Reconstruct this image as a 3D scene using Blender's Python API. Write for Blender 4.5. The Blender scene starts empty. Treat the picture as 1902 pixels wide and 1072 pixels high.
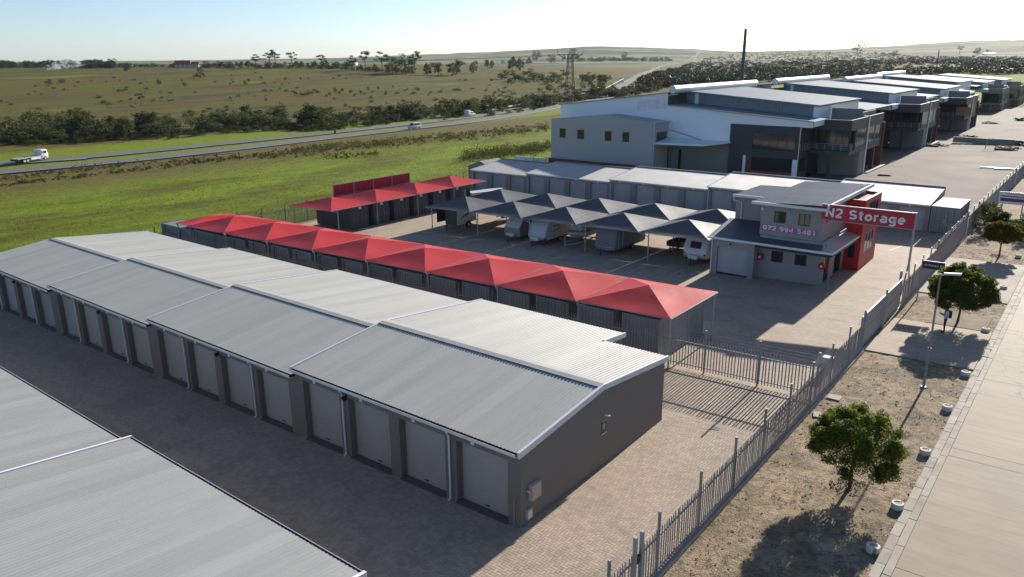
import bpy, bmesh, math, random
import numpy as np
from mathutils import Vector, Matrix, noise as mnoise
SC = bpy.context.scene
COL = SC.collection
R = math.radians
# ------------------------------------------------------------------ camera
IW, IH, FPX = 1902.0, 1072.0, 1419.55
CAM = Vector((15.0428, -19.6104, 16.8293))
YAW, PIT, ROL = R(38.1216), R(16.8085), R(-0.4172)
FWD = Vector((-math.sin(YAW) * math.cos(PIT), math.cos(YAW) * math.cos(PIT), -math.sin(PIT)))
_r = Vector((math.cos(YAW), math.sin(YAW), 0)); _u = _r.cross(FWD)
RGT = _r * math.cos(ROL) + _u * math.sin(ROL); UPV = -_r * math.sin(ROL) + _u * math.cos(ROL)
cd = bpy.data.cameras.new('camera'); cam = bpy.data.objects.new('camera', cd); COL.objects.link(cam)
cd.sensor_fit = 'HORIZONTAL'; cd.sensor_width = 36.0; cd.lens = 36.0 * FPX / IW
cd.clip_start = 0.5; cd.clip_end = 30000
m = Matrix((RGT, UPV, -FWD)).transposed().to_4x4(); m.translation = CAM; cam.matrix_world = m
SC.camera = cam
# ------------------------------------------------------------------ sky, sun, exposure
SUN_EL, SUN_AZ = R(19.3), R(-1.2)          # azimuth from +Y towards +X
W = bpy.data.worlds.new('World'); SC.world = W; W.use_nodes = True
nt = W.node_tree; nt.nodes.clear()
sky = nt.nodes.new('ShaderNodeTexSky'); sky.sky_type = 'NISHITA'; sky.sun_disc = False
sky.sun_elevation = SUN_EL; sky.sun_rotation = SUN_AZ; sky.altitude = 0
sky.air_density = 0.68; sky.dust_density = 0.45; sky.ozone_density = 2.6
bg = nt.nodes.new('ShaderNodeBackground'); bg.inputs[1].default_value = 0.080
wo = nt.nodes.new('ShaderNodeOutputWorld')
nt.links.new(sky.outputs[0], bg.inputs[0]); nt.links.new(bg.outputs[0], wo.inputs[0])
sl = bpy.data.lights.new('sun', 'SUN'); sl.energy = 5.0; sl.angle = R(0.53); sl.color = (1.0, 0.93, 0.83)
so = bpy.data.objects.new('sun', sl); COL.objects.link(so)
sd = Vector((math.sin(SUN_AZ) * math.cos(SUN_EL), math.cos(SUN_AZ) * math.cos(SUN_EL), math.sin(SUN_EL)))
so.rotation_euler = sd.to_track_quat('Z', 'Y').to_euler(); so.location = (0, 0, 60)
vs = SC.view_settings
vs.view_transform = 'Standard'; vs.look = 'None'; vs.gamma = 1.0; vs.exposure = 0.9
try: vs.use_curve_mapping = False
except Exception: pass
SC.cycles.max_bounces = 6; SC.cycles.diffuse_bounces = 3; SC.cycles.glossy_bounces = 3
SC.cycles.transparent_max_bounces = 6; SC.cycles.volume_bounces = 0
SC.cycles.caustics_reflective = False; SC.cycles.caustics_refractive = False
SC.cycles.use_denoising = True
rng = random.Random(7)
# ------------------------------------------------------------------ terrain function and pixel helpers
SU = 0.0245
def sst(a, b, t):
    t = min(1.0, max(0.0, (t - a) / (b - a))); return t * t * (3 - 2 * t)
def lerpt(tab, t):
    if t <= tab[0][0]: return tab[0][1]
    for (a, va), (b, vb) in zip(tab, tab[1:]):
        if t <= b: return va + (vb - va) * (t - a) / (b - a)
    return tab[-1][1]
A_HILL = [(20, 0), (27, 2), (33, 6), (40, 11), (47, 13.5), (60, 15), (90, 14)]
A_RIDGE = [(-30, 60), (4, 88), (8, 84), (12, 66), (16, 46), (22, 40), (25, 62), (28, 74), (32, 84), (35, 72), (38, 60), (43, 44), (50, 24), (60, 14), (90, 8)]
def hgt(x, y):
    t = (x + 158.0) / 8.0
    z = SU * (-158.0 + (8.0 * math.log1p(math.exp(t)) if t < 30 else x + 158.0)) if x < 40 else SU * 40
    dx, dy = x - 15.0, y + 19.6
    r = math.hypot(dx, dy)
    if r > 250:
        az = math.degrees(math.atan2(-dx, dy))
        wl = min(1.0, max(0.0, (-175 - x) / 60.0))
        A = lerpt(A_HILL, az)
        z += A * (sst(330, 820, r) - 0.75 * sst(950, 1700, r)) * wl
        if az < 26:
            k = min(1.0, (26 - az) / 8.0)
            z += k * 9.0 * sst(420, 1500, r)
        if r > 2200:
            z += lerpt(A_RIDGE, az) * sst(2600, 5200, r) * (1 + 0.10 * mnoise.noise(Vector((az * 0.9, 3.1, 0))) + 0.05 * mnoise.noise(Vector((az * 3.1, 1.1, 0))))
        if r > 300:
            z += 1.3 * sst(300, 700, r) * mnoise.noise(Vector((x * 0.006, y * 0.006, 0.3)))
    return z
def ray(px, py):
    return FWD + RGT * ((px - IW / 2) / FPX) - UPV * ((py - IH / 2) / FPX)
def pix(px, py, h=0.0):
    """ground point seen at a pixel of the photograph (first hit along the ray)"""
    d = ray(px, py); t = 20.0; prev = 20.0
    while t < 9000:
        p = CAM + d * t
        if p.z < hgt(p.x, p.y) + h:
            a, b = prev, t
            for _ in range(24):
                mm = (a + b) / 2; p = CAM + d * mm
                if p.z < hgt(p.x, p.y) + h: b = mm
                else: a = mm
            return CAM + d * b
        prev = t; t *= 1.012
    return CAM + d * 7000
def gz(x): return SU * x
# ------------------------------------------------------------------ materials
def newmat(name):
    mt = bpy.data.materials.new(name); mt.use_nodes = True
    n = mt.node_tree; b = n.nodes['Principled BSDF']; return mt, n, b
def N(n, t, **k):
    a = n.nodes.new(t)
    for kk, v in k.items(): setattr(a, kk, v)
    return a
def ramp(n, fac, stops):
    cr = N(n, 'ShaderNodeValToRGB'); e = cr.color_ramp.elements
    while len(e) < len(stops): e.new(0.5)
    for el, (p, c) in zip(e, stops):
        el.position = p; el.color = (c[0], c[1], c[2], 1) if not isinstance(c, (int, float)) else (c, c, c, 1)
    n.links.new(fac, cr.inputs[0]); return cr.outputs[0]
def mathn(n, op, a, b=None):
    q = N(n, 'ShaderNodeMath', operation=op)
    for i, v in enumerate((a, b)):
        if v is None: continue
        if isinstance(v, (int, float)): q.inputs[i].default_value = v
        else: n.links.new(v, q.inputs[i])
    return q.outputs[0]
def mixc(n, fac, a, b, mode='MIX'):
    q = N(n, 'ShaderNodeMix', data_type='RGBA', blend_type=mode)
    for s, v in ((q.inputs[0], fac), (q.inputs[6], a), (q.inputs[7], b)):
        if isinstance(v, (int, float)): s.default_value = v
        elif isinstance(v, (tuple, list)): s.default_value = (v[0], v[1], v[2], 1)
        else: n.links.new(v, s)
    return q.outputs[2]
def posn(n, sc=(1, 1, 1)):
    g = N(n, 'ShaderNodeNewGeometry'); mp = N(n, 'ShaderNodeMapping'); mp.inputs[3].default_value = sc
    n.links.new(g.outputs['Position'], mp.inputs[0]); return mp.outputs[0]
def noi(n, vec, scale, detail=5, rough=0.6):
    q = N(n, 'ShaderNodeTexNoise'); q.inputs['Scale'].default_value = scale; q.inputs['Detail'].default_value = detail
    q.inputs['Roughness'].default_value = rough; n.links.new(vec, q.inputs['Vector']); return q.outputs[0]
def bumpn(n, b, h, strength, dist):
    q = N(n, 'ShaderNodeBump'); q.inputs['Strength'].default_value = strength; q.inputs['Distance'].default_value = dist
    n.links.new(h, q.inputs['Height']); n.links.new(q.outputs[0], b.inputs['Normal'])
MATS = {}
def mat(name, col, rough=0.6, var=0.15, scale=2.0, stain=None, stain_amt=0.0, stain_scale=0.6, rnd=0.0, isl=0.0, metal=0.0, spec=0.5, bump=0.0, bscale=30.0, stretch=(1, 1, 1)):
    if name in MATS: return MATS[name]
    mt, n, b = newmat(name)
    v = posn(n, stretch)
    f = noi(n, v, scale, 6, 0.65)
    c = mixc(n, f, [x * (1 - var) for x in col], [min(1, x * (1 + var)) for x in col])
    if stain:
        s = noi(n, v, stain_scale, 8, 0.72)
        s = ramp(n, s, [(0.46, 0.0), (0.66, 1.0)])
        c = mixc(n, mathn(n, 'MULTIPLY', s, stain_amt), c, stain)
    if rnd or isl:
        src = N(n, 'ShaderNodeObjectInfo').outputs['Random'] if rnd else N(n, 'ShaderNodeNewGeometry').outputs['Random Per Island']
        a = rnd or isl
        hv = N(n, 'ShaderNodeHueSaturation')
        mr = N(n, 'ShaderNodeMapRange'); mr.inputs[3].default_value = 1 - a; mr.inputs[4].default_value = 1 + a
        n.links.new(src, mr.inputs[0]); n.links.new(mr.outputs[0], hv.inputs['Value']); n.links.new(c, hv.inputs['Color']); c = hv.outputs[0]
    n.links.new(c, b.inputs['Base Color'])
    rr = mixc(n, f, (rough * 0.85,) * 3, (min(1, rough * 1.15),) * 3); n.links.new(rr, b.inputs['Roughness'])
    b.inputs['Metallic'].default_value = metal; b.inputs['Specular IOR Level'].default_value = spec
    if bump: bumpn(n, b, noi(n, v, bscale, 4, 0.6), bump, 0.02)
    MATS[name] = mt; return mt
def leafmat(name, col, tip, trans=0.35, var=0.35, spec=0.08):
    if name in MATS: return MATS[name]
    mt, n, b = newmat(name)
    r = N(n, 'ShaderNodeNewGeometry').outputs['Random Per Island']
    oi = N(n, 'ShaderNodeObjectInfo').outputs['Random']
    c = mixc(n, r, [x * (1 - var) for x in col], tip)
    hv = N(n, 'ShaderNodeHueSaturation'); mr = N(n, 'ShaderNodeMapRange'); mr.inputs[3].default_value = 0.75; mr.inputs[4].default_value = 1.2
    n.links.new(oi, mr.inputs[0]); n.links.new(mr.outputs[0], hv.inputs['Value']); n.links.new(c, hv.inputs['Color'])
    n.links.new(hv.outputs[0], b.inputs['Base Color']); b.inputs['Roughness'].default_value = 0.6; b.inputs['Specular IOR Level'].default_value = spec
    tr = N(n, 'ShaderNodeBsdfTranslucent'); n.links.new(hv.outputs[0], tr.inputs[0])
    mx = N(n, 'ShaderNodeMixShader'); mx.inputs[0].default_value = trans
    n.links.new(b.outputs[0], mx.inputs[1]); n.links.new(tr.outputs[0], mx.inputs[2])
    n.links.new(mx.outputs[0], n.nodes['Material Output'].inputs[0]); MATS[name] = mt; return mt
def netmat(name, col, trans=0.12, rough=0.55, sheen=0.3, spec=0.5):
    mt, n, b = newmat(name); v = posn(n)
    f = noi(n, v, 0.7, 4, 0.6)
    c = mixc(n, f, [x * 0.9 for x in col], [x * 1.1 for x in col]); n.links.new(c, b.inputs['Base Color'])
    b.inputs['Roughness'].default_value = rough; b.inputs['Sheen Weight'].default_value = sheen; b.inputs['Specular IOR Level'].default_value = spec; b.inputs['Sheen Roughness'].default_value = 0.4
    bumpn(n, b, noi(n, v, 0.9, 3, 0.5), 0.25, 0.08)
    tr = N(n, 'ShaderNodeBsdfTranslucent'); n.links.new(c, tr.inputs[0]); mx = N(n, 'ShaderNodeMixShader'); mx.inputs[0].default_value = trans
    n.links.new(b.outputs[0], mx.inputs[1]); n.links.new(tr.outputs[0], mx.inputs[2]); n.links.new(mx.outputs[0], n.nodes['Material Output'].inputs[0])
    return mt
def glassmat(name, col=(0.02, 0.025, 0.03)):
    mt, n, b = newmat(name); b.inputs['Base Color'].default_value = (*col, 1); b.inputs['Roughness'].default_value = 0.08; b.inputs['Specular IOR Level'].default_value = 0.8
    return mt
WALL = mat('wall_charcoal', (0.195, 0.175, 0.152), 0.85, 0.06, 1.2, (0.165, 0.145, 0.12), 0.3, 0.5, bump=0.08, bscale=25)
WALL2 = mat('wall_mid_grey', (0.27, 0.26, 0.245), 0.85, 0.05, 0.8, (0.2, 0.19, 0.175), 0.3, 0.4)
DOOR = mat('door_steel', (0.40, 0.368, 0.335), 0.45, 0.06, 1.0, (0.32, 0.295, 0.265), 0.35, 0.8, rnd=0.06)
DOOR2 = mat('door_pale_steel', (0.42, 0.42, 0.42), 0.5, 0.06, 1.0, (0.2, 0.2, 0.2), 0.3, 0.8, rnd=0.05)
ROOF = mat('roof_sheet_grey', (0.435, 0.435, 0.400), 0.55, 0.05, 0.7, (0.36, 0.36, 0.34), 0.6, 0.5, rnd=0.06, spec=0.15, stretch=(2.4, 0.22, 1))
ROOFN = mat('roof_sheet_darker', (0.31, 0.315, 0.305), 0.5, 0.06, 0.7, (0.25, 0.25, 0.24), 0.6, 0.5, rnd=0.06, stretch=(2.4, 0.22, 1))  # darker base grey for the near block, streaked like the other roof
ROOFP = mat('roof_sheet_pale', (0.45, 0.445, 0.425), 0.6, 0.05, 0.5, (0.38, 0.375, 0.355), 0.3, 0.3, rnd=0.04, spec=0.3)
ROOFW = mat('warehouse_roof', (0.225, 0.262, 0.295), 0.75, 0.05, 0.3, (0.18, 0.21, 0.235), 0.3, 0.1, spec=0.05)
ROOFD = mat('roof_sheet_dark', (0.07, 0.085, 0.10), 0.45, 0.08, 0.7, rnd=0.05)
WHITE = mat('white_paint', (0.72, 0.73, 0.74), 0.45, 0.05, 2.0, (0.5, 0.49, 0.46), 0.35, 1.2)
WHITE2 = mat('white_cladding', (0.80, 0.84, 0.88), 0.5, 0.03, 0.5)
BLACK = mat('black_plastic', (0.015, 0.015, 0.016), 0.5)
STEEL = mat('galvanised_steel', (0.36, 0.355, 0.35), 0.5, 0.10, 3.0, (0.25, 0.24, 0.23), 0.4, 1.5)
STEELD = mat('dull_steel', (0.19, 0.19, 0.195), 0.6, 0.15, 3.0, (0.12, 0.11, 0.10), 0.4, 1.0, metal=0.2)
CONT = mat('container_slate', (0.265, 0.280, 0.280), 0.55, 0.10, 1.5, (0.18, 0.178, 0.17), 0.4, 0.8, rnd=0.12, spec=0.2)
CONTD = mat('container_navy', (0.050, 0.064, 0.076), 0.55, 0.10, 1.5, (0.03, 0.028, 0.026), 0.4, 0.8, rnd=0.1)
REDNET = netmat('red_shade_net', (0.50, 0.042, 0.044), 0.015, 0.5, 0.0, 0.12)
GREYNET = netmat('grey_shade_net', (0.058, 0.064, 0.070), 0.01, 0.58, 0.0, 0.5)
REDP = mat('red_paint', (0.42, 0.016, 0.018), 0.5, 0.06, 1.0)
CRIM = mat('crimson_print', (0.42, 0.010, 0.040), 0.4, 0.12, 0.8)
GLASS = glassmat('dark_glass')
CONC = mat('concrete', (0.34, 0.315, 0.28), 0.85, 0.12, 1.5, (0.22, 0.20, 0.175), 0.5, 0.7, bump=0.15, bscale=18)
BRICK = mat('brick_red', (0.20, 0.055, 0.040), 0.8, 0.2, 6.0)
DARKP = mat('dark_slate_paint', (0.044, 0.048, 0.054), 0.6, 0.06, 1.0)
SAGE = mat('sage_grey_paint', (0.23, 0.225, 0.205), 0.8, 0.05, 1.0)
BARK = mat('bark', (0.09, 0.065, 0.045), 0.9, 0.25, 8.0, bump=0.5, bscale=30)
RUBBER = mat('rubber', (0.012, 0.012, 0.012), 0.8)
GRP = mat('pale_fibreglass', (0.66, 0.66, 0.65), 0.4, 0.05, 1.5, (0.3, 0.3, 0.29), 0.3, 1.0)
COVER = mat('grey_cover_cloth', (0.17, 0.18, 0.195), 0.8, 0.15, 2.0, bump=0.6, bscale=4)
# ------------------------------------------------------------------ mesh building
class MB:
    def __init__(s): s.v = []; s.f = []; s.mi = []; s.cur = 0
    def add(s, vs, fs):
        o = len(s.v); s.v.extend(vs)
        for f in fs: s.f.append(tuple(i + o for i in f)); s.mi.append(s.cur)
        return s
    def box(s, x0, x1, y0, y1, z0, z1):
        s.add([(x0, y0, z0), (x1, y0, z0), (x1, y1, z0), (x0, y1, z0), (x0, y0, z1), (x1, y0, z1), (x1, y1, z1), (x0, y1, z1)],
              [(0, 3, 2, 1), (4, 5, 6, 7), (0, 1, 5, 4), (1, 2, 6, 5), (2, 3, 7, 6), (3, 0, 4, 7)]); return s
    def slab(s, pts, dz):
        """polygon (list of 3d points, ccw from above) extruded down by dz"""
        n = len(pts); b = [(p[0], p[1], p[2] - dz) for p in pts]
        s.add(list(pts) + b, [tuple(range(n)), tuple(range(2 * n - 1, n - 1, -1))] + [(i, i + n, (i + 1) % n + n, (i + 1) % n) for i in range(n)]); return s
    def prism(s, a, b):
        """two matching polygons a, b joined"""
        n = len(a)
        s.add(list(a) + list(b), [tuple(range(n - 1, -1, -1)), tuple(range(n, 2 * n))] + [(i, (i + 1) % n, (i + 1) % n + n, i + n) for i in range(n)]); return s
    def face(s, pts): s.add(list(pts), [tuple(range(len(pts)))]); return s
    def tube(s, pts, r, n=6, cap=True):
        pts = [Vector(p) for p in pts]; rs = r if isinstance(r, (list, tuple)) else [r] * len(pts); rings = []
        for i, p in enumerate(pts):
            d = (pts[min(i + 1, len(pts) - 1)] - pts[max(i - 1, 0)]).normalized()
            a = d.orthogonal().normalized() if i == 0 else (a - d * a.dot(d)).normalized()
            bb = d.cross(a); rings.append([tuple(p + (a * math.cos(2 * math.pi * k / n) + bb * math.sin(2 * math.pi * k / n)) * rs[i]) for k in range(n)])
        o = []; f = []
        for q in rings: o += q
        for i in range(len(rings) - 1):
            for k in range(n): f.append((i * n + k, i * n + (k + 1) % n, (i + 1) * n + (k + 1) % n, (i + 1) * n + k))
        if cap: f += [tuple(range(n - 1, -1, -1)), tuple(range((len(rings) - 1) * n, len(rings) * n))]
        s.add(o, f); return s
    def beam(s, p, q, w, h=None):
        h = h or w; p, q = Vector(p), Vector(q); d = (q - p).normalized()
        up = Vector((0, 0, 1)) if abs(d.z) < 0.95 else Vector((0, 1, 0)); a = d.cross(up).normalized() * w / 2; b = a.cross(d).normalized() * h / 2
        A = [tuple(p + x) for x in (-a - b, a - b, a + b, -a + b)]; B = [tuple(q + x) for x in (-a - b, a - b, a + b, -a + b)]
        return s.prism(A, B)
    def disc(s, c, ax, r, t, n=16):
        c, ax = Vector(c), Vector(ax).normalized(); return s.tube([c - ax * t / 2, c + ax * t / 2], r, n)
    def mesh(s, name, mats, smooth=False):
        me = bpy.data.meshes.new(name); me.from_pydata(s.v, [], s.f); me.update()
        for mt in (mats if isinstance(mats, (list, tuple)) else [mats]): me.materials.append(mt)
        if any(s.mi): me.polygons.foreach_set('material_index', s.mi)
        bm = bmesh.new(); bm.from_mesh(me); bmesh.ops.recalc_face_normals(bm, faces=bm.faces); bm.to_mesh(me); bm.free()
        if smooth: me.polygons.foreach_set('use_smooth', [True] * len(me.polygons))
        return me
    def build(s, name, mats, parent=None, smooth=False, loc=(0, 0, 0), rot=None):
        return put(name, s.mesh(name, mats, smooth), parent, loc, rot)
def put(name, me, parent=None, loc=(0, 0, 0), rot=None, scale=None):
    o = bpy.data.objects.new(name, me); COL.objects.link(o)
    if parent: o.parent = parent
    o.location = loc
    if rot is not None: o.rotation_euler = rot
    if scale is not None: o.scale = scale if isinstance(scale, (tuple, list)) else (scale,) * 3
    return o
def tag(o, label, cat, group=None):
    o['label'] = label; o['category'] = cat
    if group: o['group'] = group
    return o
def thing(name, label, cat, loc=(0, 0, 0), rz=0.0, group=None):
    o = bpy.data.objects.new(name, None); COL.objects.link(o); o.location = loc; o.rotation_euler = (0, 0, rz); o.empty_display_size = 0.3
    return tag(o, label, cat, group)
def struct(o, kind='structure'): o['kind'] = kind; return o
def copy_thing(root, loc, rz=None, label=None, scale=None):
    def rec(o, par):
        c = o.copy(); COL.objects.link(c); c.parent = par
        for ch in o.children: rec(ch, c)
        return c
    c = rec(root, None); c.location = loc
    if rz is not None: c.rotation_euler = (0, 0, rz)
    if scale is not None: c.scale = scale if isinstance(scale, (tuple, list)) else (scale,) * 3
    if label: c['label'] = label
    return c
def arc(cx, cy, rx, ry, a0, a1, n=10): return [(cx + rx * math.cos(R(a0 + (a1 - a0) * i / n)), cy + ry * math.sin(R(a0 + (a1 - a0) * i / n))) for i in range(n + 1)]
GLY = {'N': (0.74, [[(0.1, 0), (0.1, 1)], [(0.1, 0.98), (0.64, 0.02)], [(0.64, 0), (0.64, 1)]]), '2': (0.66, [arc(0.33, 0.7, 0.24, 0.24, 165, -35) + [(0.12, 0.1)], [(0.06, 0.08), (0.6, 0.08)]]),
 'S': (0.72, [arc(0.36, 0.71, 0.25, 0.22, 25, 250, 9) + arc(0.36, 0.29, 0.26, 0.22, 75, -155, 10)]), 't': (0.46, [[(0.22, 0.95), (0.22, 0.22)] + arc(0.33, 0.2, 0.11, 0.13, 180, 290, 5), [(0.04, 0.68), (0.42, 0.68)]]), 'o': (0.66, [arc(0.33, 0.36, 0.23, 0.29, 0, 360, 16)]),
 'r': (0.46, [[(0.12, 0), (0.12, 0.74)], arc(0.34, 0.4, 0.22, 0.26, 180, 75, 6)]), 'a': (0.62, [[(0.5, 0.0), (0.5, 0.48)] + arc(0.3, 0.48, 0.2, 0.19, 0, 150, 7), arc(0.27, 0.21, 0.2, 0.16, 60, 330, 9)]), 'g': (0.66, [arc(0.31, 0.38, 0.21, 0.28, 0, 360, 14), [(0.54, 0.72), (0.54, -0.08)] + arc(0.32, -0.08, 0.22, 0.15, 0, -150, 6)]),
 'e': (0.64, [[(0.1, 0.37), (0.55, 0.37)] + arc(0.325, 0.37, 0.225, 0.29, 0, 315, 14)]), '0': (0.66, [arc(0.33, 0.5, 0.23, 0.42, 0, 360, 16)]), '1': (0.66, [[(0.38, 0), (0.38, 0.96), (0.14, 0.76)]]), '4': (0.68, [[(0.5, 0), (0.5, 0.95), (0.08, 0.28), (0.64, 0.28)]]), '5': (0.66, [[(0.56, 0.92), (0.18, 0.92), (0.13, 0.52)] + arc(0.32, 0.33, 0.24, 0.26, 120, -145, 10)]),
 '7': (0.64, [[(0.06, 0.92), (0.57, 0.92), (0.24, 0.0)]]), '8': (0.66, [arc(0.33, 0.72, 0.19, 0.2, 0, 360, 12), arc(0.33, 0.29, 0.23, 0.22, 0, 360, 12)]), '9': (0.66, [arc(0.33, 0.66, 0.22, 0.26, 0, 360, 14), arc(0.33, 0.45, 0.23, 0.37, 20, -120, 8)]), '6': (0.66, [arc(0.33, 0.33, 0.22, 0.26, 0, 360, 14), arc(0.33, 0.54, 0.23, 0.38, 200, 60, 8)]),
 'P': (0.66, [[(0.1, 0), (0.1, 1)], [(0.1, 0.92), (0.34, 0.92)] + arc(0.36, 0.68, 0.21, 0.24, 90, -90, 8) + [(0.1, 0.44)]]), 'i': (0.26, [[(0.13, 0), (0.13, 0.7)], [(0.13, 0.86), (0.13, 0.98)]]), 'n': (0.62, [[(0.1, 0), (0.1, 0.72)], arc(0.3, 0.42, 0.2, 0.26, 180, 0, 8) + [(0.5, 0)]]), 'R': (0.7, [[(0.1, 0), (0.1, 1)], [(0.1, 0.92), (0.34, 0.92)] + arc(0.36, 0.68, 0.21, 0.24, 90, -90, 8) + [(0.1, 0.44)], [(0.34, 0.44), (0.6, 0.0)]]), 'd': (0.64, [arc(0.31, 0.35, 0.21, 0.28, 0, 360, 14), [(0.54, 0), (0.54, 1)]]), ' ': (0.36, [])}
def text_obj(body, mt, parent, loc, rot, size, bold=0.03, width=None, name='lettering', extr=0.012):
    """bold sans lettering built from thick strokes, one mesh per line of text"""
    mb = MB(); x = 0.0; w = 0.095
    for ch in body:
        adv, strokes = GLY[ch]
        for st in strokes:
            L, Rr = [], []
            for i, p in enumerate(st):
                a = Vector(st[max(i - 1, 0)]); b = Vector(st[min(i + 1, len(st) - 1)]); closed = (Vector(st[0]) - Vector(st[-1])).length < 1e-6
                if closed and i in (0, len(st) - 1): a, b = Vector(st[-2]), Vector(st[1])
                d = (b - a).normalized(); n = Vector((-d.y, d.x)); d1 = (Vector(p) - Vector(st[max(i - 1, 0)])); k = w
                if 0 < i < len(st) - 1 and d1.length > 0: k = min(2.2 * w, w / max(0.3, abs(d1.normalized().dot(d))))
                L.append(Vector(p) + n * k); Rr.append(Vector(p) - n * k)
            for i in range(len(st) - 1):
                q = [L[i], Rr[i], Rr[i + 1], L[i + 1]]; mb.prism([((v.x + x) * size, v.y * size, 0) for v in q], [((v.x + x) * size, v.y * size, extr) for v in q])
        x += adv + 0.10
    W0 = (x - 0.10) * size
    for i, v in enumerate(mb.v): mb.v[i] = (v[0] - W0 / 2, v[1] - size * 0.45, v[2])
    o = mb.build(name, mt, parent, loc=loc, rot=rot)
    if width: o.scale = (width / W0, 1, 1)
    return o
# ================================================================== THE SETTING
# ---- ground: one sheet to the horizon (polar grid round the site)
def build_ground():
    rs = [0]; r = 12.0
    while r < 8000: rs.append(r); r *= 1.045 if r < 400 else 1.06
    rs.append(8000)
    angs = [i * 0.6 - 6 for i in range(int(90 / 0.6) + 1)]
    a = angs[-1] + 4
    while a < 354 - 0.1: angs.append(a); a += 5
    v = []; f = []; na = len(angs)
    v.append((15, -19.6, hgt(15, -19.6) - 0.06))
    for r in rs[1:]:
        for a in angs:
            x = 15 - math.sin(R(a)) * r; y = -19.6 + math.cos(R(a)) * r
            v.append((x, y, hgt(x, y) - 0.06))
    for k in range(na): f.append((0, 1 + k, 1 + (k + 1) % na))
    for i in range(len(rs) - 2):
        for k in range(na):
            o = 1 + i * na; f.append((o + k, o + na + k, o + na + (k + 1) % na, o + (k + 1) % na))
    me = bpy.data.meshes.new('ground'); me.from_pydata(v, [], f); me.update()
    me.polygons.foreach_set('use_smooth', [True] * len(me.polygons))
    mt, n, b = newmat('field_ground')
    p = posn(n); sx = N(n, 'ShaderNodeSeparateXYZ'); n.links.new(p, sx.inputs[0])
    big = noi(n, posn(n, (1, 0.35, 1)), 0.02, 7, 0.65); mid = noi(n, posn(n, (1, 0.4, 1)), 0.10, 8, 0.72); fine = noi(n, p, 0.9, 8, 0.75)
    lime = mixc(n, ramp(n, fine, [(0.3, 0.0), (0.7, 1.0)]), (0.140, 0.215, 0.005), (0.285, 0.350, 0.012))
    olive = mixc(n, ramp(n, fine, [(0.3, 0.0), (0.7, 1.0)]), (0.070, 0.090, 0.006), (0.155, 0.155, 0.016))
    brown = mixc(n, ramp(n, fine, [(0.3, 0.0), (0.7, 1.0)]), (0.088, 0.066, 0.012), (0.170, 0.120, 0.026))
    near = mixc(n, ramp(n, mid, [(0.44, 0.0), (0.62, 1.0)]), lime, olive)
    near = mixc(n, ramp(n, big, [(0.22, 1.0), (0.38, 0.0)]), near, lime)
    # strip of dry ground between the field and the highway
    xs = mathn(n, 'ADD', sx.outputs[0], mathn(n, 'MULTIPLY', mathn(n, 'SUBTRACT', mid, 0.5), 60.0))
    dry = N(n, 'ShaderNodeMapRange'); dry.interpolation_type = 'SMOOTHSTEP'
    for i, vv in enumerate((-104.0, -132.0, 0.0, 1.0)): dry.inputs[i + 1].default_value = vv
    n.links.new(xs, dry.inputs[0])
    dryc = mixc(n, ramp(n, mid, [(0.36, 0.0), (0.50, 1.0)]), olive, mixc(n, fine, (0.115, 0.083, 0.030), (0.20, 0.148, 0.062)))
    near = mixc(n, mathn(n, 'MULTIPLY', dry.outputs[0], 0.85), near, dryc)
    far = mixc(n, ramp(n, big, [(0.40, 0.0), (0.58, 1.0)]), olive, brown)
    far = mixc(n, ramp(n, noi(n, posn(n, (1, 0.12, 1)), 0.05, 7, 0.7), [(0.50, 0.0), (0.62, 0.75)]), far, (0.042, 0.046, 0.012))
    far = mixc(n, ramp(n, noi(n, posn(n, (1, 0.5, 1)), 0.012, 5, 0.6), [(0.60, 0.0), (0.68, 0.7)]), far, lime)
    far = mixc(n, 0.22, far, (0.075, 0.075, 0.006))
    fm = N(n, 'ShaderNodeMapRange'); fm.interpolation_type = 'SMOOTHSTEP'
    for i, vv in enumerate((-178.0, -225.0, 0.0, 1.0)): fm.inputs[i + 1].default_value = vv
    n.links.new(xs, fm.inputs[0]); c = mixc(n, fm.outputs[0], near, far)
    vg = N(n, 'ShaderNodeMapRange'); vg.interpolation_type = 'SMOOTHSTEP'     # mown verge along the highway
    vx = mathn(n, 'ADD', sx.outputs[0], mathn(n, 'MULTIPLY', mathn(n, 'SUBTRACT', fine, 0.5), 6.0))
    for i, vv in enumerate((-150.0, -156.0, 0.0, 0.8)): vg.inputs[i + 1].default_value = vv
    n.links.new(vx, vg.inputs[0])
    vg2 = N(n, 'ShaderNodeMapRange'); vg2.interpolation_type = 'SMOOTHSTEP'
    for i, vv in enumerate((-196.0, -186.0, 0.0, 1.0)): vg2.inputs[i + 1].default_value = vv
    n.links.new(vx, vg2.inputs[0])
    c = mixc(n, mathn(n, 'MULTIPLY', vg.outputs[0], vg2.outputs[0]), c, lime)
    # plain colours of the land far away
    ln = N(n, 'ShaderNodeVectorMath', operation='LENGTH'); n.links.new(p, ln.inputs[0])
    fd = N(n, 'ShaderNodeMapRange')
    for i, vv in enumerate((1100.0, 2200.0, 0.0, 1.0)): fd.inputs[i + 1].default_value = vv
    n.links.new(ln.outputs['Value'], fd.inputs[0])
    patch = noi(n, p, 0.0022, 4, 0.5)
    land = ramp(n, patch, [(0.40, (0.035, 0.050, 0.022)), (0.47, (0.045, 0.060, 0.025)), (0.50, (0.15, 0.17, 0.05)), (0.60, (0.19, 0.19, 0.07)), (0.64, (0.05, 0.065, 0.03))])
    c = mixc(n, fd.outputs[0], c, land)
    n.links.new(c, b.inputs['Base Color']); b.inputs['Roughness'].default_value = 0.95; b.inputs['Specular IOR Level'].default_value = 0.15
    bumpn(n, b, mixc(n, 0.4, noi(n, p, 1.4, 7, 0.8), mid), 1.0, 1.2)
    me.materials.append(mt); return struct(put('ground', me))
build_ground()
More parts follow.
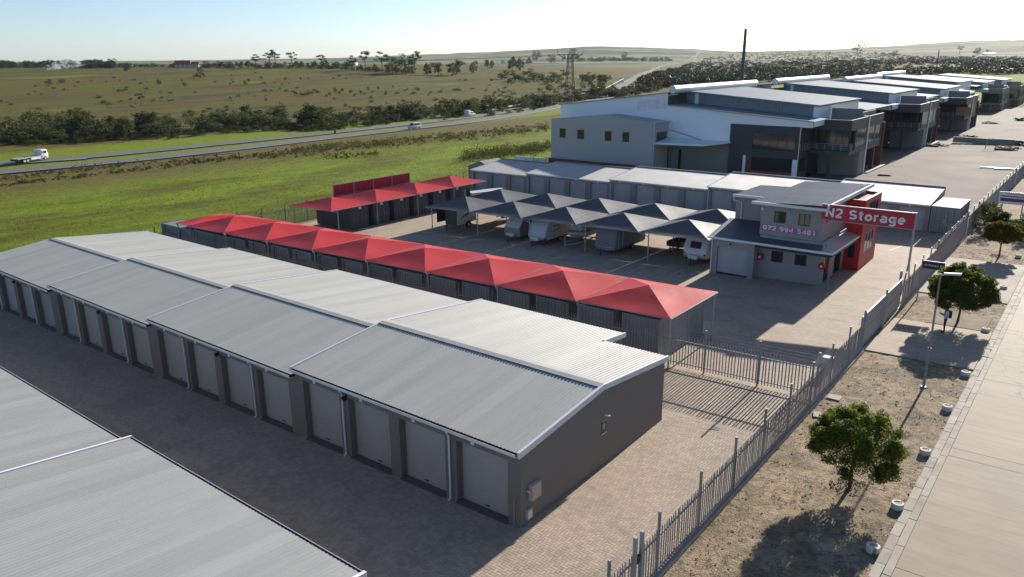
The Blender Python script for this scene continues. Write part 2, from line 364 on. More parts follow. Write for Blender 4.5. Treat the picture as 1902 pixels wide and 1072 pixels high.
# ---- highway: two carriageways
def ribbon(name, pts, w, mt, lift, parent=None):
    mb = MB(); L = []; Rr = []
    for i, p in enumerate(pts):
        d = (Vector(pts[min(i + 1, len(pts) - 1)]) - Vector(pts[max(i - 1, 0)])); d.z = 0; d.normalize(); nn = Vector((d.y, -d.x, 0)) * w / 2
        a, b = Vector(p) + nn, Vector(p) - nn; z = max(hgt(a.x, a.y), hgt(b.x, b.y), hgt(p[0], p[1])) + lift
        L.append((a.x, a.y, z)); Rr.append((b.x, b.y, z))
    n = len(pts); V = L + Rr + [(x, y, z - 0.9) for x, y, z in L] + [(x, y, z - 0.9) for x, y, z in Rr]
    F = []
    for i in range(n - 1): F += [(i, i + 1, n + i + 1, n + i), (i, 2 * n + i, 2 * n + i + 1, i + 1), (n + i, n + i + 1, 3 * n + i + 1, 3 * n + i)]
    mb.add(V, F); return mb.build(name, mt, parent)
def spline(ctrl, step=8.0):
    out = []; P = [Vector(c) for c in ctrl]; P = [P[0] * 2 - P[1]] + P + [P[-1] * 2 - P[-2]]
    for i in range(1, len(P) - 2):
        n = max(2, int((P[i + 1] - P[i]).length / step))
        for k in range(n):
            t = k / n; a, b, c, d = P[i - 1:i + 3]
            out.append(0.5 * (2 * b + (c - a) * t + (2 * a - 5 * b + 4 * c - d) * t * t + (3 * b - a - 3 * c + d) * t ** 3))
    out.append(P[-2]); return [tuple(q) for q in out]
def hw(pxs):
    c = [pix(*p) for p in pxs]; d = (c[0] - c[1]).normalized(); c = [c[0] + d * 200] + c; e = (c[-1] - c[-2]).normalized(); c.append(c[-1] + e * 1500)
    return spline([(q.x, q.y, 0) for q in c], 12.0)
TAR = mat('highway_asphalt', (0.115, 0.113, 0.108), 0.85, 0.12, 0.2, (0.065, 0.064, 0.062), 0.5, 0.1)
near_line = hw([(0, 322), (303, 293), (639, 254), (762, 240), (903, 223), (1037, 198.5), (1172, 165), (1245, 134), (1290, 110)])
far_line = hw([(0, 305), (101, 298), (303, 279), (639, 244.5), (903, 213.5), (1027, 190.5), (1104, 176.5), (1160, 156), (1240, 120), (1285, 108)])
struct(ribbon('highway_near_carriageway', near_line, 6.4, TAR, 0.22)); struct(ribbon('highway_far_carriageway', far_line, 6.4, TAR, 0.22))
LINE = mat('road_line_paint', (0.45, 0.44, 0.41), 0.7, 0.15, 1.0)
for nm, ln in (('near', near_line), ('far', far_line)):
    for off in (-2.8, 2.8):
        pts = []
        for i, p in enumerate(ln):
            d = Vector(ln[min(i + 1, len(ln) - 1)]) - Vector(ln[max(i - 1, 0)]); d.normalize(); pts.append((p[0] + d.y * off, p[1] - d.x * off, 0))
        struct(ribbon('road_edge_line', pts, 0.2, LINE, 0.24))
# ---- yard paving (far part by material, near part real pavers)
def paving_mat(name, tan, stain_amt, bw=0.25, bh=0.125):
    mt, n, b = newmat(name); p = posn(n)
    br = N(n, 'ShaderNodeTexBrick'); n.links.new(p, br.inputs[0]); br.inputs['Scale'].default_value = 1.0
    br.inputs['Brick Width'].default_value = bw; br.inputs['Row Height'].default_value = bh; br.inputs['Mortar Size'].default_value = 0.010
    br.inputs['Color1'].default_value = (*[c * 0.86 for c in tan], 1); br.inputs['Color2'].default_value = (*[c * 1.10 for c in tan], 1); br.inputs['Mortar'].default_value = (*[c * 0.5 for c in tan], 1)
    s = ramp(n, noi(n, p, 0.35, 8, 0.72), [(0.46, 0.0), (0.66, 1.0)])
    c = mixc(n, mathn(n, 'MULTIPLY', s, stain_amt), br.outputs[0], STN)
    c = mixc(n, ramp(n, noi(n, posn(n, (0.35, 1.0, 1)), 0.5, 6, 0.7), [(0.56, 0.0), (0.72, 0.5)]), c, [q * 0.62 for q in STN])
    n.links.new(c, b.inputs['Base Color']); b.inputs['Roughness'].default_value = 0.85; b.inputs['Specular IOR Level'].default_value = 0.3
    bumpn(n, b, br.outputs['Fac'], -0.4, 0.01); return mt
STN = (0.205, 0.163, 0.122)
TAN = (0.445, 0.354, 0.262)
PAV = paving_mat('tan_pavers', TAN, 0.40)
def sheet(name, x0, x1, y0, y1, lift, mt, parent=None, nx=1):
    mb = MB(); z = lambda x: SU * x + lift
    mb.slab([(x0, y0, z(x0)), (x1, y0, z(x1)), (x1, y1, z(x1)), (x0, y1, z(x0))], 0.12); return mb.build(name, mt, parent)
yard = struct(sheet('yard_paving', -58.6, 5.35, -60, 74.5, -0.014, PAV))
lot = struct(sheet('warehouse_yard', -21, 5.3, 74.6, 290, 0.03, mat('lot_concrete_pavers', (0.205, 0.178, 0.148), 0.95, 0.10, 0.15, (0.165, 0.143, 0.118), 0.5, 0.08, bump=0.1, bscale=5, spec=0.1)))
# the real pavers, laid in herringbone
PMAT = mat('paver', TAN, 0.85, 0.12, 2.5, STN, 0.40, 0.35, isl=0.12, bump=0.12, bscale=60)
PMAT1 = mat('paver_single', TAN, 0.85, 0.12, 2.5, STN, 0.40, 0.35, rnd=0.12, bump=0.12, bscale=60)
GAP = mat('joint_sand', (0.09, 0.07, 0.052), 0.95, 0.2, 6.0)
struct(sheet('paver_bedding', -16.8, 5.25, -7.7, 17.55, -0.006, GAP))
def pavers():
    w = 0.125; g = 0.007; t = 0.012
    V = []; F = []; near = []
    def inside(x, y):
        if x > 5.2 or x < -17: return False
        if -7.6 < y < 0.1: return True
        if (x > -0.2 or y > 11.0) and -7.6 < y < 17.5 and x > -6: return True
        return False
    i0, i1, j0, j1 = int(-17 / w), int(5.3 / w), int(-7.7 / w), int(17.6 / w)
    rr = random.Random(3); cells = []
    for i in range(i0, i1):
        for j in range(j0, j1):
            m4 = (i - j) % 4
            if m4 == 0: a = (i * w, (i + 2) * w, j * w, (j + 1) * w)
            elif m4 == 3: a = (i * w, (i + 1) * w, j * w, (j + 2) * w)
            else: continue
            cx, cy = (a[0] + a[1]) / 2, (a[2] + a[3]) / 2
            if inside(cx, cy): cells.append((a, m4, cx, cy))
    def infr(cx, cy):
        d = Vector((cx, cy, 0)) - CAM; z = d.dot(FWD); return abs(d.dot(RGT) / z) < 0.66 and d.dot(UPV) / z > -0.372, z
    vis = sorted([(infr(c[2], c[3])[1], k) for k, c in enumerate(cells) if infr(c[2], c[3])[0] and c[2] > 0.4])[:300]
    single = {k for _, k in vis}
    mb = MB(); mb.box(-w + g, w - g, -w / 2 + g, w / 2 - g, -0.02, 0); pm = mb.mesh('paver', PMAT1)
    for k, (a, m4, cx, cy) in enumerate(cells):
        dz = rr.uniform(-0.0015, 0.0015) + t - 0.006
        if k in single:
            put('paver', pm, yard, (cx, cy, SU * cx + dz), (0, 0, 0 if m4 == 0 else math.pi / 2)); continue
        x0, x1, y0, y1 = a[0] + g, a[1] - g, a[2] + g, a[3] - g; o = len(V)
        V += [(x, y, SU * x + dz) for x, y in ((x0, y0), (x1, y0), (x1, y1), (x0, y1))] + [(x, y, SU * x + dz - t) for x, y in ((x0, y0), (x1, y0), (x1, y1), (x0, y1))]
        F += [(o, o + 1, o + 2, o + 3), (o, o + 4, o + 5, o + 1), (o + 1, o + 5, o + 6, o + 2), (o + 2, o + 6, o + 7, o + 3), (o + 3, o + 7, o + 4, o)]
    me = bpy.data.meshes.new('paver_field'); me.from_pydata(V, [], F); me.update(); me.materials.append(PMAT)
    struct(put('paver_field', me, yard), 'stuff')
pavers()
# white bay lines
for i in range(11): 
    x = -41.2 + i * 3.26; struct(sheet('bay_line', x - 0.05, x + 0.05, 34.4 if i % 2 == 0 else 35.6, 38.9 if i % 2 == 0 else 38.2, -0.004, LINE), 'structure')
for x0, x1, y in ((-41.4, -38.4, 32.0), (-35.2, -32.1, 31.4), (-27.4, -26.4, 31.6), (-21.0, -16.0, 31.0), (-14.2, -10.6, 30.4)): struct(sheet('bay_line', x0, x1, y - 0.05, y + 0.05, -0.004, LINE))
mb = MB(); mb.beam((-9.6, 37.8, gz(-9.6)), (-12.6, 34.2, gz(-12.6)), 0.1, 0.01); struct(mb.build('bay_line', LINE))
mb = MB(); mb.beam((0.55, 53.6, 0.008), (2.25, 61.5, 0.05), 0.1, 0.01); struct(mb.build('bay_line', LINE))
# ---- verge between fence and road
def verge_mat():
    mt, n, b = newmat('sandy_verge'); p = posn(n)
    f1 = noi(n, p, 0.5, 7, 0.7); f2 = noi(n, p, 3.2, 8, 0.8); f3 = noi(n, p, 14, 4, 0.7)
    c = mixc(n, ramp(n, f1, [(0.36, 0.0), (0.62, 1.0)]), (0.218, 0.160, 0.094), (0.455, 0.342, 0.210))
    c = mixc(n, ramp(n, f2, [(0.40, 0.85), (0.53, 0.0)]), c, (0.105, 0.082, 0.050)); c = mixc(n, ramp(n, f3, [(0.62, 0.0), (0.75, 0.5)]), c, (0.44, 0.36, 0.26))
    c = mixc(n, ramp(n, noi(n, p, 0.9, 5, 0.7), [(0.60, 0.0), (0.72, 0.35)]), c, (0.10, 0.11, 0.045))
    n.links.new(c, b.inputs['Base Color']); b.inputs['Roughness'].default_value = 0.95
    bumpn(n, b, mixc(n, 0.5, f2, f3), 1.0, 0.13); return mt
VM = verge_mat()
def verge():
    nx, ny = 36, 460; x0, x1, y0, y1 = 5.3, 11.02, -30.0, 108.0; V = []; F = []
    for j in range(ny + 1):
        for i in range(nx + 1):
            x = x0 + (x1 - x0) * i / nx; y = y0 + (y1 - y0) * j / ny; e = min(1, 4 * min(i, nx - i) / nx)
            V.append((x, y, SU * x - 0.01 + e * (0.035 * mnoise.noise(Vector((x * 1.3, y * 1.3, 0))) + 0.02 * mnoise.noise(Vector((x * 4, y * 4, 2))))))
    for j in range(ny):
        for i in range(nx): o = j * (nx + 1) + i; F.append((o, o + 1, o + nx + 2, o + nx + 1))
    me = bpy.data.meshes.new('verge'); me.from_pydata(V, [], F); me.update(); me.materials.append(VM); me.polygons.foreach_set('use_smooth', [True] * len(F))
    return struct(put('sandy_verge', me))
verge()
struct(sheet('driveway_crossing', 5.32, 11.0, 26.4, 33.6, 0.05, PAV)); struct(sheet('driveway_crossing', 5.32, 11.0, 41.0, 53.5, 0.045, mat('worn_track', (0.34, 0.285, 0.22), 0.9, 0.12, 0.8, (0.24, 0.2, 0.155), 0.5, 0.5, bump=0.2, bscale=8)))
# ---- road of concrete slabs, kerb stones
def roadmat():
    mt, n, b = newmat('road_concrete'); p = posn(n)
    st = noi(n, posn(n, (0.22, 3.0, 1)), 1.0, 6, 0.7); pa = noi(n, p, 0.3, 6, 0.65)
    c = mixc(n, ramp(n, pa, [(0.35, 0.0), (0.65, 1.0)]), (0.245, 0.195, 0.134), (0.302, 0.248, 0.176)); c = mixc(n, ramp(n, st, [(0.46, 0.0), (0.66, 0.75)]), c, (0.195, 0.158, 0.115))
    vo = N(n, 'ShaderNodeTexVoronoi', feature='DISTANCE_TO_EDGE'); vo.inputs['Scale'].default_value = 0.35; vo.inputs['Randomness'].default_value = 1.0
    pv = N(n, 'ShaderNodeVectorMath', operation='ADD'); ns = N(n, 'ShaderNodeTexNoise'); ns.inputs['Scale'].default_value = 1.5; ns.inputs['Detail'].default_value = 6; n.links.new(p, ns.inputs[0])
    n.links.new(p, pv.inputs[0]); n.links.new(ns.outputs['Color'], pv.inputs[1]); n.links.new(pv.outputs[0], vo.inputs['Vector'])
    crk = mathn(n, 'MULTIPLY', mathn(n, 'LESS_THAN', vo.outputs['Distance'], 0.008), mathn(n, 'GREATER_THAN', noi(n, p, 0.12, 2, 0.5), 0.56))
    c = mixc(n, mathn(n, 'MULTIPLY', crk, 0.7), c, (0.09, 0.08, 0.065))
    n.links.new(c, b.inputs['Base Color']); b.inputs['Roughness'].default_value = 0.8
    wv = N(n, 'ShaderNodeTexWave', wave_type='BANDS', bands_direction='Y'); wv.inputs['Scale'].default_value = 9.0; wv.inputs['Distortion'].default_value = 1.5; n.links.new(p, wv.inputs[0])
    bumpn(n, b, wv.outputs[0], 0.12, 0.01); return mt
road = struct(sheet('road', 11.3, 40, -60, 300, -0.07, mat('road_joint', (0.10, 0.085, 0.065), 0.9)))
RM = roadmat(); yj = [-32, -24, -14.2, -3.6, 5.6, 15.15, 16.0, 25.4, 35, 45, 55, 66, 78, 92, 110]
for a, b2 in zip(yj, yj[1:]):
    for c, d in ((11.62, 15.4), (15.43, 19.2)):
        mb = MB(); mb.slab([(c, a + 0.015, SU * c - 0.015), (d, a + 0.015, SU * d - 0.015), (d, b2 - 0.015, SU * d - 0.015), (c, b2 - 0.015, SU * c - 0.015)], 0.12); mb.build('concrete_slab', RM, road)
kerb = thing('kerb', 'row of pale worn kerb stones with a concrete channel along the road', 'kerb')
KM = mat('kerb_concrete', (0.36, 0.32, 0.26), 0.85, 0.15, 2.0, (0.22, 0.19, 0.15), 0.5, 1.0, rnd=0.14, bump=0.2, bscale=20)
mb = MB(); mb.box(-0.155, 0.155, -0.485, 0.485, -0.2, 0.02)
bmv = mb.mesh('kerb_stone', KM); mb = MB(); mb.box(-0.13, 0.13, -0.98, 0.98, -0.2, 0.0); chm = mb.mesh('channel_stone', KM)
y = -14.0; kr = random.Random(5)
while y < 104:
    if 27.5 < y < 32.6 and kr.random() < 0.75:
        put('kerb_stone', bmv, kerb, (11.18 + kr.uniform(-0.03, 0.03), y - 0.25, SU * 11.18 + kr.uniform(-0.03, 0.0)), (kr.uniform(-.03, .03), 0, kr.uniform(-0.08, 0.08)), (1, 0.45, 1)); y += 0.5; continue
    put('kerb_stone', bmv, kerb, (11.18 + kr.uniform(-0.008, 0.008), y, SU * 11.18 + kr.uniform(-0.006, 0.006)), (0, 0, kr.uniform(-0.008, 0.008))); y += 1.0
y = -14.0
while y < 104: put('channel_stone', chm, kerb, (11.475, y, SU * 11.475 - 0.012 + kr.uniform(-0.005, 0.005)), (0, 0, kr.uniform(-0.004, 0.004))); y += 2.0
# loose stones, twigs and dry tufts on the verge
def debris():
    V = []; F = []; rr = random.Random(11)
    for k in range(3000):
        y = -8 + 64 * rr.random() ** 1.3; x = rr.uniform(5.5, 11.0)
        if 26.3 < y < 33.7 or 41 < y < 53.5: continue
        if mnoise.noise(Vector((x * 0.8, y * 0.8, 5))) < -0.05 and rr.random() < 0.8: continue
        s = rr.uniform(0.008, 0.026); z = SU * x + 0.0; o = len(V); a = rr.uniform(0, 6.28); ca, sa = math.cos(a), math.sin(a); l = rr.choice((1, 1, 1.5, 3))
        for (px, py, pz) in ((-l, -1, 0), (l, -1, 0), (l, 1, 0), (-l, 1, 0), (-.5 * l, 0, .9), (.5 * l, 0, 1.1)):
            V.append((x + s * (px * ca - py * sa), y + s * (px * sa + py * ca), z + s * pz))
        F += [(o, o + 1, o + 5, o + 4), (o + 2, o + 3, o + 4, o + 5), (o + 1, o + 2, o + 5), (o + 3, o, o + 4)]
    me = bpy.data.meshes.new('verge_debris'); me.from_pydata(V, [], F); me.update(); me.materials.append(mat('debris', (0.20, 0.155, 0.10), 0.95, 0.2, 5.0, isl=0.6))
    o = struct(put('verge_debris', me), 'stuff'); o['label'] = 'loose stones and dry twigs scattered over the sandy verge'; o['category'] = 'debris'
debris()
def tufts():
    V = []; F = []; rr = random.Random(12)
    for k in range(2200):
        y = -8 + 70 * rr.random() ** 1.2; x = rr.uniform(5.45, 11.0)
        if 26.3 < y < 33.7 or 41 < y < 53.5: continue
        if mnoise.noise(Vector((x * 0.5, y * 0.5, 9))) < 0.05: continue
        for q in range(rr.randint(6, 12)):
            a = rr.uniform(0, 6.28); l = rr.uniform(0.04, 0.13); o = len(V); bx, by = x + rr.gauss(0, 0.05), y + rr.gauss(0, 0.05); w = 0.008
            V += [(bx - w * math.sin(a), by + w * math.cos(a), SU * x), (bx + w * math.sin(a), by - w * math.cos(a), SU * x), (bx + l * math.cos(a), by + l * math.sin(a), SU * x + l * rr.uniform(0.3, 0.9))]; F.append((o, o + 1, o + 2))
    me = bpy.data.meshes.new('dry_grass'); me.from_pydata(V, [], F); me.update(); me.materials.append(mat('dry_grass', (0.17, 0.15, 0.07), 0.9, 0.2, 3.0, isl=0.5))
    o = struct(put('dry_grass', me), 'stuff'); o['label'] = 'thin dry grass tufts on the sandy verge'; o['category'] = 'grass'
tufts()

# longer grass over the near field, one mass
def field_grass():
    g = random.Random(31); V = []; F = []
    for k in range(13000):
        d = g.random() ** 1.5; x = -59.5 - 85 * d; y = g.uniform(-12, 95) * (1 + d * 0.6)
        if mnoise.noise(Vector((x * 0.09, y * 0.05, 3))) < g.uniform(-0.5, 0.25): continue
        z = hgt(x, y) - 0.05; r = g.uniform(0.08, 0.30)
        for q in range(4):
            a = g.uniform(0, 6.28); h = g.uniform(0.06, 0.24); w = g.uniform(0.02, 0.06); o = len(V); bx, by = x + g.gauss(0, r), y + g.gauss(0, r)
            V += [(bx - w * math.sin(a), by + w * math.cos(a), z), (bx + w * math.sin(a), by - w * math.cos(a), z), (bx + h * 0.4 * math.cos(a), by + h * 0.4 * math.sin(a), z + h)]; F.append((o, o + 1, o + 2))
    me = bpy.data.meshes.new('field_grass'); me.from_pydata(V, [], F); me.update(); me.materials.append(leafmat('field_grass', (0.11, 0.16, 0.008), (0.25, 0.28, 0.02), 0.4)); o = struct(put('field_grass', me), 'stuff'); o['label'] = 'long bright green grass of the field behind the yard'; o['category'] = 'grass'
field_grass()
# ================================================================== GARAGES
ORD = 'first second third fourth fifth sixth seventh eighth ninth tenth'.split()
PIT_R = 0.1735
def sheet_mesh(L, name, mt, w=PIT_R * 4):
    prof = []; p = w / 4
    for i in range(4):
        x = i * p; prof += [(x, 0.0), (x + 0.085, 0.0), (x + 0.115, 0.021), (x + p - 0.028, 0.021)]
    prof.append((w, 0.0)); n = len(prof); V = [(x, 0, z) for x, z in prof] + [(x, L, z) for x, z in prof]
    V += [(0, 0, -0.004), (w, 0, -0.004), (w, L, -0.004), (0, L, -0.004)]
    me = bpy.data.meshes.new(name); me.from_pydata(V, [], [(i, i + 1, n + i + 1, n + i) for i in range(n - 1)]); me.update(); me.materials.append(mt); return me
def roller_door(w, h, name, mt):
    mb = MB(); nsl = int(h / 0.085); d = h / nsl
    V = []; F = []
    for i in range(nsl):
        z = i * d
        for zz, yy in ((z, 0.0), (z + d * 0.3, -0.012), (z + d * 0.75, -0.012), (z + d * 0.98, 0.0)): V += [(-w / 2, yy, zz), (w / 2, yy, zz)]
    n = len(V) // 2; F = [(2 * i, 2 * i + 1, 2 * i + 3, 2 * i + 2) for i in range(n - 1)]
    mb.add(V, F); mb.box(-w / 2, w / 2, -0.03, 0.02, -0.02, 0.07); return mb.mesh(name, mt)
def wallbox(mb, axis, a0, a1, z0, z1, c0, c1, ops=()):
    """wall along an axis between a0..a1, thickness c0..c1, with openings (a, b, za, zb)"""
    us = sorted({a0, a1, *[o[0] for o in ops], *[o[1] for o in ops]}); us = [u for u in us if a0 <= u <= a1]
    for u, v in zip(us, us[1:]):
        mid = (u + v) / 2; cuts = sorted([(o[2], o[3]) for o in ops if o[0] < mid < o[1]]); z = z0
        for za, zb in cuts + [(z1, z1)]:
            if za > z + 1e-4:
                if axis == 'x': mb.box(u, v, c0, c1, z, za)
                else: mb.box(c0, c1, u, v, z, za)
            z = max(z, zb)
    return mb
HE, HR, YR, Y1, Y2 = 3.225, 3.855, 5.55, 11.4, 13.45
ROLL = roller_door(2.56, 2.6, 'roller_door', DOOR); ROLLB = roller_door(2.5, 2.15, 'roller_door_pale', DOOR2)
mbp = MB(); mbp.box(-0.09, 0.09, -0.008, 0, -0.065, 0.065); PLATE = mbp.mesh('number_plate', WHITE)
mbp = MB(); mbp.box(-0.11, 0.11, -0.2, -0.06, -0.07, 0.06); mbp.beam((0, 0, 0.12), (0, -0.14, 0.05), 0.03); mbp.box(-0.04, 0.04, -0.02, 0, 0.05, 0.19); FLOOD = mbp.mesh('flood_lamp', BLACK)
mbp = MB(); mbp.tube([(0, -0.02, 0), (0.12, -0.02, 0), (0.12, -0.02, 0)], 0.02, 6); mbp.box(-0.12, 0.12, -0.03, 0, -0.03, 0.0); HANDLE = mbp.mesh('door_bolt', BLACK)
SOFFIT = mat('threshold', (0.14, 0.118, 0.098), 0.9, 0.2, 2.0)
def downpipe(mb, x, zt, zb, y=-0.09):
    mb.tube([(x + 0.03, y - 0.14, zt), (x + 0.03, y - 0.14, zt - 0.1), (x, y, zt - 0.28), (x, y, zb + 0.12), (x - 0.02, y - 0.12, zb + 0.05)], 0.042, 8); return mb
def garage_section(par, x0, x1, dz, he, hr, ye, yr, ends, dpipes, lamps, notch=0, openh=2.66, last=False, first=False):
    """x1 > x0; near eave at ye facing -Y; far eaves in ends=(y far, z drop slope)"""
    yf, = ends; L = x1 - x0; ns = round(L / 0.694); w = L / ns; sx = w / (PIT_R * 4)
    a = math.atan2(hr - he, yr - ye); l1 = math.hypot(hr - he, yr - ye); zt = he + dz - 0.05
    yb = yf - 0.25; ops = []; doors = []
    for i in range(4):
        xr = x1 - (0.6 + 3.165 * i); ops.append((xr - 2.57, xr, gz(xr - 1.3) - 0.02, gz(x1) * 0 + openh + dz))
    mb = MB(); wallbox(mb, 'x', x0 + (0.0 if not first else 0), x1, gz(x0) - 0.4, zt, 0.0, 0.30, ops)
    ar = math.atan2(hr - (he - 0.0), yr - ye); zy = lambda y: (he + (y - ye) * math.tan(a) if y <= yr else hr - (y - yr) * 0.103) + dz - 0.02
    def gable(xa, xb, yend):
        pts = [(0.3, gz(xa) - 0.4), (yend, gz(xa) - 0.4), (yend, zy(yend)), (yr, zy(yr)), (0.3, zy(0.3))]
        if xb == x1: pts = [(0.003, gz(xa) - 0.4), (yend, gz(xa) - 0.4), (yend, zy(yend)), (yr, zy(yr)), (0.003, zy(0.003))]
        mb.prism([(xa, y, z) for y, z in pts], [(xb, y, z) for y, z in pts])
    gable(x0 + 0.0, x0 + 0.2, yb)
    if notch:
        gable(x1 - 0.2, x1 + 0.003, Y1 - 0.2); xn = x1 - notch * w
        mb.box(xn, x1 - 0.2, Y1 - 0.45, Y1 - 0.2, gz(x1) - 0.4, zy(Y1 - 0.2)); mb.box(xn - 0.2, xn, Y1 - 0.45, yb, gz(xn) - 0.4, zy(yb)); mb.box(x0 + 0.2, xn - 0.2, yb - 0.2, yb, gz(x0) - 0.4, zy(yb))
    else: mb.box(x0 + 0.2, x1 - 0.002, yb - 0.2, yb, gz(x0) - 0.4, zy(yb)); 
    wl = mb.build('wall', WALL, par)
    mb = MB(); 
    for xa, xb, za, zb in ops: mb.slab([(xa, -0.12, gz(xa) + 0.03), (xb, -0.12, gz(xb) + 0.03), (xb, 0.33, gz(xb) + 0.05), (xa, 0.33, gz(xa) + 0.05)], 0.2)
    mb.build('threshold', SOFFIT, par)
    for i, (xa, xb, za, zb) in enumerate(ops):
        zd = gz((xa + xb) / 2) + 0.055; d = put('roller_door', ROLL, par, ((xa + xb) / 2, 0.31, zd), None, (1, 1, (zb - zd) / 2.6)); put('door_bolt', HANDLE, d, (rng.uniform(-0.2, 0.5), -0.01, 0.12))
        put('number_plate', PLATE, par, (xa + 0.85, -0.003, zb + 0.12))
        if i in lamps: put('flood_lamp', FLOOD, par, (xa - 0.1, -0.003, zb - 0.02))
        for xq in (xa + 0.002, xb - 0.06): mb = MB(); mb.box(xq, xq + 0.058, 0.26, 0.30, za + 0.03, zb); mb.build('door_rail', STEELD, par)
    for i in dpipes:
        xp = x1 - (0.6 + 3.165 * i - 0.30); downpipe(MB(), xp, he + dz - 0.16, gz(xp)).build('downpipe', WHITE, par)
    s1 = sheet_mesh(l1 + 0.06, 'roof_sheet', ROOF); ang2 = -math.atan(0.103); l2 = (yf - yr) / math.cos(ang2); s2 = sheet_mesh(l2, 'roof_sheet', ROOF); s2s = sheet_mesh((Y1 - yr) / math.cos(ang2), 'roof_sheet', ROOF)
    for i in range(ns):
        xx = x0 + i * w; put('roof_sheet', s1, par, (xx, ye - 0.06, he + dz), (a, 0, 0), (sx, 1, 1))
        put('roof_sheet', s2s if i >= ns - notch else s2, par, (xx, yr, hr + dz), (ang2, 0, 0), (sx, 1, 1))
    # ridge capping, raised on the ribs
    mb = MB(); zc = hr + dz + 0.05; t = math.tan(a)
    mb.prism([(x0, yr - 0.30, zc - 0.30 * t + 0.012), (x0, yr - 0.30, zc - 0.30 * t), (x0, yr, zc), (x0, yr + 0.32, zc - 0.33 * 0.103), (x0, yr + 0.32, zc + 0.012 - 0.33 * 0.103), (x0, yr, zc + 0.02)],
             [(x1, yr - 0.30, zc - 0.30 * t + 0.012), (x1, yr - 0.30, zc - 0.30 * t), (x1, yr, zc), (x1, yr + 0.32, zc - 0.33 * 0.103), (x1, yr + 0.32, zc + 0.012 - 0.33 * 0.103), (x1, yr, zc + 0.02)]); mb.build('ridge_cap', ROOF, par)
    # black strip put in for the shade in the gaps under the capping
    mb = MB(); mb.prism([(x0 + .01, yr - 0.2, zc - 0.055 - 0.2 * t), (x0 + .01, yr - 0.14, zc - 0.055 - 0.14 * t), (x0 + .01, yr - 0.14, zc - 0.016 - 0.14 * t), (x0 + .01, yr - 0.2, zc - 0.016 - 0.2 * t)], [(x1 - .01, yr - 0.2, zc - 0.055 - 0.2 * t), (x1 - .01, yr - 0.14, zc - 0.055 - 0.14 * t), (x1 - .01, yr - 0.14, zc - 0.016 - 0.14 * t), (x1 - .01, yr - 0.2, zc - 0.016 - 0.2 * t)]); mb.build('ridge_gap_shade', BLACK, par)
    # gutter along the near eave
    mb = MB(); zg = he + dz - 0.03
    mb.box(x0 + 0.02, x1, ye - 0.17, ye - 0.155, zg - 0.115, zg + 0.012); mb.box(x0 + 0.02, x1, ye - 0.155, ye - 0.01, zg - 0.115, zg - 0.10); mb.box(x0 + 0.02, x0 + 0.035, ye - 0.155, ye - 0.01, zg - 0.10, zg - 0.01); mb.build('gutter', WHITE, par)
    mb = MB(); mb.box(x0 + 0.04, x1 - 0.01, ye - 0.15, ye + 0.15, zg - 0.098, zg - 0.05); mb.build('gutter_shade_fill', BLACK, par)  # black block stands in for the shade inside the gutter
    # barge flashing on the step to the lower section
    def barge(xa, xb, yend, drop):
        P = [(ye - 0.07, he + dz), (yr, hr + dz), (yend, hr + dz - (yend - yr) * 0.103)]; m2 = MB()
        for (ya, za), (yb_, zb_) in zip(P, P[1:]): m2.prism([(xa, ya, za - drop), (xb, ya, za - drop), (xb, ya, za + 0.05), (xa, ya, za + 0.05)], [(xa, yb_, zb_ - drop), (xb, yb_, zb_ - drop), (xb, yb_, zb_ + 0.05), (xa, yb_, zb_ + 0.05)])
        m2.build('barge_board', WHITE, par)
    barge(x0 - 0.03, x0 + 0.07, yf, 0.10)
    if notch:
        barge(x1 + 0.006, x1 + 0.12, Y1, 0.20)
        m2 = MB(); xn = x1 - notch * w; zz = lambda y: hr + dz - (y - yr) * 0.103
        m2.prism([(xn - 0.02, Y1 - 0.1, zz(Y1 - 0.1) - 0.2), (xn + 0.1, Y1 - 0.1, zz(Y1 - 0.1) - 0.2), (xn + 0.1, Y1 - 0.1, zz(Y1 - 0.1) + 0.05), (xn - 0.02, Y1 - 0.1, zz(Y1 - 0.1) + 0.05)], [(xn - 0.02, yf, zz(yf) - 0.2), (xn + 0.1, yf, zz(yf) - 0.2), (xn + 0.1, yf, zz(yf) + 0.05), (xn - 0.02, yf, zz(yf) + 0.05)]); m2.build('barge_board', WHITE, par)
SEC = 13.19; DST = 0.3534
gb = thing('garage_block', 'long stepped charcoal garage block with grey roller doors facing the shaded alley', 'garages')
for k in range(4):
    garage_section(gb, -SEC * (k + 1), -SEC * k, -DST * k, HE, HR, -0.16, YR, (Y2,), (1, 3), (1,) if k else (2,), notch=5 if k == 0 else 0, first=(k == 0), last=(k == 3))
# fittings on the street gable of the garages: they are fixed to it
mb = MB(); mb.box(0.004, 0.16, 0.47, 1.06, 0.96, 1.60); eb = mb.build('electrical_box', mat('box_pinkish', (0.50, 0.40, 0.38), 0.6, 0.08, 2.0), gb); eb['label'] = 'pinkish metal electrical cabinet on the gable'
mb = MB(); mb.box(0.16, 0.172, 0.50, 1.03, 0.99, 1.57); mb.box(0.172, 0.19, 0.54, 0.58, 1.2, 1.3); mb.build('cabinet_door', mat('box_pinkish', (0.5, .4, .38)), eb)
mb = MB(); mb.box(0.004, 0.12, 0.26, 0.56, 0.26, 0.66); mbx = mb.build('meter_box', mat('box_grey', (0.42, 0.42, 0.41), 0.5), gb)
mb = MB(); mb.box(0.12, 0.128, 0.30, 0.52, 0.30, 0.60); mb.build('meter_cover', WHITE, mbx)
mb = MB(); mb.tube([(-0.28, -0.05, 0.02), (-0.28, -0.05, 1.18), (-0.2, -0.05, 1.25)], 0.018, 6); mb.build('conduit', STEEL, gb)
mb = MB(); mb.tube([(0.02, 0.36, 1.42), (0.14, 0.36, 1.42)], 0.035, 8); mb.build('siren', WHITE, gb)
